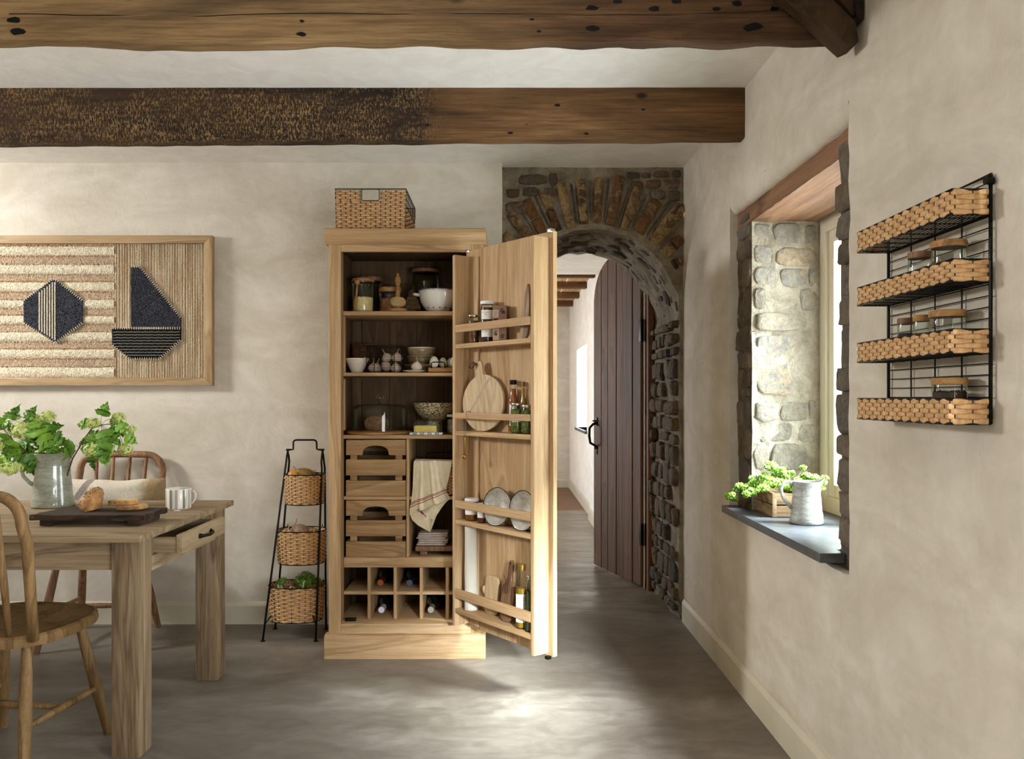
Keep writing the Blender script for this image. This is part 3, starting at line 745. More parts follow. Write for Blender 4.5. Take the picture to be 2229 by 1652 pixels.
tr = struct(MB().box((.896, 5.11, 0), (.929, 5.20, 1.985)).build('trim_1', M_post, bevel=.004))
# ============================================================ the cupboard
cu = thing('pantry_cupboard', 'tall pale wooden pantry cupboard standing open against the plaster wall', 'cupboard', (-.45, 4.02, 0))
OX, OYc = -.45, 4.02
def cb_(nm, a, b, mat, bevel=.003, parent=None, **k):
    o_ = Vector((OX, OYc, 0))
    return MB().box(tuple(Vector(a)-o_), tuple(Vector(b)-o_)).build(nm, mat, parent or cu, bevel=bevel, **k)
def cprof(prof, x0, x1, nm, mat):
    """profile in (y, z) run along x"""
    mb = MB(); mb.prism([(y-OYc, z) for y, z in prof], x0-OX, x1-OX, 'yz'); return mb.build(nm, mat, cu, bevel=.003)
yf = 3.815; yi = 3.89; yb = 4.235
cprof([(3.79, .0), (3.79, .095), (3.80, .109), (yf+.02, .112), (yf+.02, 0)], -.821, -.080, 'plinth', M_oak_x)
for x in (-.821, -.110): cb_('plinth_side', (x+.004, yf+.02, 0), (x+.026, yb+.02, .108), M_oak_y)
cprof([(yf-.004, 1.905), (3.79, 1.925), (3.785, 1.935), (3.785, 1.972), (3.795, 1.976), (yb+.03, 1.976), (yb+.03, 1.905)], -.820, -.078, 'cornice', M_oak_x)
cb_('stile', (-.805, yf, .109), (-.748, yf+.022, 1.91), M_oak_z); cb_('stile', (-.148, yf, .109), (-.091, yf+.022, 1.91), M_oak_z)
cb_('rail', (-.748, yf, 1.872), (-.148, yf+.022, 1.91), M_oak_x); cb_('rail', (-.748, yf, .109), (-.148, yf+.022, .157), M_oak_x)
cb_('side_panel', (-.802, yf+.022, .109), (-.780, yb, 1.91), M_oak_z); cb_('side_panel', (-.116, yf+.022, .109), (-.094, yb, 1.91), M_oak_z)
cb_('side_lining', (-.780, yf+.022, .157), (-.7505, yi-.0, 1.906), M_oak_z, .001); cb_('side_lining', (-.146, yf+.022, .157), (-.116, yi, 1.906), M_oak_z, .001)
# inner panelling: stiles and boards
for x0, x1 in ((-.782, -.724), (-.62, -.61),): pass
for i in range(4):
    x0 = -.72+i*.14; cb_('back_plank', (x0+.001, yb-.018, .158), (x0+.139, yb-.008, 1.78), M_oak_shade, .0015)
cb_('back_stile', (-.782, yb-.024, .158), (-.722, yb-.006, 1.906), M_oak_shade); cb_('back_stile', (-.162, yb-.024, .158), (-.114, yb-.006, 1.906), M_oak_shade); cb_('back_rail', (-.722, yb-.024, 1.78), (-.162, yb-.006, 1.906), M_oak_shade)
cb_('back_skin', (-.80, yb-.006, .11), (-.095, yb, 1.906), M_oak_shade)
cb_('inner_side', (-.780, yi, .158), (-.766, yb-.024, 1.906), M_oak_shade); cb_('inner_side', (-.130, yi, .158), (-.116, yb-.024, 1.906), M_oak_shade)
for z0, z1 in ((1.30, 1.6), (1.045, 1.3)): 
    cb_('inner_post', (-.766, yi+.02, z0-.0), (-.748, yi+.05, z1-.012), M_oak_z)
ZS = (1.606, 1.317, 1.023)
for zt, th in ((1.606, .020), (1.317, .016), (1.023, .018)): cb_('shelf', (-.7665, yi, zt-th), (-.1295, yb-.024, zt), M_oak_x)
cb_('top_board', (-.7795, yf+.023, 1.893), (-.1165, yb-.02, 1.906), M_oak_shade); cb_('bottom_board', (-.7795, yf+.023, .14), (-.1165, yb-.024, .158), M_oak_x)
cb_('divider', (-.455, yi, .449), (-.441, yb-.024, 1.0045), M_oak_z); cb_('shelf', (-.7495, yi, .718), (-.456, yb-.024, .735), M_oak_x); cb_('shelf', (-.440, yi, .7185), (-.131, yi+.02, .734), M_oak_x)
cb_('edge_strip', (-.766, yi-.002, .159), (-.7505, yi+.018, 1.004), M_oak_z)
cb_('shelf_rail', (-.7495, yi-.001, .40), (-.1305, yi+.022, .448), M_oak_x); cb_('shelf', (-.7495, yi+.023, .428), (-.131, yb-.024, .448), M_oak_x)
for x in (-.6375, -.515, -.392, -.270, -.147):
    cb_('wine_divider', (x, yi, .1585), (x+.0145, yb-.026, .399), M_oak_z, .001)
cb_('wine_shelf', (-.7495, yi+.0015, .272), (-.131, yb-.026, .287), M_oak_x, .001)
cb_('catch', (-.735, yf+.03, .1585), (-.685, yf+.05, .172), M_black, .001); cb_('catch', (-.735, yf+.026, 1.862), (-.685, yf+.046, 1.892), M_black, .001)
# slatted crate drawers
def crate(name, label, z0, z1, loc, group):
    t = thing(name, label, 'crate', loc, group=group); h = z1-z0; W = .281
    zz = [(0, h*.275), (h*.367, h*.648), (h*.727, h)]
    for k, (a, b_) in enumerate(zz):
        if k == 2:
            pl = [(0, a), (.075, a)]+[(.14-.062*math.cos(q*PI/8)*(1 if True else 1), a+.045*min(1, math.sin(q*PI/8)**.6)) for q in range(0, 9)]+[(.206, a), (W, a), (W, b_), (0, b_)]
            MB().prism(pl, 0, .014, 'xz').build('slat', M_crate, t, bevel=.002, seg=1)
        else: MB().box((0, 0, a), (W, .014, b_)).build('slat', M_crate, t, bevel=.002)
        MB().box((0, .30, a), (W, .314, b_)).build('slat', M_crate, t, bevel=.002)
        for x in (0, W-.012): MB().box((x, .0145, a), (x+.012, .2995, b_)).build('slat', M_crate, t, bevel=.001)
    for x in (.018, W-.05): MB().box((x, .0145, .002), (x+.032, .030, h-.002)).build('corner_post', M_crate, t, bevel=.001)
    MB().box((.013, .031, .002), (W-.013, .299, .010)).build('base_board', M_crate, t)
    return t
crate('slatted_crate', 'upper slatted wooden crate with arched hand hole, under the cloche shelf', .736, 1.0, (-.739, yi-.002, .7365), 'slatted crates in the cupboard')
crate('slatted_crate', 'lower slatted wooden crate with arched hand hole, above the wine cubbies', .45, .716, (-.739, yi-.002, .4495), 'slatted crates in the cupboard')
# ---- the door with its spice rack
HXd, HYd = -.153, 3.797; dd = Vector((.618, -.786, 0)); nn = Vector((-.786, -.618, 0)); dang = math.atan2(dd.y, dd.x)
def D(u, v, z=0): return Vector((HXd, HYd, 0))+dd*u+nn*(v+.022)+Vector((0, 0, z))     # v = distance from the inner face
def UD(px, v):
    k = (px-CX)/F; b0 = Vector((HXd, HYd, 0))+nn*(v+.022); return (k*b0.y-b0.x)/(dd.x-k*dd.y)
ML = Matrix.Rotation(0, 4, 'Z')
dr = MB()
# local axes of the door part: x = u, y = -(v+.022)
def dbx(nm, u0, u1, v0, v1, z0, z1, mat, parent, bevel=.003): return MB().box((u0, -(v1+.022), z0), (u1, -(v0+.022), z1)).build(nm, mat, parent, bevel=bevel)
door = MB().box((.002, -.022, .159), (.600, 0, 1.868)).build('door', M_oak_z, cu, bevel=.003)
door.location = (HXd-OX, HYd-OYc, 0); door.rotation_euler.z = dang
dbx('rack_side', .012, .034, .0005, .085, .175, 1.841, M_oak_z, door, .008); dbx('rack_side', .558, .581, .0005, .085, .172, 1.845, M_oak_z, door, .008)
dbx('inner_stile', .0345, .105, .0005, .010, .175, 1.83, M_oak_z, door, .002)
for zt in (1.438, 1.051, .654, .255): dbx('rack_shelf', .0345, .5575, .0005, .083, zt-.020, zt, M_oak_x, door, .002)
for z0, z1 in ((1.490, 1.524), (1.105, 1.132), (.706, .742), (.303, .345)): dbx('rack_rail', .0345, .5575, .0755, .0845, z0, z1, M_oak_x, door, .002)
dbx('hinge', .0, .03, .0, .004, 1.86, 1.872, M_steel, door, .001)
dbx('catch_plate', .575, .597, -.016, .012, 1.862, 1.878, M_steel, door, .002); dbx('catch_plate', .572, .59, .0005, .02, .150, .162, M_black, door, .001)
# ============================================================ makers shared by many things
def weave(mb_s, mb_w, stakes, zs, amp=.0035, hh=.45, th=.0022, closed=True, sub=4, sr=.0016, ext=.004):
    """stakes: (x, y, nx, ny) or a function of z giving them; zs: row heights. strands into mb_s, wires into mb_w"""
    st = stakes if callable(stakes) else (lambda z: stakes)
    n = len(st(zs[0])); pitch = (zs[-1]-zs[0])/(len(zs)-1) if len(zs) > 1 else .01
    for r, z in enumerate(zs):
        sk = st(z); pts = []
        for i in range(n if closed else n-1):
            a, b_ = sk[i], sk[(i+1) % n]; sa = (-1)**(i+r)
            for k in range(sub):
                t = k/sub; o = amp*sa*math.cos(PI*t); nx = a[2]+(b_[2]-a[2])*t; ny = a[3]+(b_[3]-a[3])*t
                pts.append((a[0]+(b_[0]-a[0])*t+nx*o, a[1]+(b_[1]-a[1])*t+ny*o, z))
        if not closed: a = sk[-1]; pts.append((a[0]+a[2]*amp, a[1]+a[3]*amp, z))
        N = len(pts); h = pitch*hh; sec = ((0, h), (1, h*.55), (1, -h*.55), (0, -h), (-1, -h*.55), (-1, h*.55)); b0 = len(mb_s.v)
        for i, p in enumerate(pts):
            q = pts[(i+1) % N] if closed or i < N-1 else p; o_ = pts[i-1] if closed or i else p
            tx, ty = q[0]-o_[0], q[1]-o_[1]; l = math.hypot(tx, ty) or 1; ux, uy = ty/l, -tx/l
            for (s_, dz) in sec: mb_s.v.append((p[0]+ux*s_*th, p[1]+uy*s_*th, p[2]+dz))
        for i in range(N if closed else N-1):
            j = (i+1) % N
            for k in range(6): mb_s.f.append((b0+i*6+k, b0+i*6+(k+1) % 6, b0+j*6+(k+1) % 6, b0+j*6+k)); mb_s.m.append(0)
    if mb_w is not None:
        A, B = st(zs[0]), st(zs[-1])
        for i in range(n): mb_w.tube([(A[i][0], A[i][1], zs[0]-ext), (B[i][0], B[i][1], zs[-1]+ext)], sr, 5)
def oval(a, b_, n, cx=0, cy=0, e=1.0):
    out = []
    for i in range(n):
        t = 2*PI*i/n; c, s_ = math.cos(t), math.sin(t); x = math.copysign(abs(c)**e, c)*a; y = math.copysign(abs(s_)**e, s_)*b_
        nx, ny = x/a/a, y/b_/b_; l = math.hypot(nx, ny) or 1; out.append((cx+x, cy+y, nx/l, ny/l))
    return out
def rectstakes(w_, d_, sp):
    """stakes round a rectangle centred on the origin"""
    out = []
    for (x0, y0, x1, y1, nx, ny) in ((-w_, -d_, w_, -d_, 0, -1), (w_, -d_, w_, d_, 1, 0), (w_, d_, -w_, d_, 0, 1), (-w_, d_, -w_, -d_, -1, 0)):
        L = math.hypot(x1-x0, y1-y0); k = max(2, round(L/sp)); k += k % 2
        for i in range(k): t = (i+.5)/k; out.append((x0+(x1-x0)*t, y0+(y1-y0)*t, nx, ny))
    return out
def fill_bits(r, z0, z1, n, l, rr_, seed, orient='rand', cx=0, cy=0):
    mb = MB(); q = random.Random(seed)
    for i in range(n):
        top = q.random() < .22; a = q.uniform(0, 2*PI); rad = r*(math.sqrt(q.random()) if top else q.uniform(.88, 1)); z = z1+q.uniform(-.3, .5)*rr_ if top else q.uniform(z0, z1)
        d = Vector((q.uniform(-1, 1), q.uniform(-1, 1), q.uniform(-1, 1)))
        if not top: u = Vector((math.cos(a), math.sin(a), 0)); d -= u*d.dot(u)*.85
        mb.bit((cx+rad*math.cos(a), cy+rad*math.sin(a), z), d, l*q.uniform(.8, 1.15), rr_)
    return mb
def jar(name, label, loc, r, h, lid_h, lid_mat, fill_mat, fill_top, group=None, bits=None, gl=None, lidr=1.04, neck=0, label_band=None, cat='jar', solidfill=True):
    """glass jar standing at loc; lid_h is the height of the lid, h the whole height"""
    t = thing(name, label, cat, loc, group=group); hb = h-lid_h
    pr = [(r*.86, .0), (r*.97, .003), (r, .010), (r, hb-.012-neck), (r*(.93 if neck else .99), hb-.005-neck*.5), (r*(.86 if neck else .97), hb)]
    MB().lathe(pr, 28).build('glass_body', gl or M_glass, t, smooth='auto')
    if solidfill: MB().lathe([(r*.80, .004), (r*.92, .010), (r*.93, fill_top-.002), (r*.85, fill_top)], 24).build('contents', fill_mat, t, smooth='auto')
    if bits: fill_bits(r*.90, .008, fill_top, bits[0], bits[1], bits[2], hash(label) % 999 if False else len(label)).build('contents_grains', fill_mat, t, kind='stuff', fixn=False)
    lp = [(r*lidr*.96, hb), (r*lidr, hb+.002), (r*lidr, h-.003), (r*lidr*.95, h)]
    MB().lathe(lp, 28).build('lid', lid_mat, t, smooth='auto')
    if label_band:
        z0, z1, a0, a1 = label_band; mb = MB(); mb.grid(14, 1, lambda u, v: ((r+.0008)*math.cos(a0+(a1-a0)*u), (r+.0008)*math.sin(a0+(a1-a0)*u), z0+(z1-z0)*v)); mb.build('paper_label', M_paper, t, smooth=True)
        t['_lab'] = 1
    return t
def facetext(t, lines, r, ang, zs, size, mat=None, step=None):
    """small lettering laid on a jar of radius r, letter by letter round the curve; ang is the direction it faces"""
    for s_, z in zip(lines, zs):
        n = len(s_); adv = size*.62/r
        for i, ch in enumerate(s_):
            if ch == ' ': continue
            a = ang+(i-(n-1)/2)*adv
            M1 = Matrix.Translation((r*math.cos(a), r*math.sin(a), z)) @ Matrix.Rotation(a+PI/2, 4, 'Z') @ Matrix.Rotation(PI/2, 4, 'X')
            text(t, ch, size, M1, mat or M_ink)
def join_text(t, lines, r, ang, zs, size, mat=None, name='lettering'):
    """the same, all letters of a label joined into one mesh part"""
    mb = MB(); dg = None
    for s_, z in zip(lines, zs):
        n = len(s_); adv = size*.66/r
        for i, ch in enumerate(s_):
            if ch == ' ': continue
            vs, fs = glyph(ch); a = ang+(i-(n-1)/2)*adv
            M1 = Matrix.Translation((r*math.cos(a), r*math.sin(a), z)) @ Matrix.Rotation(a+PI/2, 4, 'Z') @ Matrix.Rotation(PI/2, 4, 'X')
            mb.add([M1 @ Vector((x*size, y*size, 0)) for x, y in vs], fs)
    return mb.build(name, mat or M_ink, t, fixn=False)
_G = {}
def glyph(ch):
    if ch not in _G:
        c = bpy.data.curves.new('g', 'FONT'); c.body = ch; c.size = 1; c.align_x = 'CENTER'; c.resolution_u = 2
        o = bpy.data.objects.new('g', c); C.objects.link(o); bpy.context.view_layer.update()
        me = o.to_mesh(); _G[ch] = ([(v.co.x, v.co.y) for v in me.vertices], [tuple(p.vertices) for p in me.polygons])
        o.to_mesh_clear(); bpy.data.objects.remove(o); bpy.data.curves.remove(c)
    return _G[ch]
def shelf(i): return ZS[i]+.0004
def at(px, Y, z): return (WX(px, Y), Y, z)
# ============================================================ on the cupboard: wire and wicker basket
bk = thing('wicker_basket', 'square wicker and black wire basket standing on top of the cupboard', 'basket', (-.6175, 4.055, 1.9795))
w2_, d2_ = .165, .20; zt = .192
mw = MB(); ms = MB()
# front and back woven panels (the sides are open wire)
def hole(x, z): return abs(x+.0) < .048 and z > .135
for yy, ny in ((-d2_, -1), (d2_, 1)):
    nS = 14; zs = [.008+.0102*i for i in range(18)]
    xsk = [-w2_+2*w2_*i/nS for i in range(nS+1)]
    lo = [(x*(.97+.0), yy, 0, ny) for x in xsk]
    weave(ms, mw, lambda z: [(x*(.965+.035*z/.19), yy, 0, ny) for x in xsk], zs[:13], (.0040), .54, .0025, closed=False)
    for sgn in (-1, 1):
        part_ = [x for x in xsk if (x*sgn > .045)]
        weave(ms, mw, [(x, yy, 0, ny) for x in part_], zs[13:], (.0040), .54, .0025, closed=False)
    hp = rrect(-.041, .137, .041, .19, .008, 3); mw.tube([(x, yy-.004*1, z) for x, z in hp], .0018, 6, closed=True)
for sx in (-1, 1):
    for i in range(11): y = -d2_+2*d2_*i/10; mw.tube([(sx*w2_*.965, y, 0), (sx*w2_, y, zt)], .0015, 5)
    for j in range(7): z = .0+.03*j; mw.tube([(sx*w2_*(.965+.035*z/.19), -d2_, z), (sx*w2_*(.965+.035*z/.19), d2_, z)], .0013, 5)
weave(ms, None, lambda z: [(w2_*(.965+.035*z/.19), -d2_+2*d2_*i/10, 1, 0) for i in range(11)], [.008+.0102*i for i in range(10)], .004, .3, .0016, closed=False)
for z, k in ((.0025, .965), (zt, 1)): mw.tube([(-w2_*k, -d2_, z), (w2_*k, -d2_, z), (w2_*k, d2_, z), (-w2_*k, d2_, z)], .0026, 6, closed=True)
ms.build('woven_strands', M_wick, bk, smooth=True, kind='stuff', fixn=False); mw.build('wire_frame', M_black, bk, smooth=True, fixn=False)
# ============================================================ top shelf
Y1 = 3.98
z0 = shelf(0)
jp = jar('storage_jar', 'tall glass jar of pasta with wooden lid and scoop, leftmost on the top shelf', at(790, Y1, z0), .0525, .163, .016, M_lid, plain('orzo_pasta', '#d9bd7c', .6, col2='#f0dcA6', scale=80), .072, bits=(900, .006, .0018))
mb = MB(); mb.ball((0, 0, 0), .014, 12, 8, (1, .7, 1)); mb.tube([(0, 0, -.008), (-.004, -.001, -.06), (-.012, -.002, -.128)], [.0045, .0055, .005], 8)
sc = mb.build('wooden_scoop', M_lid, jp, smooth=True, loc=(-.016, -.063, .140))
MB().tube([(-.012, -.05, .143), (.0, -.056, .145), (.03, -.046, .146)], .0022, 6).build('hook_band', M_steel, jp, smooth=True)
jar('storage_jar', 'large dark glass jar with a dark lid behind the pasta jar', at(806, 4.12, z0), .062, .19, .022, M_walnut, plain('dark_tea', '#1d1713', .8), .05, gl=M_glass_g)
jn = jar('storage_jar', 'glass jar of hazelnuts with wooden lid and leather strap handle', at(849, 4.04, z0), .054, .128, .022, M_lid, plain('hazelnut', '#8a4f28', .5, col2='#b87a48', scale=40), .068, bits=(420, .0075, .0065))
M_leath = plain('brown_leather', '#6b3a22', .6, col2='#4a2616', scale=20)
MB().tube([(-.054, 0, .10), (-.05, 0, .135), (-.036, 0, .166), (0, 0, .168), (.036, 0, .164), (.052, 0, .13), (.054, 0, .10)], .0058, 8, flat=.35).build('leather_strap', M_leath, jn, smooth=True)
# twine on a turned holder
tw = thing('twine_holder', 'turned wooden spindle holding a ball of jute twine on the top shelf', 'twine holder', at(866, 3.925, z0))
MB().lathe([(.043, 0), (.046, .004), (.046, .010), (.040, .016), (.012, .018)], 32).build('base', M_lid, tw, smooth='auto')
MB().lathe([(.011, .018), (.011, .122), (.008, .126), (.0135, .138), (.0145, .152), (.010, .166), (.006, .170), (.0075, .178), (.005, .182)], 20).build('spindle', M_lid, tw, smooth='auto')
M_jute = plain('jute_twine', '#b5935f', .9, col2='#d9bf8c', scale=120, bmp=.5, bscale=300)
bl_ = MB(); bl_.ball((0, 0, .046), .036, 20, 12, (1, 1, .74)); q = random.Random(5)
for k in range(34):
    ph = k*PI/17; tl = .75+q.uniform(-.12, .12); M1 = Matrix.Rotation(ph, 3, 'Z') @ Matrix.Rotation(tl, 3, 'X')
    pts = []
    for i in range(26):
        p = M1 @ Vector((math.cos(2*PI*i/26), math.sin(2*PI*i/26), 0)); pts.append((p.x*.0368, p.y*.0368, .046+p.z*.0368*.76))
    bl_.tube(pts, .0011, 4, closed=True)
bl_.build('twine_ball', M_jute, tw, smooth=True)
# big glass jar behind, with dark lid
jar('storage_jar', 'biggest glass jar with a wooden lid, at the back of the top shelf', at(926, 4.137, z0), .070, .233, .018, M_walnut, plain('dry_herbs', '#3d2f20', .9), .06, gl=M_glass_g, neck=.02)
dh = thing('dried_herb_bundle', 'bundle of dried brown herbs lying behind the white colander', 'herbs', at(897, 4.035, z0))
mb = MB(); q = random.Random(2)
for i in range(900):
    a = q.uniform(0, 2*PI); e = q.random()**.5; x = .040*e*math.cos(a); y = .024*e*math.sin(a); z = .11*(1-e*e*.8)*q.uniform(.1, 1)+.01+x*.3
    mb.bit((x, y, max(.013, z)), (q.uniform(-1, 1), q.uniform(-.6, .6), q.uniform(-.3, 1)), q.uniform(.006, .012), .0013)
mb.build('dried_stalks', plain('dried_herb', '#5e4a30', .9, col2='#8c7148', scale=60), dh, kind='stuff', fixn=False)
# white colander
M_wc = plain('white_ceramic', '#ded9cf', .18, coat=.4); M_dkblue = plain('navy_glaze', '#20242e', .3)
col = thing('ceramic_colander', 'white ceramic colander with dark dotted rim and side handle on the top shelf', 'colander', at(953, 3.985, z0))
cpr = [(.030, 0), (.045, .002), (.066, .022), (.083, .052), (.091, .088), (.094, .108), (.090, .109), (.087, .088), (.078, .054), (.06, .028), (.04, .010)]
MB().lathe(cpr, 44).build('bowl', M_wc, col, smooth=True)
mb = MB()
for k in range(72): a = 2*PI*k/72; M1 = Matrix.Translation((.0925*math.cos(a), .0925*math.sin(a), .1085)) @ Matrix.Rotation(a, 4, 'Z'); mb.box((-.003, -.0018, -.005), (.003, .0018, .0014), M=M1)
mb.build('rim_dots', M_dkblue, col)
mb = MB(); mb.tube([(-.086, -.018, .086), (-.108, -.016, .089), (-.120, 0, .090), (-.108, .016, .089), (-.086, .018, .086)], .0065, 8, flat=.8); mb.tube([(.086, -.018, .086), (.108, -.016, .089), (.120, 0, .090), (.108, .016, .089), (.086, .018, .086)], .0065, 8, flat=.8)
mb.build('handle', M_wc, col, smooth=True)
for k in range(14):
    a = 2*PI*k/14; r_ = .0672; M1 = Matrix.Translation((r_*math.cos(a), r_*math.sin(a), .022)) @ Matrix.Rotation(a, 4, 'Z') @ Matrix.Rotation(math.radians(40), 4, 'Y')
    MB().lathe([(.0028, -.003), (.0034, .0008)], 10).build('hole', M_black, col).matrix_local = M1
# ============================================================ second shelf
z1_ = shelf(1)
mo = thing('mortar_bowl', 'small cream pouring bowl with a pestle in it, second shelf', 'bowl', at(777, 3.985, z1_))
MB().lathe([(.022, 0), (.027, .002), (.037, .022), (.050, .050), (.058, .064), (.060, .070), (.056, .071), (.050, .058), (.034, .022), (.015, .012)], 36).build('bowl', M_ceramic_w, mo, smooth=True)
mb = MB(); mb.tube([(0, .005, .024), (.018, .01, .045), (.034, .012, .062)], [.008, .006, .007], 10); mb.ball((.037, .012, .066), .0125, 12, 8, (1.1, 1, .9)); mb.build('pestle', M_ceramic_w, mo, smooth=True)
dw = thing('wicker_basket', 'small dark brown wicker basket at the back of the second shelf', 'basket', at(797, 4.13, z1_))
ms, mw = MB(), MB(); weave(ms, mw, rectstakes(.058, .05, .016), [.005+.0085*i for i in range(17)], .003, .5, .002)
mw.tube([(-.06, -.052, .143), (.06, -.052, .143), (.06, .052, .143), (-.06, .052, .143)], .004, 6, closed=True)
ms.build('woven_strands', M_wick_d, dw, smooth=True, kind='stuff', fixn=False); mw.build('stakes', M_wick_d, dw, smooth=True, fixn=False)
wb_ = thing('wire_basket', 'square black wire basket holding garlic bulbs on the second shelf', 'basket', at(839.5, 3.985, z1_))
mw = MB(); a_, d_ = .083, .062
for i in range(17):
    z = .003+.0075*i; mw.tube([(-a_, -d_, z), (a_, -d_, z), (a_, d_, z), (-a_, d_, z)], .0008, 4, closed=True)
for x, y in ((-a_, -d_), (a_, -d_), (a_, d_), (-a_, d_), (-.012, -d_), (.05, -d_), (-.012, d_), (.05, d_), (-.045, -d_), (-.045, d_)): mw.tube([(x, y, 0), (x, y, .128)], .0016, 5)
for i in range(14): x = -a_+2*a_*i/13; mw.tube([(x, -d_, .003), (x, d_, .003)], .0008, 4)
mw.tube([(-a_, -d_, .129), (a_, -d_, .129), (a_, d_, .129), (-a_, d_, .129)], .0024, 6, closed=True)
M_wire = plain('rusty_wire', '#2c2018', .5, .5)
mw.build('wire_cage', M_wire, wb_, smooth=True, fixn=False)
M_garlic = plain('garlic_skin', '#d8cbb8', .55, col2='#b9a28e', scale=26, bmp=.2); M_stemg = plain('garlic_stem', '#a58f6a', .8)
def garlic():
    t = thing('garlic_bulb', 'garlic', 'garlic')
    def fn(p, a): k = 1+.07*abs(math.sin(a*4)); return Vector((p.x*k, p.y*k, p.z))
    MB().lathe([(.006, 0), (.017, .003), (.0245, .012), (.024, .023), (.016, .034), (.007, .041), (.004, .045)], 32, fn=fn).build('bulb', M_garlic, t, smooth=True)
    MB().tube([(0, 0, .042), (.002, 0, .052), (.008, .002, .066)], [.0045, .003, .0028], 6).build('stalk', M_stemg, t, smooth=True)
    return t
g0 = garlic(); gi = 0
X0, Y0, _ = at(839.5, 3.985, z1_)
gl_ = [(-.055, -.024, .0055, 0, 'lying at the left end of the wire basket'), (-.004, -.026, .0085, .9, 'lying at the middle of the wire basket front'), (.052, -.025, .0045, 0, 'at the bottom right corner of the wire basket'), (.016, -.004, .056, .4, 'propped on two others in the wire basket'), (.056, -.026, .055, -.2, 'with a long stalk on top of the garlic pile'), (-.048, .033, .0065, .1, 'at the back of the wire basket')]
for (dx, dy, dz, tl, lb) in gl_:
    o = g0 if gi == 0 else copy_tree(g0); gi += 1
    o.location = (X0+dx, Y0+dy, z1_+dz+(.014 if tl == .9 else 0)); o.rotation_euler = (tl, tl*.6, gi*1.1); o['label'] = 'white garlic bulb '+lb; o['group'] = 'garlic bulbs in the wire basket'; o['category'] = 'garlic'
stk = thing('ceramic_bowl', 'speckled brown stoneware bowl, lowest of the nested stack, second shelf', 'bowl', at(917, 4.10, z1_), group='stacked stoneware bowls')
M_sw = plain('stoneware_glaze', '#8a7a60', .3, col2='#5c4f3c', scale=30, coat=.3); M_sw2 = plain('stoneware_rim', '#b5a27c', .3, col2='#8b7755', scale=40, coat=.3)
for nm, lb, zb, pr, m_ in (('ceramic_bowl', None, 0, [(.05, 0), (.068, .008), (.079, .030), (.081, .043), (.077, .043), (.07, .02), (.04, .010)], M_sw),
        ('ceramic_bowl', 'olive brown stoneware bowl in the middle of the nested stack', .0145, [(.035, 0), (.052, .012), (.066, .045), (.070, .072), (.066, .072), (.058, .04), (.03, .014)], M_sw),
        ('ceramic_bowl', 'lighter buff bowl with a drip of glaze, top of the nested stack', .079, [(.045, 0), (.062, .012), (.068, .032), (.069, .048), (.066, .049), (.06, .03), (.03, .012)], M_sw2)):
    if lb is None: t = stk
    else: t = thing(nm, lb, 'bowl', at(917, 4.10, z1_+zb+.0006), group='stacked stoneware bowls')
    MB().lathe(pr, 36).build('body', m_, t, smooth=True)
    MB().lathe([(pr[3][0]+.0008, pr[3][1]-.004), (pr[3][0]+.001, pr[3][1]+.0012), (pr[4][0]-.0006, pr[4][1]+.0012)], 36, close=True, cap0=False).build('glazed_rim', M_sw2 if m_ is M_sw else M_ceramic_w, t, smooth=True)
pl_ = thing('small_plate', 'small white saucer on the second shelf holding one garlic bulb', 'plate', at(901, 3.935, z1_))
MB().lathe([(.025, 0), (.032, .002), (.055, .009), (.0565, .0105), (.054, .0108), (.03, .004), (.01, .0035)], 36).build('dish', M_ceramic_w, pl_, smooth=True)
g7 = copy_tree(g0); g7.location = at(906, 3.935, z1_+.0125); g7.rotation_euler = (-.25, -.35, 2.6); g7['label'] = 'white garlic bulb sitting on the small saucer'; del g7['group']
er = thing('egg_tray', 'small pale wooden tray with black metal handles on the second shelf', 'tray', at(976, 3.955, z1_))
q = random.Random(3)
MB().box((-.092, -.05, .003), (.075, .05, .024)).build('board', M_lid, er, bevel=.005)
for x in (-.078,): MB().tube([(x+.002, -.0505, .02), (x, -.052, .044), (x+.008, -.052, .049), (x+.058, -.052, .049), (x+.065, -.052, .044), (x+.064, -.0505, .02)], .0026, 7).build('handle', M_black, er, smooth=True)
M_egg = plain('pale_eggshell', '#d9d6c4', .4, sub=0)
Xe, Ye, _ = at(976, 3.955, z1_)
e0 = None
for i, (dx, dy, sc_, lb) in enumerate(((-.066, -.026, 1, 'largest pale green hen egg, at the front of the tray'), (-.026, .004, .92, 'pale hen egg second from the tray end'), (.008, .034, .9, 'pale hen egg behind the tray handle'), (.030, -.024, 1, 'pale hen egg next to the cupboard door on the tray'))):
    if e0 is None:
        def ef(p, a): return p
        pr = [(.0215*math.sin(PI*k/12)*(1-.12*math.cos(PI*k/12)*-1), .0275-.0275*math.cos(PI*k/12)) for k in range(1, 12)]
        o = e0 = MB().lathe([(max(.001, r_), z) for r_, z in pr], 22).build('egg', M_egg, smooth=True)
    else: o = e0.copy(); C.objects.link(o)
    o.location = (Xe+dx, Ye+dy, z1_+.0246-.001); o.scale = (sc_,)*3; o.rotation_euler = (0, 0, i)
    tag(o, lb, 'egg', 'eggs on the wooden tray')
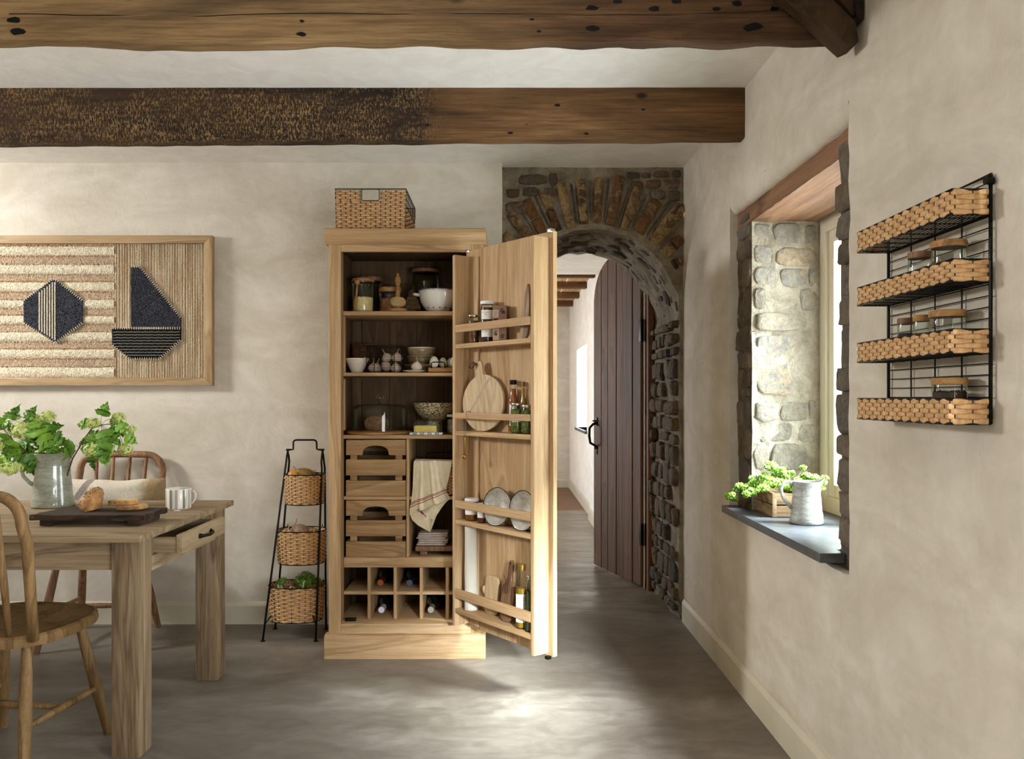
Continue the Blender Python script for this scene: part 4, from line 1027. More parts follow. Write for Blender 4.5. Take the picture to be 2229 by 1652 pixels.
# ============================================================ third shelf
z2_ = shelf(2)
cb1 = thing('serving_board', 'round dark wooden board under the glass cloche on the third shelf', 'board', at(826, 4.02, z2_))
MB().lathe([(.150, 0), (.157, .003), (.158, .011), (.152, .015)], 56).build('board', M_lid, cb1, smooth='auto')
lo = thing('seeded_loaf', 'dark seeded loaf of bread under the glass cloche', 'bread', at(822, 4.02, z2_+.0155))
M_crust = plain('bread_crust', '#6b4022', .7, col2='#96683a', scale=40, bmp=.6, bscale=80); M_crumb = plain('bread_crumb', '#d6bd8e', .9, col2='#b89460', scale=60, bmp=.6, bscale=150)
mb = MB(); mb.ball((-.005, 0, .036), .05, 20, 12, (1.15, .95, .78)); 
for i, vv in enumerate(mb.v): mb.v[i] = (vv[0]+.004*noise.noise(Vector(vv)*40), vv[1]+.004*noise.noise(Vector(vv)*40+Vector((5, 0, 0))), max(0, vv[2]+.003*noise.noise(Vector(vv)*50)))
mb.build('crust', M_crust, lo, smooth=True)
def seeds(n, c, rad, scl, seed, cond=lambda p: True):
    q = random.Random(seed); mb = MB()
    for i in range(n):
        d = Vector((q.gauss(0, 1), q.gauss(0, 1), q.gauss(0, 1))).normalized()
        if not cond(d): continue
        p = Vector(c)+Vector((d.x*rad*scl[0], d.y*rad*scl[1], d.z*rad*scl[2]))
        if p.z < 0.002: continue
        t_ = d.orthogonal(); t_.rotate(Matrix.Rotation(q.uniform(0, 6.28), 3, d)); mb.bit(p, t_, .0034, .0013)
    return mb
M_seed = plain('pale_seed', '#c9a873', .6, col2='#5a3d22', scale=300)
seeds(420, (-.005, 0, .036), .0515, (1.15, .95, .78), 4).build('seeds', M_seed, lo, kind='stuff', fixn=False)
def cloche(name, label, loc, r, h, knob):
    t = thing(name, label, 'cloche', loc)
    MB().lathe([(r, 0), (r, h*.72), (r*.985, h*.86), (r*.93, h*.95), (r*.80, h*.992), (r*.2, h)], 48, close=False, cap0=False).build('dome', M_glass, t, smooth=True)
    MB().lathe([(.006, h), (.008, h+.004), (.006, h+.010), (.014, h+.020), (.0175, h+.031), (.014, h+.042), (.005, h+.048)], 20).build('knob', M_glass_g, t, smooth=True)
    return t
cloche('glass_cloche', 'large clear glass cloche with round knob covering a loaf, third shelf', at(827, 4.02, z2_+.0158), .134, .128, 1)
sb_ = thing('speckled_bowl', 'wide speckled brown and cream bowl on the third shelf', 'bowl', at(946, 4.06, z2_))
m, nt, bs = newmat('speckled_glaze'); v = coords(nt); f = noise_(nt, v, 170, 2, .5)
nt.links.new(ramp(nt, f, [(.44, '#3a2a1c'), (.52, '#cdbf98')]), bs.inputs['Base Color']); bs.inputs['Roughness'].default_value = .3; M_speck = m
MB().lathe([(.034, 0), (.038, .004), (.038, .062), (.05, .066), (.085, .098), (.100, .132), (.102, .150), (.098, .150), (.08, .10), (.03, .075)], 44).build('body', M_speck, sb_, smooth='auto')
bd = thing('butter_dish', 'plaid patterned butter tray holding a block of butter, third shelf', 'dish', at(929, 3.945, z2_))
m, nt, bs = newmat('plaid_glaze'); tcn = N_(nt, 'ShaderNodeTexCoord'); wv = N_(nt, 'ShaderNodeTexWave', Scale=9); nt.links.new(tcn.outputs['Object'], wv.inputs[0]); wv.bands_direction = 'X'
nt.links.new(ramp(nt, wv.outputs[0], [(.35, '#d9dce0'), (.6, '#3b4657'), (.8, '#9aa4b2')]), bs.inputs['Base Color']); bs.inputs['Roughness'].default_value = .25
MB().prism(rrect(-.080, -.05, .078, .05, .012), .0, .011, 'xy').build('tray', m, bd, bevel=.003)
M_butter = plain('butter', '#e8c95e', .45, col2='#edd37a', scale=30)
bt = thing('butter_block', 'block of yellow butter under the small glass cover', 'butter', at(929, 3.945, z2_+.0112))
MB().box((-.052, -.028, 0), (.048, .028, .032)).build('butter', M_butter, bt, bevel=.003); MB().box((-.0588, -.026, 0), (-.0525, .026, .030)).build('cut_slice', M_butter, bt, bevel=.002)
gc = thing('glass_butter_cover', 'small rectangular glass cover with round knob over the butter', 'cover', at(929, 3.945, z2_+.0114))
mb = MB(); L_ = [(rrect(-.066, -.038, .062, .038, .012), 0), (rrect(-.066, -.038, .062, .038, .012), .040), (rrect(-.058, -.032, .054, .032, .012), .057), (rrect(-.03, -.012, .026, .012, .008), .062)]
for j, (pl, z) in enumerate(L_): mb.v += [(x, y, z) for x, y in pl]
n = len(L_[0][0])
for j in range(3):
    for k in range(n): mb.f.append((j*n+k, j*n+(k+1) % n, (j+1)*n+(k+1) % n, (j+1)*n+k)); mb.m.append(0)
mb.f.append(tuple(3*n+k for k in range(n))); mb.m.append(0)
mb.build('cover', M_glass, gc, smooth='auto'); MB().lathe([(.006, .062), (.005, .067), (.010, .074), (.011, .080), (.007, .087)], 16).build('knob', M_glass_g, gc, smooth=True)
jar('storage_jar', 'glass canister half hidden by the rack door at the end of the third shelf', at(989, 3.985, z2_), .036, .095, .012, M_cream, plain('oats', '#8d7f6c', .8, col2='#b8a88e', scale=60), .07, bits=(300, .005, .002))
# ============================================================ cubby with basket, towel, napkins
zc = .7345+.0005
cbk = thing('wicker_basket', 'black rimmed wicker basket with a towel over it, in the cupboard cubby', 'basket', (-.29, 4.05, zc))
ms, mw = MB(), MB(); a_, d_ = .135, .13
weave(ms, mw, rectstakes(a_, d_, .02), [.006+.0078*i for i in range(19)], .0032, .54, .0023)
for z in (.002, .156): mw.tube([(-a_, -d_, z), (a_, -d_, z), (a_, d_, z), (-a_, d_, z)], .003, 6, closed=True)
mw.tube([(-.10, d_, .156), (-.09, d_, .185), (0, d_, .188), (.10, d_, .185), (.11, d_, .156)], .0026, 6)
ms.build('woven_strands', M_wick, cbk, smooth=True, kind='stuff', fixn=False); mw.build('wire_frame', M_black, cbk, smooth=True, fixn=False)
# towel: three lapped sheets of one cloth
M_lin = plain('linen', '#d8c8a6', .9, col2='#e3d6ba', scale=30, bmp=.4, bscale=400); M_red = plain('red_stripe', '#7e1f1f', .9)
tow = thing('linen_towel', 'cream linen towel with red stripes draped over the cubby basket', 'towel', (-.3, 3.88, .9))
def sheet(mb, top, bot, left, right, Y, nu=44, nv=60, folds=3.5, amp=.010, ph=0, stripes=(), dy=0):
    """left and right: lists of (px, py) down the edges; folds run down the cloth"""
    def interp(L, t):
        k = t*(len(L)-1); i = min(int(k), len(L)-2); f = k-i
        return (L[i][0]*(1-f)+L[i+1][0]*f, L[i][1]*(1-f)+L[i+1][1]*f)
    def fn(u, v):
        a, b_ = interp(left, v), interp(right, v); x = a[0]*(1-u)+b_[0]*u; y = a[1]*(1-u)+b_[1]*u
        yy = Y-amp*(.25+.75*v)*(1+math.sin(u*folds*2*PI+ph+v*1.1+.5*math.sin(v*3)))+.003*noise.noise(Vector((u*6, v*6, ph)))-dy*v
        p = P(x, y, 3.88); return (p.x+.3, yy-3.88, p.z-.9)
    mb.grid(nu, nv, fn, mfn=lambda i, j: 1 if any(a <= j/nv <= b_ for a, b_ in stripes) else 0)
tm = MB()
sheet(tm, None, None, [(901, 1004), (900, 1035), (899, 1062), (897, 1085), (893, 1108), (893, 1120)], [(948, 1002), (957, 1022), (962, 1045), (967, 1060), (974, 1074), (980, 1085)], 3.885, folds=2.6, amp=.016, ph=1, stripes=((.655, .675), (.695, .715), (.735, .755)))
sheet(tm, None, None, [(893, 1119), (894, 1124), (898, 1132), (910, 1143), (936, 1157)], [(979, 1086), (972, 1092), (962, 1104), (950, 1122), (937, 1157)], 3.882, nv=30, folds=1.4, amp=.010, ph=2, stripes=())
sheet(tm, None, None, [(946, 1003), (955, 1030), (964, 1060)], [(984, 1006), (978, 1035), (970, 1068)], 3.889, nu=14, nv=20, folds=.7, amp=.005, ph=0)
# cloth running back over the rim
def back(u, v): p = P(901+83*u, 1004+2*u, 3.88); return (p.x+.3, .02-.01*math.sin(u*2.4*2*PI+1)*(1-v)+v*.11, p.z-.9+.005*math.sin(v*PI)+.0005)
tm.grid(30, 10, back)
tm.build('cloth', [M_lin, M_red], tow, smooth=True, solid=.0016, fixn=False)
st2 = MB()
for k in range(3):
    A, B = P(907+3.2*k, 1108.5-1.2*k, 3.878), P(941-2.0*k+2, 1134.5+3.0*k-2, 3.878); o_ = Vector((-.3, 3.88, .9)); st2.tube([A-o_+Vector((0, -.006, 0)), (A+B)/2-o_+Vector((0, -.0085, -.001)), B-o_+Vector((0, -.004, 0))], .0011, 4)
st2.build('red_band', M_red, tow)
nb_ = thing('footed_board', 'small rustic footed wooden board under a stack of napkins in the cubby', 'board', (-.29, 4.0, .4485))
mb = MB(); mb.box((-.125, -.085, .022), (.12, .085, .046)); mb.build('board_top', M_walnut, nb_, bevel=.006)
for x in (-.105, .08): MB().box((x, -.08, 0), (x+.035, .08, .0215)).build('foot', M_walnut, nb_, bevel=.004)
M_nap = plain('mauve_linen', '#b7a69c', .9, col2='#cbbdb3', scale=30, bmp=.3, bscale=300)
nk0 = None
for i in range(6):
    if nk0 is None:
        def nf(u, v):
            a = v*PI*2; rr_ = .0045
            x = -.095+.13*(1-u)*1.0+.03; return (0, 0, 0)
        mb = MB()
        def layer(z, dz):
            mb.grid(16, 10, lambda u, v: (-.068+.136*u, -.055+.11*v, z+.0016*noise.noise(Vector((u*5, v*4, z*300)))+dz*(1 if u > .02 else 0)))
        layer(.001, 0); layer(.0075, 0)
        mb.grid(6, 10, lambda u, v: (-.068-.0034*math.sin(u*PI), -.055+.11*v, .001+.0065*u))
        mb.grid(16, 6, lambda u, v: (-.068+.136*u, -.055-.0034*math.sin(v*PI), .001+.0065*v))
        nk = nk0 = mb.build('linen_napkin', M_nap, smooth=True, solid=.0014, fixn=False)
    else: nk = nk0.copy(); C.objects.link(nk)
    nk.location = (-.335+.004*((i*7) % 3-1), 3.985, .4485+.0475+i*.0104); nk.rotation_euler.z = .03*((i*5) % 3-1)
    tag(nk, 'folded mauve linen napkin, '+('bottom one of the stack on the footed board', 'second from the bottom of the stack', 'third from the bottom of the stack', 'third from the top of the stack', 'second from the top of the stack', 'topmost of the stack under the towel')[i], 'napkin', 'napkins stacked in the cubby')
# wine bottles
M_bot = plain('bottle_glass_dark', '#10140e', .12, spec=.6)
for nm, cap, x, z, dx, lb in (('r', plain('copper_foil', '#b4683c', .3, .8), 829, .288, .0, 'wine bottle with copper foil cap, upper row of cubbies'), ('b', plain('blue_foil', '#5b6782', .25, .8), 892, .288, 0, 'wine bottle with blue grey foil cap, upper row of cubbies'),
        ('w', plain('white_foil', '#c9ccd8', .35), 831, .1595, 0, 'wine bottle with white cap, lower row of cubbies'), ('g', plain('pale_foil', '#a8a49a', .3, .3), 938, .1595, 0, 'wine bottle with pale grey cap, lower row of cubbies')):
    xx = WX(x, 3.92); rz_ = .0
    t = thing('wine_bottle', lb, 'bottle', (xx, 3.903, z+.0372), group='wine bottles in the cubbies')
    for nm2, pr, m_ in (('glass_body', [(.0115, .06), (.013, .075), (.015, .10), (.034, .145), (.0365, .16), (.0360, .290), (.034, .296)], M_bot), ('cap', [(.0135, 0), (.0150, .002), (.0150, .012), (.0138, .014), (.0142, .062)], cap)):
        o = MB().lathe(pr, 24).build(nm2, m_, t, smooth='auto'); o.rotation_euler = (-PI/2, 0, 0)
    t.rotation_euler = (0.0, 0, math.radians(-1.5))
# ============================================================ on the door rack
def dput(px, v, z): u = UD(px, v); p = D(u, v, z); return p, u
FACE = math.atan2(-1, .02)           # direction toward the camera
M_dkjam = plain('dark_preserve', '#2a120c', .3, col2='#5a2c16', scale=30)
zs1 = 1.4385
p, u = dput(1031, .046, zs1); jar('preserve_jar', 'short jar of pickled figs with a silvery lid, first on the top door shelf', p, .0255, .126, .010, M_steel, plain('pickled_fig', '#4c2a16', .35, col2='#8a5a2a', scale=45), .1, neck=.008, gl=M_glass)
p, u = dput(1060.5, .043, zs1); j = jar('preserve_jar', 'tall dark preserve jar with two white labels and a white lid, top door shelf', p, .030, .178, .014, M_whitelid, M_dkjam, .15, neck=.008, label_band=(.098, .138, FACE-.95, FACE+.95))
mb = MB(); mb.grid(14, 1, lambda a_, b_: (.0308*math.cos(FACE-.95+1.9*a_), .0308*math.sin(FACE-.95+1.9*a_), .022+.042*b_)); mb.build('paper_label', M_paper, j, smooth=True)
join_text(j, ['PRESERVE', 'JAM'], .0313, FACE-.25, (.126, .117), .0062); join_text(j, ['PEACH', '& JAM'], .0313, FACE-.35, (.053, .043), .0068)
# kraft box: faces along the door
bx = thing('kraft_tea_box', 'brown carton with a dark floral print and window, top door shelf', 'box', dput(1090, .038, zs1)[0], rz=-.25); bx.scale = (.86, .84, 1)
M_kraft = plain('kraft_card', '#7b5a48', .7, col2='#8a6a58', scale=20); M_kraftd = plain('brown_card', '#5c3820', .6, col2='#6e4426', scale=15)
mb = MB(); mb.box((-.034, -.026, 0), (.036, .026, .150)); mb.m = [0, 0, 0, 1, 1, 0]; mb.build('carton', [M_kraft, M_kraftd], bx, bevel=.0008, seg=1)
bxl = lambda nm, a, b_, m_: MB().box(a, b_).build(nm, m_, bx)
bxl('paper_label', (-.0348, -.0268, .10), (-.004, -.0262, .132), plain('pink_label', '#b59a90', .7)); bxl('window', (-.030, -.0267, .068), (-.008, -.0262, .094), M_black)
MB().box((-.034, -.0268, .004), (-.002, -.0263, .062)).build('lower_label', plain('tan_card', '#b89a80', .7), bx)
sw = MB()
def scroll(cx, cz, s_, y, ph):
    for k in range(4):
        pts = [(cx+s_*(.25+.2*k)*math.cos(ph+t*.5)*(1-.06*t), y, cz+s_*(.22+.13*k)*math.sin(ph+t*.5)*(1-.04*t)) for t in range(12)]; sw.tube(pts, .0006, 4)
scroll(-.018, .036, .016, -.0270, .3); scroll(-.018, .030, .014, -.0270, 2.5); scroll(.016, .128, .018, -.0264, 1.2); scroll(.022, .122, .014, -.0264, 3.3); scroll(.016, .02, .016, -.0264, .6)
sw.build('scroll_print', M_ink, bx)
lz = MB(); 
for i, s_ in enumerate(('MINT', 'GREEN', 'TEA')):
    lz.box((-.030+.001*i, -.0271, .1225-.008*i), (-.010-.002*i, -.0268, .1238-.008*i))
lz.build('printed_lines', M_ink, bx, fixn=False)
# slim wooden board / bat leaning
def in_door(name, label, cat, u, v, z, lean=0, roll=0, group=None, yaw=0):
    """thing whose local x runs along the door, y into the door, z up; lean tips the top toward the door, roll turns it in its plane"""
    t = thing(name, label, cat, D(u, v, z), group=group); t.rotation_euler = (Matrix.Rotation(dang+yaw, 3, 'Z') @ Matrix.Rotation(-lean, 3, 'X') @ Matrix.Rotation(roll, 3, 'Y')).to_euler(); return t
lb_ = in_door('carved_wooden_dish', 'long narrow carved wooden dish leaning upright on the top door shelf', 'dish', UD(1141, .05), .055, zs1+.001, .10)
def lens_poly(w_, h, n=16):
    L = []
    for i in range(n+1): t = i/n; L.append((w_*math.sin(PI*min(1, t*.62+.0)**.62)*1.0 if t > 0 else 0.001, h*t))
    return L
pts = [(.0, .0), (.014, .003), (.023, .018), (.0255, .045), (.0245, .085), (.021, .13), (.016, .17), (.009, .205), (.001, .228)]
poly = pts+[(-x, z) for x, z in reversed(pts[1:])]
MB().prism(poly, 0, .012, 'xz').build('dish', wood('ashy_dish_wood', '#c2a98a', '#a58b6e', '#80684f', 'z', 7, .6, 2), lb_, bevel=.003)
# round paddle board on the second shelf
zs2 = 1.0515
pb = in_door('round_chopping_board', 'round pale wooden paddle board with handle and leather loop on the second door shelf', 'chopping board', UD(1058, .043), .045, zs2+.0035, .05, -.20, yaw=.16)
Rb = .124; n = 60; poly = []
for k in range(n+1):
    a = PI/2+.19+(2*PI-.38)*k/n; poly.append((Rb*math.cos(a), Rb+Rb*math.sin(a)))
hw = .021; z_ = 2*Rb-.003
pl = poly+[(hw, z_+.002), (hw*.95, z_+.055), (hw*.6, z_+.066), (-hw*.6, z_+.066), (-hw*.95, z_+.055), (-hw, z_+.002)]
MB().prism(pl, 0, .014, 'xz').build('board', M_palewood, pb, bevel=.003)
mb = MB(); d_ = Vector((math.cos(.72), 0, math.sin(.72))); n_ = Vector((-d_.z, 0, d_.x)); c_ = Vector((0, 0, Rb+.012))
for o_, l in ((.026, .104),): mb.add([c_+n_*(o_-.006)-d_*l*.9+Vector((0, -.0004, 0)), c_+n_*(o_-.006)+d_*l+Vector((0, -.0004, 0)), c_+n_*(o_+.006)+d_*l+Vector((0, -.0004, 0)), c_+n_*(o_+.006)-d_*l*.9+Vector((0, -.0004, 0))], [(0, 1, 2, 3)])
mb.build('inlay_strip', plain('grey_inlay', '#b3a085', .6, col2='#a38e72', scale=30), pb)
MB().tube([(-.004, -.004, z_+.05), (-.018, -.012, z_+.062), (-.038, -.016, z_+.058), (-.044, -.01, z_+.044), (-.03, -.012, z_+.040), (-.012, -.008, z_+.052)], [.003, .006, .008, .007, .006, .003], 6, flat=.5, closed=True).build('leather_loop', M_leath, pb, smooth=True)
M_amber = glass('amber_liquid', '#c8702c', .15); M_amb = plain('amber_oil', '#a3501c', .15, coat=.6); M_amb2 = plain('golden_oil', '#c98a24', .15, coat=.6)
def bottle(name, label, loc, r, h, cap_m, liq_m, liq_t, neck_r, sh, cap_h=.02, gl=None, group=None, lab=None):
    t = thing(name, label, 'bottle', loc, group=group)
    pr = [(r*.9, 0), (r, .004), (r, h*sh), (r*.94, h*(sh+.04)), (neck_r*1.15, h*(sh+.12)), (neck_r, h*(sh+.17)), (neck_r, h-cap_h)]
    MB().lathe(pr, 28).build('glass_body', gl or M_glass, t, smooth='auto')
    MB().lathe([(r*.86, .005), (r*.95, .009)]+([(r*.95, liq_t)] if liq_t <= h*sh else [(r*.95, h*sh-.001), (r*.88, h*(sh+.04)), (neck_r*.98, h*(sh+.12)), (neck_r*.9, min(liq_t, h-cap_h-.002))]), 24).build('contents', liq_m, t, smooth='auto')
    MB().lathe([(neck_r*1.15, h-cap_h), (neck_r*1.2, h-cap_h+.002), (neck_r*1.2, h-.002), (neck_r*1.05, h)], 20).build('cap', cap_m, t, smooth='auto')
    if lab: z0, z1, w_ = lab; mb = MB(); mb.grid(14, 1, lambda u, v: ((r+.0008)*math.cos(FACE-w_+2*w_*u), (r+.0008)*math.sin(FACE-w_+2*w_*u), z0+(z1-z0)*v)); mb.build('paper_label', M_paper, t, smooth=True)
    return t
p, u = dput(1117, .022, zs2); bottle('sauce_bottle', 'amber bottle with black cap and white label on the second door shelf', p, .0205, .222, M_black, M_amb, .185, .0125, .60, lab=(.03, .12, .9))
p, u = dput(1139, .0135, zs2); bottle('sauce_bottle', 'golden oil bottle with a cork, half hidden behind the amber bottle', p, .0125, .214, M_walnut, M_amb2, .19, .007, .58)
M_ol = plain('green_olive', '#4e5a24', .3, col2='#7c8438', scale=60)
p, u = dput(1125, .0475, zs2); o = jar('olive_jar', 'jar of mixed olives with silver lid in front of the amber bottle', p, .0245, .125, .010, M_steel, M_ol, .095, bits=(150, .007, .006), neck=.006, label_band=(.048, .075, FACE-1, FACE+1), solidfill=True)
p, u = dput(1147, .050, zs2); jar('olive_jar', 'jar of green olives with grey lid next to the rack side', p, .022, .118, .011, M_steel, M_ol, .09, bits=(150, .007, .006), neck=.006)
# S hook, ring and brass measuring spoon on the second rail
hk = in_door('hanging_hook', 'steel S hook over the second door rail', 'hook', UD(1017, .085), .085, 1.08)
M_hk = plain('dark_steel', '#6e6a64', .35, .9)
MB().tube([(0, .020, .040), (0, .018, .055), (0, .008, .060), (0, -.003, .056), (0, -.006, .045), (0, -.006, -.005), (-.004, -.008, -.020), (-.012, -.009, -.024), (-.020, -.009, -.016), (-.022, -.009, -.004)], .0014, 7).build('hook', M_hk, hk, smooth=True)
sp_ = in_door('measuring_spoon', 'brass measuring spoon on a ring hanging from the S hook', 'spoon', UD(1012, .094), .094, 1.03)
rg = MB(); rg.tube([(.007*math.cos(2*PI*k/20), 0, .016+.026*math.sin(2*PI*k/20)) for k in range(20)], .0009, 6, closed=True); rg.build('ring', M_hk, sp_, smooth=True)
hb = MB(); hb.box((-.0045, -.001, -.078), (.0045, .001, -.006)); hb.build('handle', M_brass, sp_, bevel=.0009)
mb = MB()
prf = [(.002, -.0125), (.008, -.0098), (.0115, -.005), (.0128, 0), (.0116, .0002), (.0105, -.0045), (.007, -.0085), (.002, -.0112)]
mb.lathe(prf, 24); o = mb.build('bowl', M_brass, sp_, smooth=True); o.location = (0, -.001, -.089); o.rotation_euler.x = -PI/2+0.0
# third shelf: jars and bowls
zs3 = .6545
M_honey = plain('caramel', '#8a5424', .3); M_chut = plain('red_chutney', '#6e2814', .35)
p, u = dput(1027, .0425, zs3); jar('preserve_jar', 'wide caramel jar with white lid and white label, third door shelf', p, .0310, .098, .014, M_whitelid, M_honey, .07, neck=.006, label_band=(.028, .06, FACE-1.2, FACE+1.2))
p, u = dput(1048, .0535, zs3); j = jar('preserve_jar', 'small red chutney jar with white lid and label, third door shelf', p, .020, .085, .012, M_whitelid, M_chut, .06, neck=.006, label_band=(.024, .052, FACE-1, FACE+1))
join_text(j, ['CHERRY', 'JAM'], .0213, FACE-.25, (.042, .034), .005)
m, nt, bs = newmat('grey_stoneware'); v = coords(nt); n_1 = noise_(nt, v, 30, 6, .7)
nt.links.new(ramp(nt, n_1, [(.35, '#a09888'), (.65, '#d2ccc0')]), bs.inputs['Base Color']); bs.inputs['Roughness'].default_value = .25; bs.inputs['Coat Weight'].default_value = .4; bump(nt, bs, noise_(nt, coords(nt, (1, 12, 1)), 30, 2, .5), .5, .004); M_gst = m
def tiltbowl(label, px, lean, r, yaw, v):
    t = thing('ridged_bowl', label, 'bowl', D(UD(px, v), v, zs3+.0015), group='grey ridged bowls')
    # bowl standing on its rim, mouth toward the room
    pr = [(r*.25, 0), (r*.4, .001), (r*.72, .014), (r*.92, .030), (r, .046), (r*.985, .047), (r*.90, .034), (r*.7, .018), (r*.38, .006), (r*.1, .005)]
    def fn(p, a): k = 1+.018*math.sin(3*a+1)+.012*math.sin(5*a); return Vector((p.x*k, p.y*k, p.z))
    rot = (Matrix.Rotation(dang+yaw, 4, 'Z') @ Matrix.Rotation(PI/2-lean, 4, 'X'))
    L = Matrix.Translation((0, 0, r*.99)) @ Matrix.Rotation(0, 4, 'Z')
    b_ = MB(); b_.lathe(pr, 48, fn=fn); o = b_.build('bowl', M_gst, t, smooth=True)
    rm = MB(); rm.tube([fn(Vector((r*.995*math.cos(2*PI*k/48), r*.995*math.sin(2*PI*k/48), .0468)), 2*PI*k/48) for k in range(48)], .0016, 6, closed=True); ro = rm.build('dark_rim', M_black, t, smooth=True)
    zz = r*math.cos(lean)
    for q_ in (o, ro): q_.matrix_local = Matrix.Translation((0, 0, zz)) @ rot @ Matrix.Translation((0, 0, -.0468))
tiltbowl('round grey ridged bowl with dark rim tipped on its edge, third door shelf', 1081, .16, .081, .15, .0535)
tiltbowl('grey ridged bowl with dark rim partly behind the rack side board', 1137, .12, .082, .04, .0535)
# bottom shelf
zs4 = .2555
pr_ = in_door('parchment_roll', 'tall roll of white baking parchment standing on the bottom door shelf', 'roll', UD(1026, .042), .042, zs4+.001, 0, -.01)
def pf(p, a): k = 1+.04*noise.noise(Vector((math.cos(a)*2, math.sin(a)*2, p.z*14))); return Vector((p.x*k, p.y*k, p.z))
MB().lathe([(.028, 0), (.0300, .002)]+[(.0300-.003*i/30, .002+.366*i/30) for i in range(1, 31)]+[(.022, .371)], 30, fn=pf).build('paper', plain('parchment', '#cfc9bb', .7, bmp=.3, bscale=30), pr_, smooth=True)
pc = in_door('chopping_board', 'small pale rounded chopping board leaning behind the dark paddle board', 'chopping board', UD(1068, .020), .022, zs4+.001, .05)
pl = rrect(-.047, 0, .047, .165, .022, 6); MB().prism(pl, 0, .012, 'xz').build('board', M_palewood, pc, bevel=.004)
MB().prism([(-.047, .075), (-.066, .090), (-.068, .106), (-.047, .118)], .001, .011, 'xz').build('handle', M_palewood, pc, bevel=.003)
dp = in_door('paddle_board', 'dark oval wooden paddle board with looped leather cord, bottom door shelf', 'chopping board', UD(1099, .05), .052, zs4+.001, .10, .04)
pts = [(.0, .0), (.018, .002), (.034, .012), (.043, .03), (.046, .06), (.046, .12), (.041, .148), (.026, .162), (.017, .178), (.0135, .20), (.0135, .245), (.011, .256), (0, .26)]
pts = [(x*.92, z) for x, z in pts]; poly = pts+[(-x, z) for x, z in reversed(pts[1:-1])]
MB().prism(poly, 0, .013, 'xz').build('board', M_walnut, dp, bevel=.004)
cd = MB(); cd.tube([(0, -.002, .245), (.006, -.006, .22), (.008, -.005, .18), (.002, -.006, .130), (-.004, -.005, .118), (-.006, -.006, .135), (-.002, -.005, .175), (-.001, -.002, .245)], .0014, 6)
cd.tube([(0, -.003, .17), (-.014, -.006, .16), (-.026, -.005, .142), (-.024, -.006, .128), (-.010, -.006, .120), (.004, -.006, .126)], .0013, 6); cd.tube([(-.006, -.006, .165), (-.018, -.007, .178), (-.024, -.008, .192)], .0013, 6)
cd.build('leather_cord', M_leath, dp, smooth=True); MB().lathe([(.004, -.001), (.0052, .0005)], 12).build('hole', M_black, dp).matrix_local = Matrix.Translation((0, -.0006, .246)) @ Matrix.Rotation(PI/2, 4, 'X')
M_oil = plain('olive_oil', '#9a7420', .15, coat=.5)
p, u = dput(1136.5, .0465, zs4); j = bottle('oil_bottle', 'olive oil bottle with gold cap and white printed label, bottom door shelf', p, .0275, .262, plain('gold_cap', '#c09a4c', .3, .8), M_oil, .165, .0125, .66, .026, lab=(.028, .142, 1.15))
join_text(j, ['THE', 'WHITE & TARTUFO', 'CONDIMENT', 'FLAVOURED OIL', 'ITALY', 'COLD PRESSED', 'EXTRA VIRGIN', '500 ML'], .0287, FACE, (.132, .123, .115, .103, .096, .082, .074, .066), .0055)
p, u = dput(1152, .056, zs4); t = bottle('oil_bottle', 'green glass flip top bottle squeezed against the rack side', p, .018, .225, M_steel, plain('dark_oil', '#4a4a34', .2), .14, .008, .60, .012, gl=M_glass_g)
MB().tube([(-.009, -.009, .16), (-.012, -.010, .19), (-.004, -.011, .215), (.004, -.011, .222)], .0012, 6).build('wire_bail', M_steel, t, smooth=True)
# ============================================================ dining table
TX = -1.207
tb = thing('dining_table', 'rustic weathered wooden dining table with thick square legs', 'table', (-2.2, 3.17, 0))
def tbx(nm, a, b_, mat, bevel=.005, parent=tb, **k): o_ = Vector((-2.2, 3.17, 0)); return MB().box(tuple(Vector(a)-o_), tuple(Vector(b_)-o_)).build(nm, mat, parent, bevel=bevel, **k)
ys = [2.70, 2.885, 3.07, 3.26, 3.45, 3.640]
for i in range(5):
    tbx('plank', (-3.35, ys[i]+.0004, .725), (TX+.022+.002*((i*3) % 2), ys[i+1]-.0004, .748), M_table_x, .0028)
for nm, x0, y0 in (('leg', TX-.096, 2.748), ('leg', TX-.096, 3.498), ('leg', -3.30, 2.748), ('leg', -3.30, 3.498)): tbx(nm, (x0, y0, 0), (x0+.096, y0+.096, .7245), M_table_z, .006)
tbx('apron', (-3.204, 2.765, .622), (TX-.098, 2.79, .7235), M_table_x); tbx('apron', (-3.204, 3.552, .622), (TX-.098, 3.577, .7235), M_table_x)
tbx('end_rail', (TX-.035, 2.846, .6), (TX-.008, 3.497, .652), M_table_y, .003); tbx('end_rail', (-3.28, 2.846, .6), (-3.255, 3.497, .7235), M_table_y, .003)
tbx('end_block', (TX-.035, 2.846, .653), (TX-.008, 2.872, .7235), M_table_z, .001); tbx('end_block', (TX-.035, 3.335, .653), (TX-.008, 3.497, .7235), M_table_z, .001)
dw_ = tbx('drawer', (-1.137, 2.877, .656), (-1.117, 3.325, .7225), M_table_y, .003)
tbx('drawer_side', (-1.55, 2.885, .658), (-1.1375, 2.899, .712), M_table_x, .002, dw_); tbx('drawer_side', (-1.55, 3.303, .658), (-1.1375, 3.317, .712), M_table_x, .002, dw_)
tbx('drawer_base', (-1.54, 2.8995, .661), (-1.1375, 3.3025, .666), M_table_x, .001, dw_); tbx('drawer_back', (-1.55, 2.8995, .667), (-1.538, 3.3025, .708), M_table_y, .001, dw_)
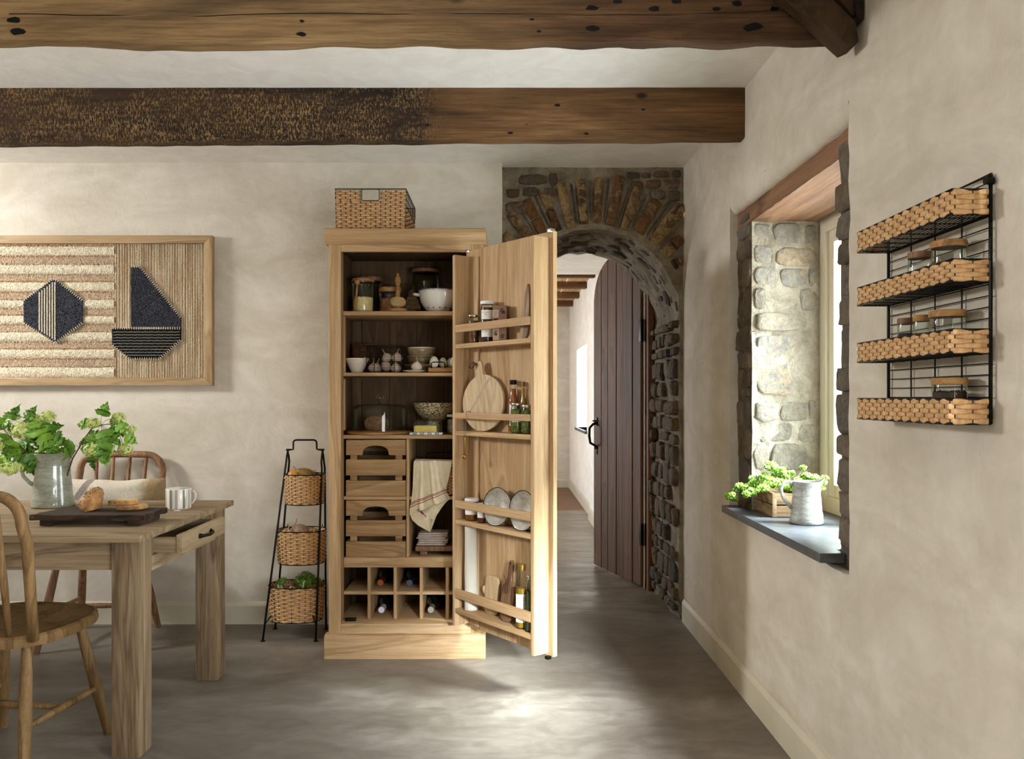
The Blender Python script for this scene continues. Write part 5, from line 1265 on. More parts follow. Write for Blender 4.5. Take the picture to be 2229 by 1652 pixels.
hb = MB(); o_ = Vector((-2.2, 3.17, 0)); hb.tube([Vector(q_)-o_ for q_ in ((-1.114, 3.045, .690), (-1.104, 3.05, .690), (-1.098, 3.07, .689), (-1.097, 3.10, .688), (-1.098, 3.13, .689), (-1.104, 3.15, .690), (-1.114, 3.155, .690))], [.009, .006, .005, .0065, .005, .006, .009], 8)
hb.ball(Vector((-1.115, 3.042, .690))-o_, .010, 10, 6, (.6, 1, 1)); hb.ball(Vector((-1.115, 3.158, .690))-o_, .010, 10, 6, (.6, 1, 1)); hb.build('handle', M_black, dw_, smooth=True)
ZT = .7485
# jug
def jug(name, label, loc, rz, prof, mat, spout, handle, scale=1, drips=0, hr=.0085):
    t = thing(name, label, 'jug', loc, rz=rz); top = max(z for r, z in prof)
    def fn(p, a):
        k = max(0, (p.z/top-.72)/.28); aa = (a+PI) % (2*PI)-PI; g = math.exp(-(aa/.30)**2)*k**1.6
        w_ = 1+.012*math.sin(p.z*230)+.008*math.sin(p.z*90)
        return Vector((p.x*w_+spout*g, p.y*w_*(1-.25*g), p.z+.012*g))
    MB().lathe(prof, 56, fn=fn, close=True).build('body', mat, t, smooth=True)
    MB().tube(handle, [hr*1.3]+[hr]*(len(handle)-2)+[hr*1.25], 10, flat=.5).build('handle', mat, t, smooth=True)
    return t
def jprof(rb, rm, rt, h, th=.006, n=14):
    o_ = [(rb*.93, 0), (rb, .003), (rb*1.0, .012)]
    for i in range(1, n+1):
        t = i/n; r_ = rb+(rm-rb)*(1-(1-t)**1.5)
        if t > .78: r_ = r_+(rt-rm)*((t-.78)/.22)**1.6
        o_.append((r_, .012+(h-.014)*t))
    o_.append((o_[-1][0]+.001, h)); o_.append((o_[-1][0]-th, h)); ins = [(r_-th-.002, z) for r_, z in o_[3:-3]]
    return o_+ins[::-1]+[(rb*.6, .012)]
m, nt, bs = newmat('grey_green_glaze'); v = coords(nt, (1, 1, 5), 0); n_1 = noise_(nt, v, 9, 6, .65); n_2 = noise_(nt, coords(nt, rnd=0), 130, 3, .6)
c = mixc(nt, .18, ramp(nt, n_1, [(.33, '#77796a'), (.55, '#979b8c'), (.72, '#adb1a4')]), ramp(nt, n_2, [(.4, '#6a6c58'), (.6, '#b6b9ac')]))
nt.links.new(c, bs.inputs['Base Color']); bs.inputs['Roughness'].default_value = .22; bs.inputs['Coat Weight'].default_value = .5; M_ggl = m
jx, jy = WX(115, 3.42), 3.42
J1 = jug('ceramic_jug', 'grey green glazed pottery jug holding leafy branches on the table', (jx, jy, ZT), 0.0, jprof(.081, .062, .077, .222), M_ggl, .018, [(-.064, 0, .205), (-.092, 0, .212), (-.122, 0, .196), (-.134, 0, .165), (-.122, 0, .125), (-.095, 0, .098), (-.074, 0, .088)])
# guelder rose branches
m, nt, bs = newmat('leaf_green'); oi = N_(nt, 'ShaderNodeObjectInfo'); n_1 = noise_(nt, coords(nt), 25, 4, .6)
c = mixc(nt, .4, ramp(nt, oi.outputs['Random'], [(0, '#3f6b1c'), (.5, '#5c8f26'), (1, '#86b53a')]), ramp(nt, n_1, [(.35, '#3a6618'), (.65, '#8fbc42')]))
nt.links.new(c, bs.inputs['Base Color']); bs.inputs['Roughness'].default_value = .45; M_leaf = m
try: bs.inputs['Subsurface Weight'].default_value = .15; bs.inputs['Subsurface Radius'].default_value = (.01, .02, .005)
except Exception: pass
M_bloss = plain('green_blossom', '#b3c260', .7, col2='#dbe39a', scale=70); M_twig = plain('brown_twig', '#4d3424', .8, col2='#6b4c34', scale=30); M_gstem = plain('green_stem', '#6f8f3a', .6)
def leaf_mesh(seed):
    """three-lobed toothed leaf, 6 cm, cupped along the midrib"""
    q = random.Random(seed); L = [(0, 0), (.009, .002), (.016, .003), (.022, .010), (.030, .012), (.026, .017), (.035, .026), (.027, .026), (.026, .031), (.018, .027), (.012, .030), (.017, .037), (.021, .046), (.014, .044), (.012, .051), (.007, .050), (.006, .058), (0, .070)]
    R2 = [(x*q.uniform(.9, 1.15), y*q.uniform(.96, 1.04)) for x, y in L]; L2 = [(-x*q.uniform(.9, 1.15), y) for x, y in R2]
    mb = MB(); cur = q.uniform(2, 7); n = len(L)
    def b3(x, y): return (x, y, abs(x)*.35-cur*y*y*1.2+.002*math.sin(x*300+y*200))
    for x, y in R2: mb.v.append(b3(0, y))
    for x, y in R2: mb.v.append(b3(x*.55, y))
    for x, y in R2: mb.v.append(b3(x, y))
    for x, y in L2: mb.v.append(b3(x*.55, y))
    for x, y in L2: mb.v.append(b3(x, y))
    for k in range(n-1):
        for a_, b_ in ((0, 1), (1, 2)): mb.f.append((a_*n+k, b_*n+k, b_*n+k+1, a_*n+k+1)); mb.m.append(0)
        for a_, b_ in ((0, 3), (3, 4)): mb.f.append((a_*n+k, a_*n+k+1, b_*n+k+1, b_*n+k)); mb.m.append(0)
    me = bpy.data.meshes.new('leaf'); me.from_pydata(mb.v, [], mb.f); me.materials.append(M_leaf); me.polygons.foreach_set('use_smooth', [True]*len(me.polygons)); return me
LEAVES = [leaf_mesh(i) for i in range(5)]
def cluster_mesh(seed, R_):
    q = random.Random(seed); mb = MB()
    for i in range(300):
        d = Vector((q.gauss(0, 1), q.gauss(0, 1), q.gauss(0, 1))).normalized(); k = q.uniform(.62, 1.12); c_ = Vector((d.x, d.y, d.z*.8))*R_*k; r_ = q.uniform(.0026, .0046)
        u_ = d.orthogonal().normalized(); w_ = d.cross(u_)
        for f in range(5):
            a = 2*PI*f/5; e = u_*math.cos(a)+w_*math.sin(a); e2 = u_*math.cos(a+.6)+w_*math.sin(a+.6); e0 = u_*math.cos(a-.6)+w_*math.sin(a-.6)
            mb.add([c_, c_+e0*r_*.7+d*.0004, c_+e*r_*1.15+d*.0012, c_+e2*r_*.7+d*.0004], [(0, 1, 2, 3)])
    mb.ball((0, 0, 0), R_*.55, 10, 6, (1, 1, .8))
    me = bpy.data.meshes.new('flower_cluster'); me.from_pydata(mb.v, [], mb.f); me.materials.append(M_bloss); return me
CLUS = [cluster_mesh(i, 1) for i in range(0)] or [cluster_mesh(1, .025), cluster_mesh(2, .025)]
def place(me, name, parent, p, rot, s_):
    o = bpy.data.objects.new(name, me); C.objects.link(o); o.parent = parent; o.location = Vector(p)-parent.location; o.rotation_euler = rot; o.scale = (s_,)*3; return o
def branch(label, base, path, clus, leaves, seed, twig_r=.0032):
    """path: main twig through pixels (px, py, Y); clusters (px, py, Y, r px); leaves (px, py, Y, angle deg, length px)"""
    t = thing('leafy_branch', label, 'branch', base); q = random.Random(seed); b0 = Vector(base)
    pts = [Vector(p) for p in path]; mb = MB(); mb.tube([p-b0 for p in pts], [twig_r*(1-.5*i/(len(pts)-1)) for i in range(len(pts))], 7); mb.build('twig', M_twig, t, smooth=True)
    gs = MB()
    def nearest(p): return min(pts[1:], key=lambda a: (a-p).length)
    for (px, py, Y, r) in clus:
        p = P(px, py, Y); rr_ = r/F*Y; a = nearest(p); gs.tube([a-b0, (a+p)/2-b0+Vector((0, 0, .012)), p-b0], .0014, 5)
        place(CLUS[len(label) % 2], 'flower_cluster', t, p, (q.uniform(-.4, .4), q.uniform(-.4, .4), q.uniform(0, 6)), rr_/.025)
    for (px, py, Y, ang, L) in leaves:
        p = P(px, py, Y); a = nearest(p); l = L/F*Y
        if (a-p).length > .012: gs.tube([a-b0, (a+p)/2-b0+Vector((0, -.004, .006)), p-b0], .0010, 4)
        d = Vector((math.cos(math.radians(ang)), q.uniform(-.45, .25), math.sin(math.radians(ang)))).normalized(); nrm = Vector((q.uniform(-.5, .5), -1, q.uniform(.0, .7)))
        x_ = d.cross(nrm).normalized(); z_ = x_.cross(d)
        M1 = Matrix((x_, d, z_)).transposed(); place(q.choice(LEAVES), 'leaf', t, p, M1.to_euler(), 1.12*l/.064)
    gs.build('stems', M_gstem, t, smooth=True)
    return t
bj = Vector((jx, jy, ZT+.03)); YJ = 3.40
def lv(L): return [(a, b_, YJ+random.Random(a*7+b_).uniform(-.05, .05), c_, d_) for a, b_, c_, d_ in L]
branch('leafy branch with three green flower heads rising straight from the jug', (jx-.01, jy, ZT+.03), [(jx-.005, jy, ZT+.04), P(100, 1000, YJ), P(88, 965, YJ), P(78, 935, YJ), P(72, 915, YJ)],
    [(50, 937, YJ-.03, 23), (80, 916, YJ+.03, 16), (106, 907, YJ, 15)], lv([(86, 950, 100, 38), (92, 945, -60, 36), (100, 925, -70, 34), (60, 960, -120, 34), (78, 940, -100, 36), (52, 975, -110, 32), (95, 960, -50, 36), (110, 950, -30, 34), (70, 985, -80, 34), (38, 962, -130, 34), (72, 915, 140, 24), (95, 915, -95, 30), (66, 905, 60, 20), (84, 985, -60, 26), (115, 930, 10, 22), (56, 955, -75, 36), (104, 945, -85, 30)]), 1)
branch('leafy branch spreading over the edge side of the jug with low flower heads', (jx-.03, jy-.01, ZT+.03), [(jx-.03, jy-.01, ZT+.04), P(84, 1000, YJ-.02), P(60, 985, YJ-.03), P(30, 960, YJ-.03), P(8, 935, YJ-.03)],
    [(20, 1020, YJ-.06, 17), (-2, 970, YJ-.03, 13), (38, 1018, YJ-.05, 12)], lv([(28, 915, 75, 30), (10, 935, 120, 32), (20, 945, 30, 30), (24, 950, -140, 38), (14, 965, -100, 36), (30, 975, -70, 34), (5, 925, 60, 26), (40, 1000, 160, 30), (52, 1002, -50, 34), (60, 998, -110, 30), (45, 1010, -30, 28), (34, 985, -140, 30), (75, 1000, -40, 34), (50, 985, 20, 26), (5, 990, -90, 30)]), 2)
branch('leafy branch arching away from the jug spout with five flower heads', (jx+.02, jy, ZT+.03), [(jx+.03, jy, ZT+.04), P(158, 998, YJ), P(172, 975, YJ), P(187, 950, YJ), P(200, 932, YJ), P(220, 925, YJ), P(245, 922, YJ)],
    [(203, 921, YJ, 14), (259, 909, YJ, 14), (286, 934, YJ, 10), (200, 978, YJ-.03, 18), (272, 978, YJ, 16), (136, 990, YJ, 8)], lv([(195, 925, 170, 26), (222, 905, 60, 28), (240, 912, -20, 26), (222, 935, -70, 34), (232, 935, -40, 30), (212, 945, -100, 36), (226, 950, -80, 34), (205, 965, -110, 26), (258, 922, -60, 26), (265, 932, -130, 26), (272, 950, -30, 26), (280, 960, 60, 18), (232, 962, -100, 38), (250, 970, -130, 36), (222, 975, -70, 36), (164, 970, -160, 36), (176, 960, -10, 20), (205, 992, -95, 28), (150, 990, 170, 24), (180, 985, 40, 20), (240, 955, -20, 24), (120, 985, 20, 22), (196, 952, 40, 26)]), 3)
# rustic serving board
sbd = thing('rustic_serving_board', 'long dark rustic wooden serving board on low feet on the table', 'board', (-1.447, 2.99, ZT))
mb = MB(); q = random.Random(6); n = 40
def sbf(u, v, top):
    x = -.200+.395*u; y = -.105+.200*v; e = .006*noise.noise(Vector((u*9, v*3, 1)))
    if v == 0: y += .006*noise.noise(Vector((u*14, 0, 7)))
    if u == 0: x += .02*(v-.3)
    if u == 1: x += .01*noise.noise(Vector((v*5, 3, 3)))
    return (x, y, (.041+.0025*noise.noise(Vector((u*7, v*5, 0))) if top else .022+.003*noise.noise(Vector((u*7, v*5, 5)))))
mb.grid(n, 12, lambda u, v: sbf(u, v, True)); mb.grid(n, 12, lambda u, v: sbf(u, v, False), flip=True)
for vv in (0, 1): mb.grid(n, 4, lambda u, w_: tuple(Vector(sbf(u, vv, False)).lerp(Vector(sbf(u, vv, True)), w_)+Vector((0, (.004*noise.noise(Vector((u*30, w_*3, 2))) if 0 < w_ < 1 else 0), 0))), flip=vv == 0)
for uu in (0, 1): mb.grid(12, 1, lambda v, w_: tuple(Vector(sbf(uu, v, False)).lerp(Vector(sbf(uu, v, True)), w_)), flip=uu == 1)
mb.build('board_top', M_darkwood, sbd, smooth='auto')
for x in (-.180, .128): MB().box((x, -.090, 0), (x+.046, .082, .0235)).build('foot', M_darkwood, sbd, bevel=.005)
ZB = ZT+.0415
# bread: heel of a seeded loaf, two slices
M_bcr = plain('baked_crust', '#9c6a3a', .75, col2='#c08f58', scale=50, bmp=.6, bscale=90)
hl_ = thing('bread_heel', 'seeded heel of a brown loaf standing on the rustic board', 'bread', (WX(203, 3.0), 3.0, ZB), rz=-.1)
mb = MB(); nA = 22
pts = [(.0, .0), (-.020, .002), (-.036, .012), (-.040, .028), (-.034, .048), (-.02, .066), (-.002, .077), (.014, .081), (.024, .078), (.026, .068), (.022, .052), (.022, .030), (.020, .006)]
for j in range(9):
    t = j/8; k = math.sin(PI*t)**.45*.98+.02; yy = -.036+.072*t
    for (x, z) in pts: mb.v.append((x*(.55+.45*k)+.004*noise.noise(Vector((x*60, yy*60, z*60))), yy, z*(.45+.55*k)+.001))
nn_ = len(pts)
for j in range(8):
    for k in range(nn_): mb.f.append((j*nn_+k, j*nn_+(k+1) % nn_, (j+1)*nn_+(k+1) % nn_, (j+1)*nn_+k)); mb.m.append(0)
mb.f += [tuple(range(nn_)), tuple(8*nn_+k for k in range(nn_))]; mb.m += [0, 0]
lf = mb.build('crust', M_bcr, hl_, smooth=True)
sd = MB(); q = random.Random(12)
for i in range(420):
    k = q.randrange(0, 9); t = q.random(); a, b_ = pts[k], pts[(k+1)]; x, z = a[0]+(b_[0]-a[0])*t, a[1]+(b_[1]-a[1])*t; tt = q.random(); kk = math.sin(PI*tt)**.45*.98+.02
    if (z > .035 and z < .055): continue
    sd.bit((x*(.55+.45*kk)*1.04, -.0375+.075*tt, z*(.45+.55*kk)*1.02+.002), (q.uniform(-1, 1), q.uniform(-1, 1), q.uniform(-1, 1)), .0035, .0016)
M_seed2 = plain('mixed_seed', '#2a1f14', .6, col2='#d0ac70', scale=240, mottled=.25); sd.build('seeds', M_seed2, hl_, kind='stuff', fixn=False)
for i, (px, YY, z, rz, rx, lb) in enumerate(((288, 3.03, 0.0006, .1, 0, 'slice of seeded bread lying flat on the rustic board under another'), (269, 3.025, .0185, -.05, .0, 'slice of seeded bread on top of another slice, nearest the loaf heel'))):
    t = thing('bread_slice', lb, 'bread', (WX(px, YY), YY, ZB+z), rz=rz, group='slices of seeded bread')
    out = [(-.048, -.02), (-.05, .006), (-.042, .03), (-.02, .04), (.018, .038), (.040, .03), (.052, .012), (.046, -.008), (.03, -.028), (0, -.034), (-.03, -.031)]
    MB().prism([(x*.93, y*.93) for x, y in out], .0008, .0175, 'xy').build('crumb', M_crumb, t, bevel=.002)
    cr_ = MB(); nO = len(out)
    for z_ in (0, .0168):
        pass
    for k in range(nO):
        a, b_ = out[k], out[(k+1) % nO]; cr_.add([(a[0]*.9, a[1]*.9, 0), (b_[0]*.9, b_[1]*.9, 0), (b_[0], b_[1], .003), (a[0], a[1], .003), (b_[0], b_[1], .013), (a[0], a[1], .013), (b_[0]*.935, b_[1]*.935, .0168), (a[0]*.935, a[1]*.935, .0168)], [(0, 1, 2, 3), (3, 2, 4, 5), (5, 4, 6, 7)])
    cr_.build('crust', M_bcr, t)
    sd = MB(); q = random.Random(i)
    for _ in range(110):
        k = q.choice((0, 8, 9, 10, 10, 9)); s_ = q.random(); a, b_ = out[k], out[(k+1) % nO]; sd.bit(((a[0]+(b_[0]-a[0])*s_)*1.01, (a[1]+(b_[1]-a[1])*s_)*1.01, q.uniform(.002, .015)), (q.uniform(-1, 1), q.uniform(-1, 1), q.uniform(-1, 1)), .003, .0015)
    sd.build('seeds', M_seed2, t, kind='stuff', fixn=False)
# striped mug
mg = thing('striped_mug', 'white and grey striped mug standing near the table corner', 'mug', (WX(389, 3.36), 3.36, ZT))
M_mw = plain('mug_white', '#dcd6c8', .3, coat=.3); M_mg = plain('mug_grey', '#74726c', .3, coat=.3); M_ml = plain('mug_taupe', '#a39e92', .3, coat=.3)
prm = [(.044, 0), (.048, .004), (.050, .012), (.0505, .080), (.049, .083), (.0475, .083), (.046, .078), (.045, .01), (.03, .007)]
seq = [0, 0, 1, 1, 1, 0, 0, 0, 2, 2, 2, 0, 0, 0]
def mf(i, k): return seq[k % len(seq)] if i in (2,) or (1 <= i <= 2) else 0
MB().lathe(prm, 84, mfn=mf, close=True).build('body', [M_mw, M_mg, M_ml], mg, smooth=True)
dt = MB()
for k in range(6):
    a = 2*PI*(k*14+6.0)/84
    for j in range(17): M1 = Matrix.Translation((.0506*math.cos(a), .0506*math.sin(a), .012+.004*j)) @ Matrix.Rotation(a, 4, 'Z'); dt.box((-.0004, -.0009, -.0011), (.0004, .0009, .0011), M=M1)
dt.build('dotted_lines', M_ink, mg)
MB().tube([(.048, -.002, .070), (.062, -.006, .072), (.072, -.008, .060), (.070, -.008, .042), (.060, -.006, .026), (.047, -.002, .018)], .0042, 8, flat=.7).build('handle', M_mw, mg, smooth=True)
tg = MB(); tg.tube([(.020, -.046, .083), (.026, -.050, .06), (.022, -.053, .02), (.02, -.06, .002)], .0005, 4); tg.box((.008, -.072, .0003), (.030, -.058, .0012)); tg.build('tea_tag', M_paper, mg)
# ============================================================ chairs
def chair(name, label, mat, loc, rz, nsp=4, hw_=.215):
    t = thing(name, label, 'chair', loc, rz=rz)
    # saddle seat: +y is the front
    out = []; n = 48
    for k in range(n):
        a = 2*PI*k/n; c_, s_ = math.cos(a), math.sin(a); x = math.copysign(abs(c_)**.62, c_)*(.225-.018*(s_ < 0)*abs(s_)); y = math.copysign(abs(s_)**.62, s_)*.215; out.append((x, y))
    mb = MB()
    rings = [(1.0, 0, .418), (1.01, 0, .428), (1.0, 0, .446), (.96, 0, .452), (.8, 0, .449), (.55, 0, .442), (.25, 0, .440)]
    for (k, _, z) in rings:
        for (x, y) in out:
            zz = z+(.010*max(0, y/.215)**2 if k > .3 else 0)*1 - (.006 if abs(x) > .05 and .3 < k < .9 else 0)
            mb.v.append((x*k, y*k, zz))
    for j in range(len(rings)-1):
        for k in range(n): mb.f.append((j*n+k, j*n+(k+1) % n, (j+1)*n+(k+1) % n, (j+1)*n+k)); mb.m.append(0)
    mb.f.append(tuple(range(n-1, -1, -1))); mb.f.append(tuple((len(rings)-1)*n+k for k in range(n))); mb.m += [0, 0]
    mb.build('seat', mat, t, smooth='auto')
    fr = lambda z: -.172-.085*max(0, (z-.45)/.45)
    hp = [(-hw_*.90, fr(.44), .44), (-hw_*.95, fr(.6), .6), (-hw_, fr(.75), .75)]
    for i in range(9): a = PI-PI/2*i/8; hp.append((-hw_+.085+.085*math.cos(a), fr(.88), .815+.085*math.sin(a)))
    hp.append((0, fr(.9)-.004, .902))
    hp = hp+[(-x, y, z) for x, y, z in reversed(hp[:-1])]
    MB().tube(hp, [.0165]*2+[.0175]*(len(hp)-4)+[.0165]*2, 12).build('back_hoop', mat, t, smooth=True)
    for i in range(nsp):
        x = -hw_+2*hw_*(i+1)/(nsp+1); pts = [(x*.86, fr(.44), .44), (x*.92, fr(.62), .62), (x, fr(.89), .892)]
        MB().tube(pts, [.0095, .0115, .0085], 10).build('spindle', mat, t, smooth=True)
    ft = {}
    for nm, (x0, y0, x1, y1) in {'fl': (-.14, .13, -.205, .205), 'fr': (.14, .13, .205, .205), 'bl': (-.14, -.13, -.20, -.225), 'br': (.14, -.13, .20, -.225)}.items():
        ft[nm] = (Vector((x0, y0, .425)), Vector((x1, y1, .0)))
        a, b_ = ft[nm]; MB().tube([a, a.lerp(b_, .3), a.lerp(b_, .6), a.lerp(b_, 1)], [.0145, .0185, .020, .0145], 12).build('leg', mat, t, smooth='auto')
    q = lambda k, s_: ft[k][0].lerp(ft[k][1], s_)
    for s_, (a, b_) in ((.60, ('fl', 'bl')), (.60, ('fr', 'br'))):
        A, B = q(a, s_), q(b_, s_); MB().tube([A, A.lerp(B, .5), B], [.009, .0135, .009], 10).build('stretcher', mat, t, smooth='auto')
    A, B = q('fl', .60).lerp(q('bl', .60), .5), q('fr', .60).lerp(q('br', .60), .5)
    MB().tube([A, A.lerp(B, .5), B], [.009, .0135, .009], 10).build('stretcher', mat, t, smooth='auto')
    return t
chair('spindle_chair', 'pale brown hoop back wooden chair nearest the camera, cut by the picture edge', M_chair, (-1.640, 2.78, 0), -.12)
chair('spindle_chair', 'reddish brown hoop back chair behind the table holding a cushion', M_chair_r, (-1.990, 4.085, 0), PI+.04, 4, .213)
# cushion on the rear chair
cs = thing('cushion', 'cream woven cushion with a brown corner and grey mark on the rear chair', 'cushion', (-1.875, 4.0, .66), rz=.02)
m, nt, bs = newmat('cushion_weave'); tcn = N_(nt, 'ShaderNodeTexCoord'); sx = N_(nt, 'ShaderNodeSeparateXYZ'); nt.links.new(tcn.outputs['Object'], sx.inputs[0])
n_1 = noise_(nt, coords(nt, rnd=0), 8, 6, .7, .5); ad = N_(nt, 'ShaderNodeMath', operation='MULTIPLY_ADD'); ad.inputs[1].default_value = .12; nt.links.new(n_1, ad.inputs[0]); nt.links.new(sx.outputs[0], ad.inputs[2])
c = ramp(nt, ad.outputs[0], [(.19, '#ded4c2'), (.235, '#a58c66')])
sp2 = N_(nt, 'ShaderNodeMath', operation='MULTIPLY_ADD'); sp2.inputs[1].default_value = -.8; nt.links.new(sx.outputs[2], sp2.inputs[0]); nt.links.new(ad.outputs[0], sp2.inputs[2])
c2 = ramp(nt, sp2.outputs[0], [(.0, (0, 0, 0, 1)), (.001, (0, 0, 0, 1))]); fn_ = noise_(nt, coords(nt, (1, 1, .3), 0), 200, 3, .6)
gm1 = N_(nt, 'ShaderNodeMath', operation='MULTIPLY_ADD'); gm1.inputs[1].default_value = -.7; gm1.inputs[2].default_value = .0; nt.links.new(sx.outputs[2], gm1.inputs[0]); gm2 = N_(nt, 'ShaderNodeMath', operation='ADD'); nt.links.new(gm1.outputs[0], gm2.inputs[0]); nt.links.new(sx.outputs[0], gm2.inputs[1]); gm3 = N_(nt, 'ShaderNodeMath', operation='ADD'); gm3.inputs[1].default_value = .205; nt.links.new(gm2.outputs[0], gm3.inputs[0]); gm4 = N_(nt, 'ShaderNodeMath', operation='ABSOLUTE'); nt.links.new(gm3.outputs[0], gm4.inputs[0])
c = mixc(nt, ramp(nt, gm4.outputs[0], [(.016, (.8, .8, .8, 1)), (.022, (0, 0, 0, 1))]), c, '#7c6c6c')
c = mixc(nt, .5, c, ramp(nt, fn_, [(.35, (.6, .55, .5, 1)), (.6, (1, 1, 1, 1))]), 'MULTIPLY'); nt.links.new(c, bs.inputs['Base Color']); bs.inputs['Roughness'].default_value = .95; bump(nt, bs, fn_, .8, .004)
mb = MB()
for sg in (1, -1):
    def cf(u, v, sg=sg):
        x, z = (u*2-1), (v*2-1); e = (1-abs(x)**3.2)*(1-abs(z)**3.2); th_ = .062*max(0, e)**.42
        k = 1-.07*(1-abs(x))*abs(z)**2-.0; kx = 1-.05*(1-abs(z))*abs(x)**2
        zz = z*.155*k; 
        return (x*.255*kx, sg*-th_+.03*noise.noise(Vector((x*2, z*2, sg)))*e+.08*0, zz+.012*noise.noise(Vector((x*2.5, 1, 2))))
    mb.grid(26, 20, cf, flip=sg < 0)
o = mb.build('cover', m, cs, smooth=True); o.rotation_euler.x = math.radians(12)
# ============================================================ tiered basket stand
M_fr = plain('black_rod', '#15130f', .4, .5)
bs_ = thing('tiered_basket_stand', 'black iron stand carrying three oval wicker baskets beside the cupboard', 'stand', (-1.03, 4.18, 0))
o_ = Vector((-1.03, 4.18, 0)); Yf, Yb_ = 4.07, 4.285
mb_l = []
for (fx_f, fx_b, tx) in ((-1.183, -1.180, -1.088), (-.922, -.9176, -.912)):
    mb = MB(); tp = Vector((tx, 4.178, .925))
    for (fx, Y) in ((fx_f, Yf), (fx_b, Yb_)):
        f0 = Vector((fx, Y, .0)); sgn = 1 if Y > 4.178 else -1
        k = (f0.lerp(Vector((tx-.004*(1 if tx < -1 else -1), 4.178+sgn*.034, .84)), 1))
        pts = [f0+Vector((0, 0, .004)), f0.lerp(k, .5), k, Vector((tx, 4.178+sgn*.030, .875)), Vector((tx, 4.178+sgn*.018, .905)), tp]
        mb.tube([p-o_ for p in pts], .0052, 9)
    mb.build('side_frame', M_fr, bs_, smooth=True)
    for (fx, Y) in ((fx_f, Yf), (fx_b, Yb_)): MB().lathe([(.012, 0), (.012, .004), (.006, .007)], 14).build('foot', M_fr, bs_, smooth='auto', loc=Vector((fx, Y, 0))-o_)
hb = MB(); tz = .936
hb.tube([Vector(p)-o_ for p in [(-1.096, 4.178, tz), (-1.072, 4.178, tz), (-1.060, 4.178, tz+.002)]+[(-1.060, 4.178, tz+.025)]+[(-1.045+.015*math.cos(a), 4.178, .973+.012*math.sin(a)) for a in (PI, PI*.75, PI*.5)]+[(-.957+.015*math.cos(a), 4.178, .973+.012*math.sin(a)) for a in (PI*.5, PI*.25, 0)]+[(-.941, 4.178, tz+.003), (-.93, 4.178, tz), (-.903, 4.178, tz)]], .0048, 9)
for x in (-1.088, -.912): hb.ball(Vector((x, 4.178, tz-.002))-o_, .009, 10, 6, (1.1, 1, .8))
hb.build('carry_handle', M_fr, bs_, smooth=True)
tiers = [(-1.003, .098, .082, .812, .665, 'top'), (-1.018, .121, .098, .532, .370, 'middle'), (-1.043, .138, .108, .256, .085, 'bottom')]
for (cx, a, b_, zt_, zb_, w_) in tiers:
    ms, mw = MB(), MB(); ns = 28; rows = 17 if w_ != 'top' else 16
    Z = [zb_+.006+(zt_-zb_-.012)*i/(rows-1) for i in range(rows)]
    f_ = lambda z, cx=cx, a=a, b_=b_, zt_=zt_, zb_=zb_: [(x-o_.x+cx, y, nx, ny) for x, y, nx, ny in oval(a*(.93+.07*(z-zb_)/(zt_-zb_)), b_*(.93+.07*(z-zb_)/(zt_-zb_)), ns, 0, 0, .85)]
    weave(ms, mw, f_, Z, .0031, .55, .0024)
    for z, k in ((zt_, 1), (zb_, .93)): mw.tube([(x-o_.x+cx, y, z) for x, y, _, _ in oval(a*k, b_*k, 44, 0, 0, .85)], .0032, 6, closed=True)
    for sx in (-1, 1):
        for sy in (-1, 1):
            Y = Yf if sy < 0 else Yb_; fx = (-1.183 if sx < 0 else -.922); tx = -1.092 if sx < 0 else -.910; t = zt_/.84
            lx = fx+(tx-fx)*min(1, t); ly = Y+(4.178+sy*.034-Y)*t
            ang = math.atan2(sy*.8, sx*.8); ex = cx+a*abs(math.cos(ang))**.85*sx*.98; ey = 4.18+b_*abs(math.sin(ang))**.85*sy*.98
            mw.tube([Vector((lx, ly, zt_-.004))-o_, Vector(((lx+ex)/2, (ly+ey)/2, zt_+.003))-o_, Vector((ex, ey, zt_))-o_], .003, 6)
            mw.tube([Vector((ex, ey, zt_))-o_, Vector((ex, ey, zt_+.016))-o_], .0022, 5)
    bm_ = MB(); ov = oval(a*.92, b_*.92, 40, 0, 0, .85); bm_.v = [(x-o_.x+cx, y, zb_+.002) for x, y, _, _ in ov]+[(x-o_.x+cx, y, zb_+.006) for x, y, _, _ in ov]
    bm_.f = [tuple(range(40)), tuple(range(79, 39, -1))]+[(i, i+40, (i+1) % 40+40, (i+1) % 40) for i in range(40)]; bm_.m = [0]*42
    bk_ = ms.build('wicker_basket', M_wick, bs_, smooth=True, fixn=False); mw.build('wire_frame', M_fr, bk_, smooth=True, fixn=False); bm_.build('basket_base', M_wick_d, bk_)
rear = MB(); rear.tube([Vector((-1.150, Yf+.045, .12))-o_, Vector((-1.176, Yf+.004, .078))-o_], .0035, 6); rear.tube([Vector((-.945, Yf+.035, .12))-o_, Vector((-.922, Yf+.004, .078))-o_], .0035, 6); rear.build('strut', M_fr, bs_, smooth=True)
# pears in the top basket
M_pear = plain('golden_pear', '#b98a35', .45, col2='#c9782f', scale=14, mottled=1); M_pear2 = plain('red_pear', '#6e2f22', .4, col2='#8a7a35', scale=12, mottled=.9)
def pear(label, loc, rot, mat, s_=1):
    t = thing('pear', label, 'pear', loc, group='pears in the top basket'); t.rotation_euler = rot; t.scale = (s_,)*3
    MB().lathe([(.006, -.031), (.020, -.028), (.031, -.012), (.033, .004), (.027, .024), (.017, .042), (.011, .052), (.004, .056)], 26).build('fruit', mat, t, smooth=True)
    MB().tube([(0, 0, .054), (.002, 0, .066), (.008, 0, .080)], [.0018, .0014, .0022], 6).build('stalk', M_twig, t, smooth=True); return t
YP = 4.165
pear('golden yellow pear resting in the top wicker basket', (WX(641, YP), YP-.008, .806), (0, 1.25, -.2), M_pear)
pear('dark red and green pear resting in the top wicker basket', (WX(671, YP), YP-.030, .812), (.2, -1.05, .2), M_pear2)
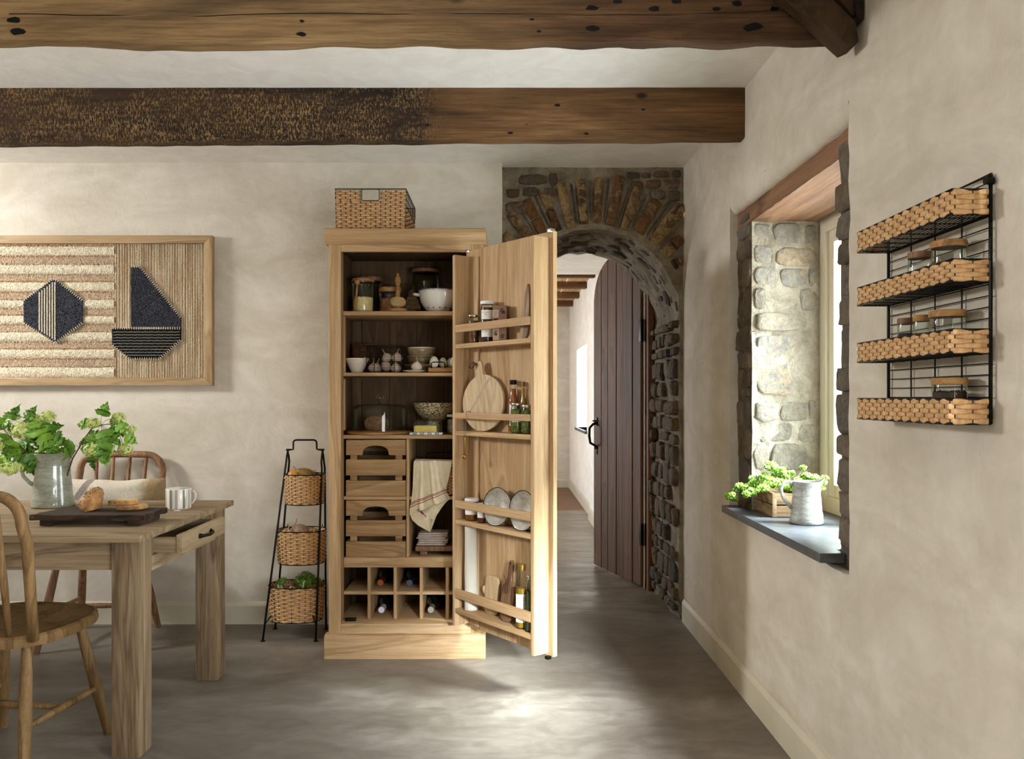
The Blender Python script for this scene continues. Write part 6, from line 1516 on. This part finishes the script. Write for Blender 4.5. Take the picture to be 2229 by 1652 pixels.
pear('shaded red pear lying behind the golden one', (WX(660, YP), YP+.048, .800), (0, 1.2, 1.0), M_pear2, .95)
pear('pear low at the bottom of the top basket', (WX(645, YP), YP-.02, .715), (0, 1.3, 2), M_pear, .9); pear('pear at the bottom of the top basket under the red one', (WX(672, YP), YP+.02, .715), (0, 1.3, 2.5), M_pear, .9)
# middle basket: sprouting root vegetables (one fibrous celeriac-like bulb and pale onions)
M_cel = plain('fibrous_root', '#b59a80', .9, col2='#8a6e58', scale=50, bmp=.8, bscale=90); M_onion = plain('pale_shallot', '#c9ab84', .5, col2='#a97c54', scale=25)
ce_ = thing('celeriac', 'knobbly celeriac root covered in fine rootlets in the middle basket', 'celeriac', (WX(652, 4.17), 4.165, .525))
mb = MB(); mb.ball((0, 0, 0), .042, 24, 14, (1.1, 1, .85))
for i, vv in enumerate(mb.v): k = 1+.1*noise.noise(Vector(vv)*60); mb.v[i] = (vv[0]*k, vv[1]*k, vv[2]*k)
mb.build('root', M_cel, ce_, smooth=True); q = random.Random(9); sd = MB()
for i in range(420):
    d = Vector((q.gauss(0, 1), q.gauss(0, 1), q.gauss(.3, 1))).normalized(); p = Vector((d.x*.046, d.y*.042, d.z*.036)); t_ = d.orthogonal(); t_.rotate(Matrix.Rotation(q.uniform(0, 6.3), 3, d)); sd.bit(p, t_+d*.4, .008, .0006)
sd.build('rootlets', M_cel, ce_, kind='stuff', fixn=False)
for i, (px, dy, z, lb) in enumerate(((621, -.005, .515, 'pale shallot against the rim of the middle basket'), (634, -.05, .512, 'second pale shallot at the front of the middle basket'), (634, .045, .52, 'pale shallot with a tall dry stem in the middle basket'), (686, -.01, .512, 'pale shallot behind the front leg of the stand'))):
    t = thing('shallot', lb, 'shallot', (WX(px, 4.17), 4.17+dy, z), group='shallots in the middle basket'); t.rotation_euler = (.3*i-.4, .5-.4*i, i)
    MB().lathe([(.002, -.022), (.014, -.017), (.019, -.004), (.017, .008), (.009, .020), (.003, .030)], 20).build('bulb', M_onion, t, smooth=True)
    MB().tube([(0, 0, .028), (0, 0, .045 if i != 2 else .07)], [.003, .002], 6).build('stem', M_onion, t, smooth=True)
# filler layer below
for i in range(5):
    t = thing('shallot', 'pale shallot lying deep in the middle basket, '+('against its outer end', 'second from its outer end at the back', 'at the middle of the front', 'at the back near the cupboard', 'at the end nearest the cupboard')[i], 'shallot', (-1.08+.03*i, 4.165+.03*((i % 2)*2-1), .458), group='shallots deep in the middle basket'); MB().lathe([(.002, -.022), (.014, -.017), (.019, -.004), (.017, .008), (.009, .020), (.003, .030)], 16).build('bulb', M_onion, t, smooth=True)
# bottom basket: celery / leek hearts and lettuce
M_stalk = plain('celery_stalk', '#8fa850', .5, col2='#cdd79a', scale=14); M_curl = plain('curly_green', '#4f7326', .6, col2='#7da03e', scale=40)
for nm, lb, px, dy, L_, seed in (('celery_head', 'head of celery with cut stalks at the side of the bottom basket', 622, -.01, .12, 1), ('leafy_celery', 'celery head with curly dark leaves standing highest in the bottom basket', 662, .01, .13, 2)):
    t = thing(nm, lb, 'celery', (WX(px, 4.17), 4.165+dy, .235)); q = random.Random(seed); mb = MB()
    for i in range(9):
        a = q.uniform(-1.2, 1.2) if seed == 1 else q.uniform(-.9, 1.0); x0 = -.015+.012*i-.03
        d = Vector((math.sin(a)*.8, q.uniform(-.35, .35), .55)).normalized(); w_ = q.uniform(.007, .012)
        A = Vector((x0*.6, q.uniform(-.03, .02), -.03)); mb.tube([A+Vector((-A.x*.2, 0, -.11)), A, A+d*L_*.3, A+d*L_*q.uniform(.5, .75)], [w_*.9, w_*.9, w_, w_*.6], 8, flat=.45)
    mb.build('stalks', M_stalk, t, smooth=True); lf = MB()
    tops = ([(-.012, 0, .045, .022), (-.03, 0, .035, .016)] if seed == 1 else [(-.025, 0, .045, .028), (.0, .01, .062, .032), (.03, 0, .055, .030), (.015, -.02, .035, .028), (.055, .01, .035, .026), (-.005, -.02, .02, .02)])
    for (x, y, z, r_) in tops:
        for i in range(170):
            d = Vector((q.gauss(0, 1), q.gauss(0, 1), q.gauss(0, 1))).normalized()*r_*q.uniform(.55, 1.05); c_ = Vector((x, y, z))+Vector((d.x, d.y*.9, d.z*.75)); u_ = d.orthogonal().normalized(); u_.rotate(Matrix.Rotation(q.uniform(0, 6), 3, d.normalized())); w_ = d.normalized().cross(u_); s_ = q.uniform(.004, .008)
            lf.add([c_-u_*s_, c_+w_*s_*.6+d*.12, c_+u_*s_, c_-w_*s_*.5-d*.05], [(0, 1, 2), (0, 2, 3)])
    lf.build('curly_leaves', M_curl, t, kind='stuff', fixn=False)
# ============================================================ framed weaving
YT = 4.345
M_frame = wood('picture_frame_wood', '#cbb08a', '#b59971', '#917650', 'x', 4, .55, 1.2, .2); M_framez = wood('picture_frame_wood_z', '#cbb08a', '#b59971', '#917650', 'z', 4, .55, 1.2, .2)
xl, xr_, zt_, zb_ = -3.32, -1.530, 2.052, 1.262; fwd = .042
ta = thing('framed_weaving', 'wide framed cream and taupe textile with navy hexagon and boat shapes on the wall', 'wall hanging', ((xl+xr_)/2, YT, zb_)); to = Vector(((xl+xr_)/2, YT, zb_))
def tq(poly, y0, y1, nm, mat, bevel=.002, parent=ta): return MB().prism([(x-to.x, z-to.z) for x, z in poly], y0-YT, y1-YT, 'xz').build(nm, mat, parent, bevel=bevel)
YFp = YT; YBk = YB-.004
tq([(xl, zt_), (xr_, zt_), (xr_-fwd, zt_-fwd), (xl+fwd, zt_-fwd)], YFp, YBk, 'frame_rail', M_frame); tq([(xl, zb_), (xr_, zb_), (xr_-fwd, zb_+fwd), (xl+fwd, zb_+fwd)], YFp, YBk, 'frame_rail', M_frame)
tq([(xr_, zb_), (xr_, zt_), (xr_-fwd, zt_-fwd), (xr_-fwd, zb_+fwd)], YFp, YBk, 'frame_stile', M_framez); tq([(xl, zb_), (xl, zt_), (xl+fwd, zt_-fwd), (xl+fwd, zb_+fwd)], YFp, YBk, 'frame_stile', M_framez)
def cloth_mat(name, c1, c2, sc, sc_noise=8, strip=None, vert=False, amt=.6):
    m, nt, bs = newmat(name); v = coords(nt, rnd=0)
    n_1 = noise_(nt, coords(nt, (sc[0], 1, sc[1]), 0), sc_noise, 3, .6); n_2 = noise_(nt, v, 160, 2, .5); n_3 = noise_(nt, v, 6, 5, .7)
    c = ramp(nt, n_1, [(.42, c1), (.56, c2)]); c = mixc(nt, amt, c, ramp(nt, n_2, [(.38, (.45, .4, .35, 1)), (.56, (1, 1, 1, 1))]), 'MULTIPLY'); c = mixc(nt, .25, c, ramp(nt, n_3, [(.4, (.7, .65, .6, 1)), (.6, (1, 1, 1, 1))]), 'MULTIPLY')
    nt.links.new(c, bs.inputs['Base Color']); bs.inputs['Roughness'].default_value = .95; bs.inputs['Specular IOR Level'].default_value = .1; b = bump(nt, bs, n_2, 1, .008); bump(nt, bs, n_1, .7, .01, b); return m
M_cr = cloth_mat('cream_loops', '#ddd0b2', '#efe6cf', (1, 1), 60, amt=.45); M_tp = cloth_mat('taupe_weave', '#b59a80', '#cdb79c', (1, 1), 90, amt=.5)
M_vs = cloth_mat('striped_jute', '#b59c7e', '#d6c6aa', (1, .02), 110, amt=.4); M_nv = cloth_mat('navy_weave', '#22242c', '#4a4c55', (1, 1), 170, amt=.5); M_nvs = cloth_mat('navy_pale_stripe', '#c8bea4', '#e0d8c2', (1, 1), 150, amt=.2); M_nv2 = cloth_mat('black_weave', '#0f1014', '#1c1d22', (1, 1), 100, amt=.3)
M_br = plain('brown_jute', '#a87848', .9, col2='#d8b580', scale=120)
yb_ = 4.368
xi0, xi1 = xl+fwd*.8, WX(250, yb_); xR = xr_-fwd*.8; zT, zBt = zt_-fwd*.8, zb_+fwd*.8
MB().box((xi0-to.x, yb_-YT, zBt-zb_), (xR-to.x, YBk-YT, zT-zb_)).build('backing_cloth', M_tp, ta)
def wavyz(z, x, s_): return z+.004*noise.noise(Vector((x*3, s_, 0)))+.0025*noise.noise(Vector((x*18, s_, 4)))
def zpx(py): return WZ(py, yb_)
bands = [(536, 556), (576, 596), (614, 634), (653, 670), (687, 705), (723, 742), (760, 780), (799, 821)]
def in_hex(x, z, g=0): return False
for bi, (a, b_) in enumerate(bands):
    mb = MB(); mb.grid(90, 6, lambda u, v: (xi0+(xi1-xi0)*u-to.x, yb_-.001-.009*math.sin(PI*v)**.5-.0022*noise.noise(Vector((u*150, v*8, bi)))-YT, wavyz(zpx(a)+(zpx(b_)-zpx(a))*v, xi0+(xi1-xi0)*u, a if v < .5 else b_)-to.z))
    mb.build('woven_band', M_cr, ta, smooth=True, fixn=False)
    lp = MB(); q = random.Random(bi)
    for e in (a-1, b_+1.5):
        n_ = 105
        for k in range(n_):
            x = xi0+(xi1-xi0)*(k+q.uniform(0, .8))/n_; z = wavyz(zpx(e), x, e+.0); lp.bit((x-to.x, yb_-.006-YT, z-to.z+q.uniform(-.002, .002)), (q.uniform(-.7, .7), -.2, 1), .0065, .0026)
    lp.build('loop_edging', M_br if bi % 2 == 0 else M_cr, ta, kind='stuff', fixn=False)
# taupe bands between, a shade proud of the backing
for bi, (a, b_) in enumerate([(530, 535)]+[(bands[i][1]+2, bands[i+1][0]-2) for i in range(7)]):
    mb = MB(); mb.grid(70, 3, lambda u, v: (xi0+(xi1-xi0)*u-to.x, yb_-.003-YT-.001*noise.noise(Vector((u*60, v*4, bi))), wavyz(zpx(a)+(zpx(b_)-zpx(a))*v, xi0+(xi1-xi0)*u, a)-to.z)); mb.build('flat_band', M_tp, ta, smooth=True, fixn=False)
# upright ribs of the right hand field
xs_ = xi1; k = 0; q = random.Random(17)
while xs_ < xR-.004:
    w_ = q.uniform(.010, .016); x1_ = min(xs_+w_, xR)
    mb = MB(); mb.grid(4, 24, lambda u, v: (xs_+(x1_-xs_)*u-to.x, yb_-.001-.004*math.sin(PI*u)-YT-.0012*noise.noise(Vector((u, v*40, k))), zBt+(zT-zBt)*v-to.z)); mb.build('woven_rib', M_vs, ta, smooth=True, fixn=False)
    xs_ = x1_; k += 1
def shape(pts, dy, th, nm, mat, loops=True, parent=ta):
    pp = [(WX(x, yb_), zpx(y)) for x, y in pts]; o = tq(pp, yb_-dy-th, yb_-dy, nm, mat, 0, parent)
    if loops:
        lp = MB(); q = random.Random(len(pts))
        for i in range(len(pp)):
            a, b_ = Vector((*pp[i], 0)), Vector((*pp[(i+1) % len(pp)], 0)); n_ = max(2, int((b_-a).length/.012))
            d = (b_-a).normalized(); nv_ = Vector((-d.y, d.x, 0))
            if abs(d.x) < .05: continue
            for k in range(n_):
                p = a.lerp(b_, (k+.5)/n_); lp.bit((p.x-to.x, yb_-dy-th-.001-YT, p.y-to.z), (nv_.x, 0, nv_.y), .009, .0032)
        lp.build('whip_stitches', M_br if False else M_cr, o, kind='stuff', fixn=False)
    return o
hx_ = shape([(117, 609), (128, 611), (183, 655), (183, 703), (124, 747), (55, 703), (55, 655)], .010, .005, 'navy_hexagon', M_nv)
for i in range(7):
    x = 88+5.6*i; lo, hi = 612+max(0, (117-x))*.74, 742-max(0, (124-x)*.62); hi = min(hi, 745); MB().box((WX(x, yb_)-to.x, yb_-.0175-YT, zpx(hi)-to.z), (WX(x+2.9, yb_)-to.x, yb_-.0148-YT, zpx(lo+3)-to.z)).build('pale_stripe', M_nvs, hx_)
shape([(287.5, 581), (308, 582), (396, 692), (396, 715), (287.5, 715)], .006, .007, 'navy_sail', M_nv)
hu = shape([(247, 715), (396, 715), (396, 740), (350, 781), (285, 781), (247, 751)], .006, .009, 'black_hull', M_nv2)
for i in range(9):
    y = 723+6.3*i; x0 = 249 if y < 751 else 247+(y-751)*1.27+3; x1 = 394 if y < 740 else 396-(y-740)*1.12-3
    st_ = MB(); st_.tube([(WX(x0+(x1-x0)*t/30, yb_)-to.x, yb_-.0153-YT, zpx(y+.5*math.sin(t*2.1))-to.z) for t in range(31)], .0012, 4); st_.build('pale_thread', M_nvs, hu)
# ============================================================ wire and wicker shelves on the right wall
XQ = XR-.008; Y1_, Y2_ = 1.640, 2.074; XF = .890
sh = thing('wicker_wall_shelf', 'four tier black wire and wicker rack hanging on the plaster wall', 'shelf', (XQ, 1.857, 1.14)); so = Vector((XQ, 1.857, 1.14))
mw = MB()
mw.tube([Vector(p)-so for p in ((XQ, Y1_, 1.15), (XQ, Y1_, 1.642), (XQ, Y2_, 1.642), (XQ, Y2_, 1.15))], .0042, 8, closed=True)
for i in range(3): y = Y1_+(Y2_-Y1_)*(.235+.25*i+.01); mw.tube([Vector((XQ+.002, y, 1.15))-so, Vector((XQ+.002, y, 1.642))-so], .0018, 5)
for k in range(22): z = 1.155+.0225*k; mw.tube([Vector((XQ, Y1_-.003, z))-so, Vector((XQ, Y2_+.003, z))-so], .0013, 5)
mw.build('back_grid', M_fr, sh, smooth=True, fixn=False)
for y in (Y1_+.002, Y2_-.002): sc_ = MB(); sc_.tube([Vector((XQ+.006, y, 1.630))-so, Vector((XQ-.010, y, 1.630))-so], .008, 10); sc_.build('fixing_loop', M_fr, sh, smooth='auto')
for (za, zb2) in ((1.564, 1.612), (1.431, 1.473), (1.289, 1.334), (1.148, 1.196)):
    ms, mw = MB(), MB(); nS = 22; nE = 3
    stk_ = [(XQ-.004, Y1_, 0, -1)]+[(XF+(XQ-XF)*(1-(i+1)/nE)-.0, Y1_, 0, -1) for i in range(nE-1)][0:2]
    stk_ = [(XQ-.006, Y1_-.0, 0, -1), ((XQ+XF)/2+.003, Y1_, 0, -1), (XF+.006, Y1_, -.3, -1)]+[(XF, Y1_+.006+(Y2_-Y1_-.012)*i/(nS-1), -1, 0) for i in range(nS)]+[(XF+.006, Y2_, -.3, 1), ((XQ+XF)/2, Y2_, 0, 1), (XQ-.006, Y2_, 0, 1)]
    stk_ = [(x-so.x, y-so.y, a, b_) for x, y, a, b_ in stk_]
    Z = [za-so.z+.0045+(zb2-za-.009)*i/4 for i in range(5)]
    weave(ms, mw, stk_, Z, .0022, .66, .0026, closed=False, sub=5, sr=.0014)
    for z in (za, zb2): mw.tube([Vector(p)-so for p in ((XQ, Y1_, z), (XF, Y1_, z), (XF, Y2_, z), (XQ, Y2_, z))], .003, 6, closed=(z == za))
    for i in range(9): x = XF+(XQ-XF)*i/8; mw.tube([Vector((x, Y1_, za-.001))-so, Vector((x, Y2_, za-.001))-so], .0011, 4)
    for i in range(8): y = Y1_+(Y2_-Y1_)*(i+.5)/8; mw.tube([Vector((XF, y, za-.0025))-so, Vector((XQ, y, za-.0025))-so], .0013, 4)
    wt = mw.build('shelf_tier', M_fr, sh, smooth=True, fixn=False); ms.build('woven_strands', M_wick, wt, smooth=True, kind='stuff', fixn=False)
M_salt = plain('white_salt', '#e8e4dc', .8); M_pep = plain('mixed_peppercorn', '#4a2c1a', .6, col2='#b0702f', scale=180); M_blk = plain('black_seed', '#17161a', .6); M_hrb = plain('dry_green_herb', '#7d7a3c', .8, col2='#4c431f', scale=200); M_clv = plain('clove', '#2a1812', .7, col2='#472a1c', scale=150)
def sjar(label, px, Xc, r, h, z, fm, ft, bits=None, lm=M_lid):
    Y = F*Xc/(px-CX); jar('spice_jar', label, (Xc, Y, z+.0026), r, h, .014, lm, fm, ft, gl=M_glass, bits=bits, group='wooden lidded spice jars')
sjar('small spice jar of white salt with a dark wooden lid, second rack tier', 2003, .925, .0250, .088, 1.431, M_salt, .055, lm=M_walnut)
sjar('wide spice jar of mixed peppercorns with a pale wooden lid, second rack tier', 2065, .9295, .0340, .092, 1.431, M_pep, .048, (160, .0035, .0028))
sjar('narrow spice jar of black seeds with a wooden lid, third rack tier', 1972, .925, .0178, .090, 1.289, M_blk, .055, lm=M_walnut)
sjar('narrow spice jar of green herbs beside the black seeds, third rack tier', 2006, .925, .0172, .090, 1.289, M_hrb, .05, (120, .003, .0015))
sjar('wide spice jar of white flakes with wooden lid, third rack tier', 2062, .9295, .0342, .090, 1.289, M_salt, .042)
sjar('wide spice jar of dark cloves alone on the lowest rack tier', 2067, .9295, .0340, .090, 1.148, M_clv, .062, (160, .0035, .0018))
# ============================================================ on the window sill
ZW = .7455
pl_ = thing('planter_crate', 'small old wooden crate with nailed ends standing on the slate sill', 'crate', (1.085, 3.235, ZW))
M_old = wood('old_crate_wood', '#b89a74', '#94774f', '#5e4830', 'y', 6, .7, 1.6, .8); M_oldx = wood('old_crate_wood_x', '#c9ad88', '#ab8c66', '#76603f', 'x', 6, .7, 1.6, .8)
a_, b2_, hh = .062, .098, .092
for z in (0, .0475): MB().box((-a_, -b2_, z), (-a_+.010, b2_, z+.044)).build('side_board', M_old, pl_, bevel=.002); MB().box((a_-.010, -b2_, z), (a_, b2_, z+.044)).build('side_board', M_old, pl_, bevel=.002)
for y in (-b2_-.008, b2_-.002+.002):
    for z in (0.002, .0485): MB().box((-a_+.0015, y, z), (a_-.0015, y+.008, z+.042)).build('end_board', M_oldx, pl_, bevel=.002)
MB().box((-a_-.004, -b2_-.0095, .001), (-a_+.012, -b2_-.0082, .091)).build('corner_batten', M_oldx, pl_, bevel=.003)
MB().box((-a_+.0105, -b2_+.0005, .004), (a_-.0105, b2_-.0005, .010)).build('base_board', M_old, pl_)
so_ = MB(); so_.grid(10, 14, lambda u, v: (-a_+.011+(2*a_-.022)*u, -b2_+.001+(2*b2_-.002)*v, .075+.005*noise.noise(Vector((u*8, v*12, 3))))); so_.build('soil', plain('dark_soil', '#2a2018', .95, col2='#4a3a2c', scale=80, bmp=1), pl_, kind='stuff', fixn=False)
m, nt, bs = newmat('parsley_green'); n_1 = noise_(nt, coords(nt), 40, 3, .6); nt.links.new(ramp(nt, n_1, [(.35, '#6f9c2a'), (.65, '#a9cf52')]), bs.inputs['Base Color']); bs.inputs['Roughness'].default_value = .5; bs.inputs['Subsurface Weight'].default_value = .2; bs.inputs['Subsurface Radius'].default_value = (.01, .015, .004); M_pars = m
def parsley(label, root, tufts, seed):
    t = thing('parsley_plant', label, 'plant', root, group='parsley plants on the sill'); q = random.Random(seed); st_ = MB(); lf = MB(); r0 = Vector(root)
    for (px, py, Y, r) in tufts:
        p = P(px, py, Y)-r0; R_ = r/F*Y; st_.tube([(q.uniform(-.01, .01), q.uniform(-.01, .01), 0), p*.5+Vector((0, 0, .02)), p], [.0014, .0012, .0009], 5)
        for i in range(int(60+R_*5200)):
            d = Vector((q.gauss(0, 1), q.gauss(0, 1), q.gauss(0, 1))).normalized()*R_*q.random()**.33; c_ = p+Vector((d.x, d.y, d.z*.7)); s_ = q.uniform(.0035, .0065); u_ = Vector((q.gauss(0, 1), q.gauss(0, 1), q.gauss(0, 1))).normalized(); w_ = u_.orthogonal().normalized()
            lf.add([c_-u_*s_, c_-u_*s_*.2+w_*s_*.8, c_+u_*s_*.9+w_*s_*.35, c_+u_*s_*.5, c_+u_*s_*.9-w_*s_*.35, c_-u_*s_*.2-w_*s_*.8], [(0, 1, 3), (1, 2, 3), (0, 3, 5), (3, 4, 5)])
    st_.build('stems', M_gstem, t, smooth=True); lf.build('curly_leaves', M_pars, t, kind='stuff', fixn=False); return t
parsley('curly parsley leaning out over the sill at the far end of the crate', (1.06, 3.30, ZW+.078), [(1604, 1066, 3.28, 9), (1612, 1058, 3.28, 11), (1628, 1062, 3.26, 14), (1645, 1052, 3.26, 15), (1640, 1070, 3.22, 12), (1594, 1076, 3.26, 7), (1625, 1076, 3.2, 10), (1636, 1042, 3.28, 8)], 1)
parsley('tallest curly parsley in the middle of the crate', (1.09, 3.24, ZW+.078), [(1678, 1014, 3.24, 15), (1700, 1025, 3.24, 14), (1712, 1035, 3.22, 11), (1664, 1038, 3.24, 14), (1682, 1050, 3.2, 18), (1700, 1052, 3.2, 15), (1662, 1062, 3.18, 13), (1690, 1036, 3.25, 12), (1722, 1030, 3.22, 9)], 2)
parsley('curly parsley spreading behind the sill jug toward the window', (1.12, 3.18, ZW+.078), [(1720, 1060, 3.16, 14), (1740, 1045, 3.14, 11), (1756, 1036, 3.14, 12), (1772, 1040, 3.12, 12), (1790, 1048, 3.1, 12), (1796, 1040, 3.1, 8), (1786, 1062, 3.1, 9), (1748, 1018, 3.2, 7)], 3)
parsley('small dark sprig of parsley lying at the very end of the sill', (.985, 3.42, ZW+.001), [(1588, 1083, 3.42, 8), (1600, 1086, 3.41, 7), (1582, 1077, 3.43, 5)], 4)
m, nt, bs = newmat('salt_glaze'); n_1 = noise_(nt, coords(nt, (1, 1, 6), 0), 12, 5, .6); n_2 = noise_(nt, coords(nt, rnd=0), 200, 2, .6)
nt.links.new(mixc(nt, .18, ramp(nt, n_1, [(.35, '#7c7b74'), (.6, '#b4b4ad')]), ramp(nt, n_2, [(.4, '#7c7a72'), (.6, '#d0cfc8')])), bs.inputs['Base Color']); bs.inputs['Roughness'].default_value = .35
j2 = jug('ceramic_jug', 'grey ridged pottery jug standing on the slate window sill', (1.096, 2.985, ZW), 0, jprof(.0585, .046, .049, .152, .004), m, .016, [(-.047, 0, .138), (-.062, 0, .152), (-.084, 0, .146), (-.093, 0, .122), (-.084, 0, .092), (-.066, 0, .068), (-.052, 0, .056)], hr=.0065)
gm = MB(); M_gm = plain('pale_glaze_mark', '#eeeae2', .3)
for i, s_ in enumerate('IOMEUAUO'):
    pass
vs_all = 'DERUUA'
for i, ch in enumerate(vs_all):
    vs, fs = glyph(ch); a = FACE-.55; zc_ = .118-.0125*i; r_ = .0476+(.152-zc_)*.045+.0034
    M1 = Matrix.Translation((r_*math.cos(a), r_*math.sin(a), zc_)) @ Matrix.Rotation(a+PI/2, 4, 'Z') @ Matrix.Rotation(PI/2, 4, 'X') @ Matrix.Rotation(PI/2, 4, 'Z'); gm.add([M1 @ Vector((x*.0085, (y-.35)*.0085, 0)) for x, y in vs], fs)
gm.build('pressed_letters', M_gm, j2, fixn=False)
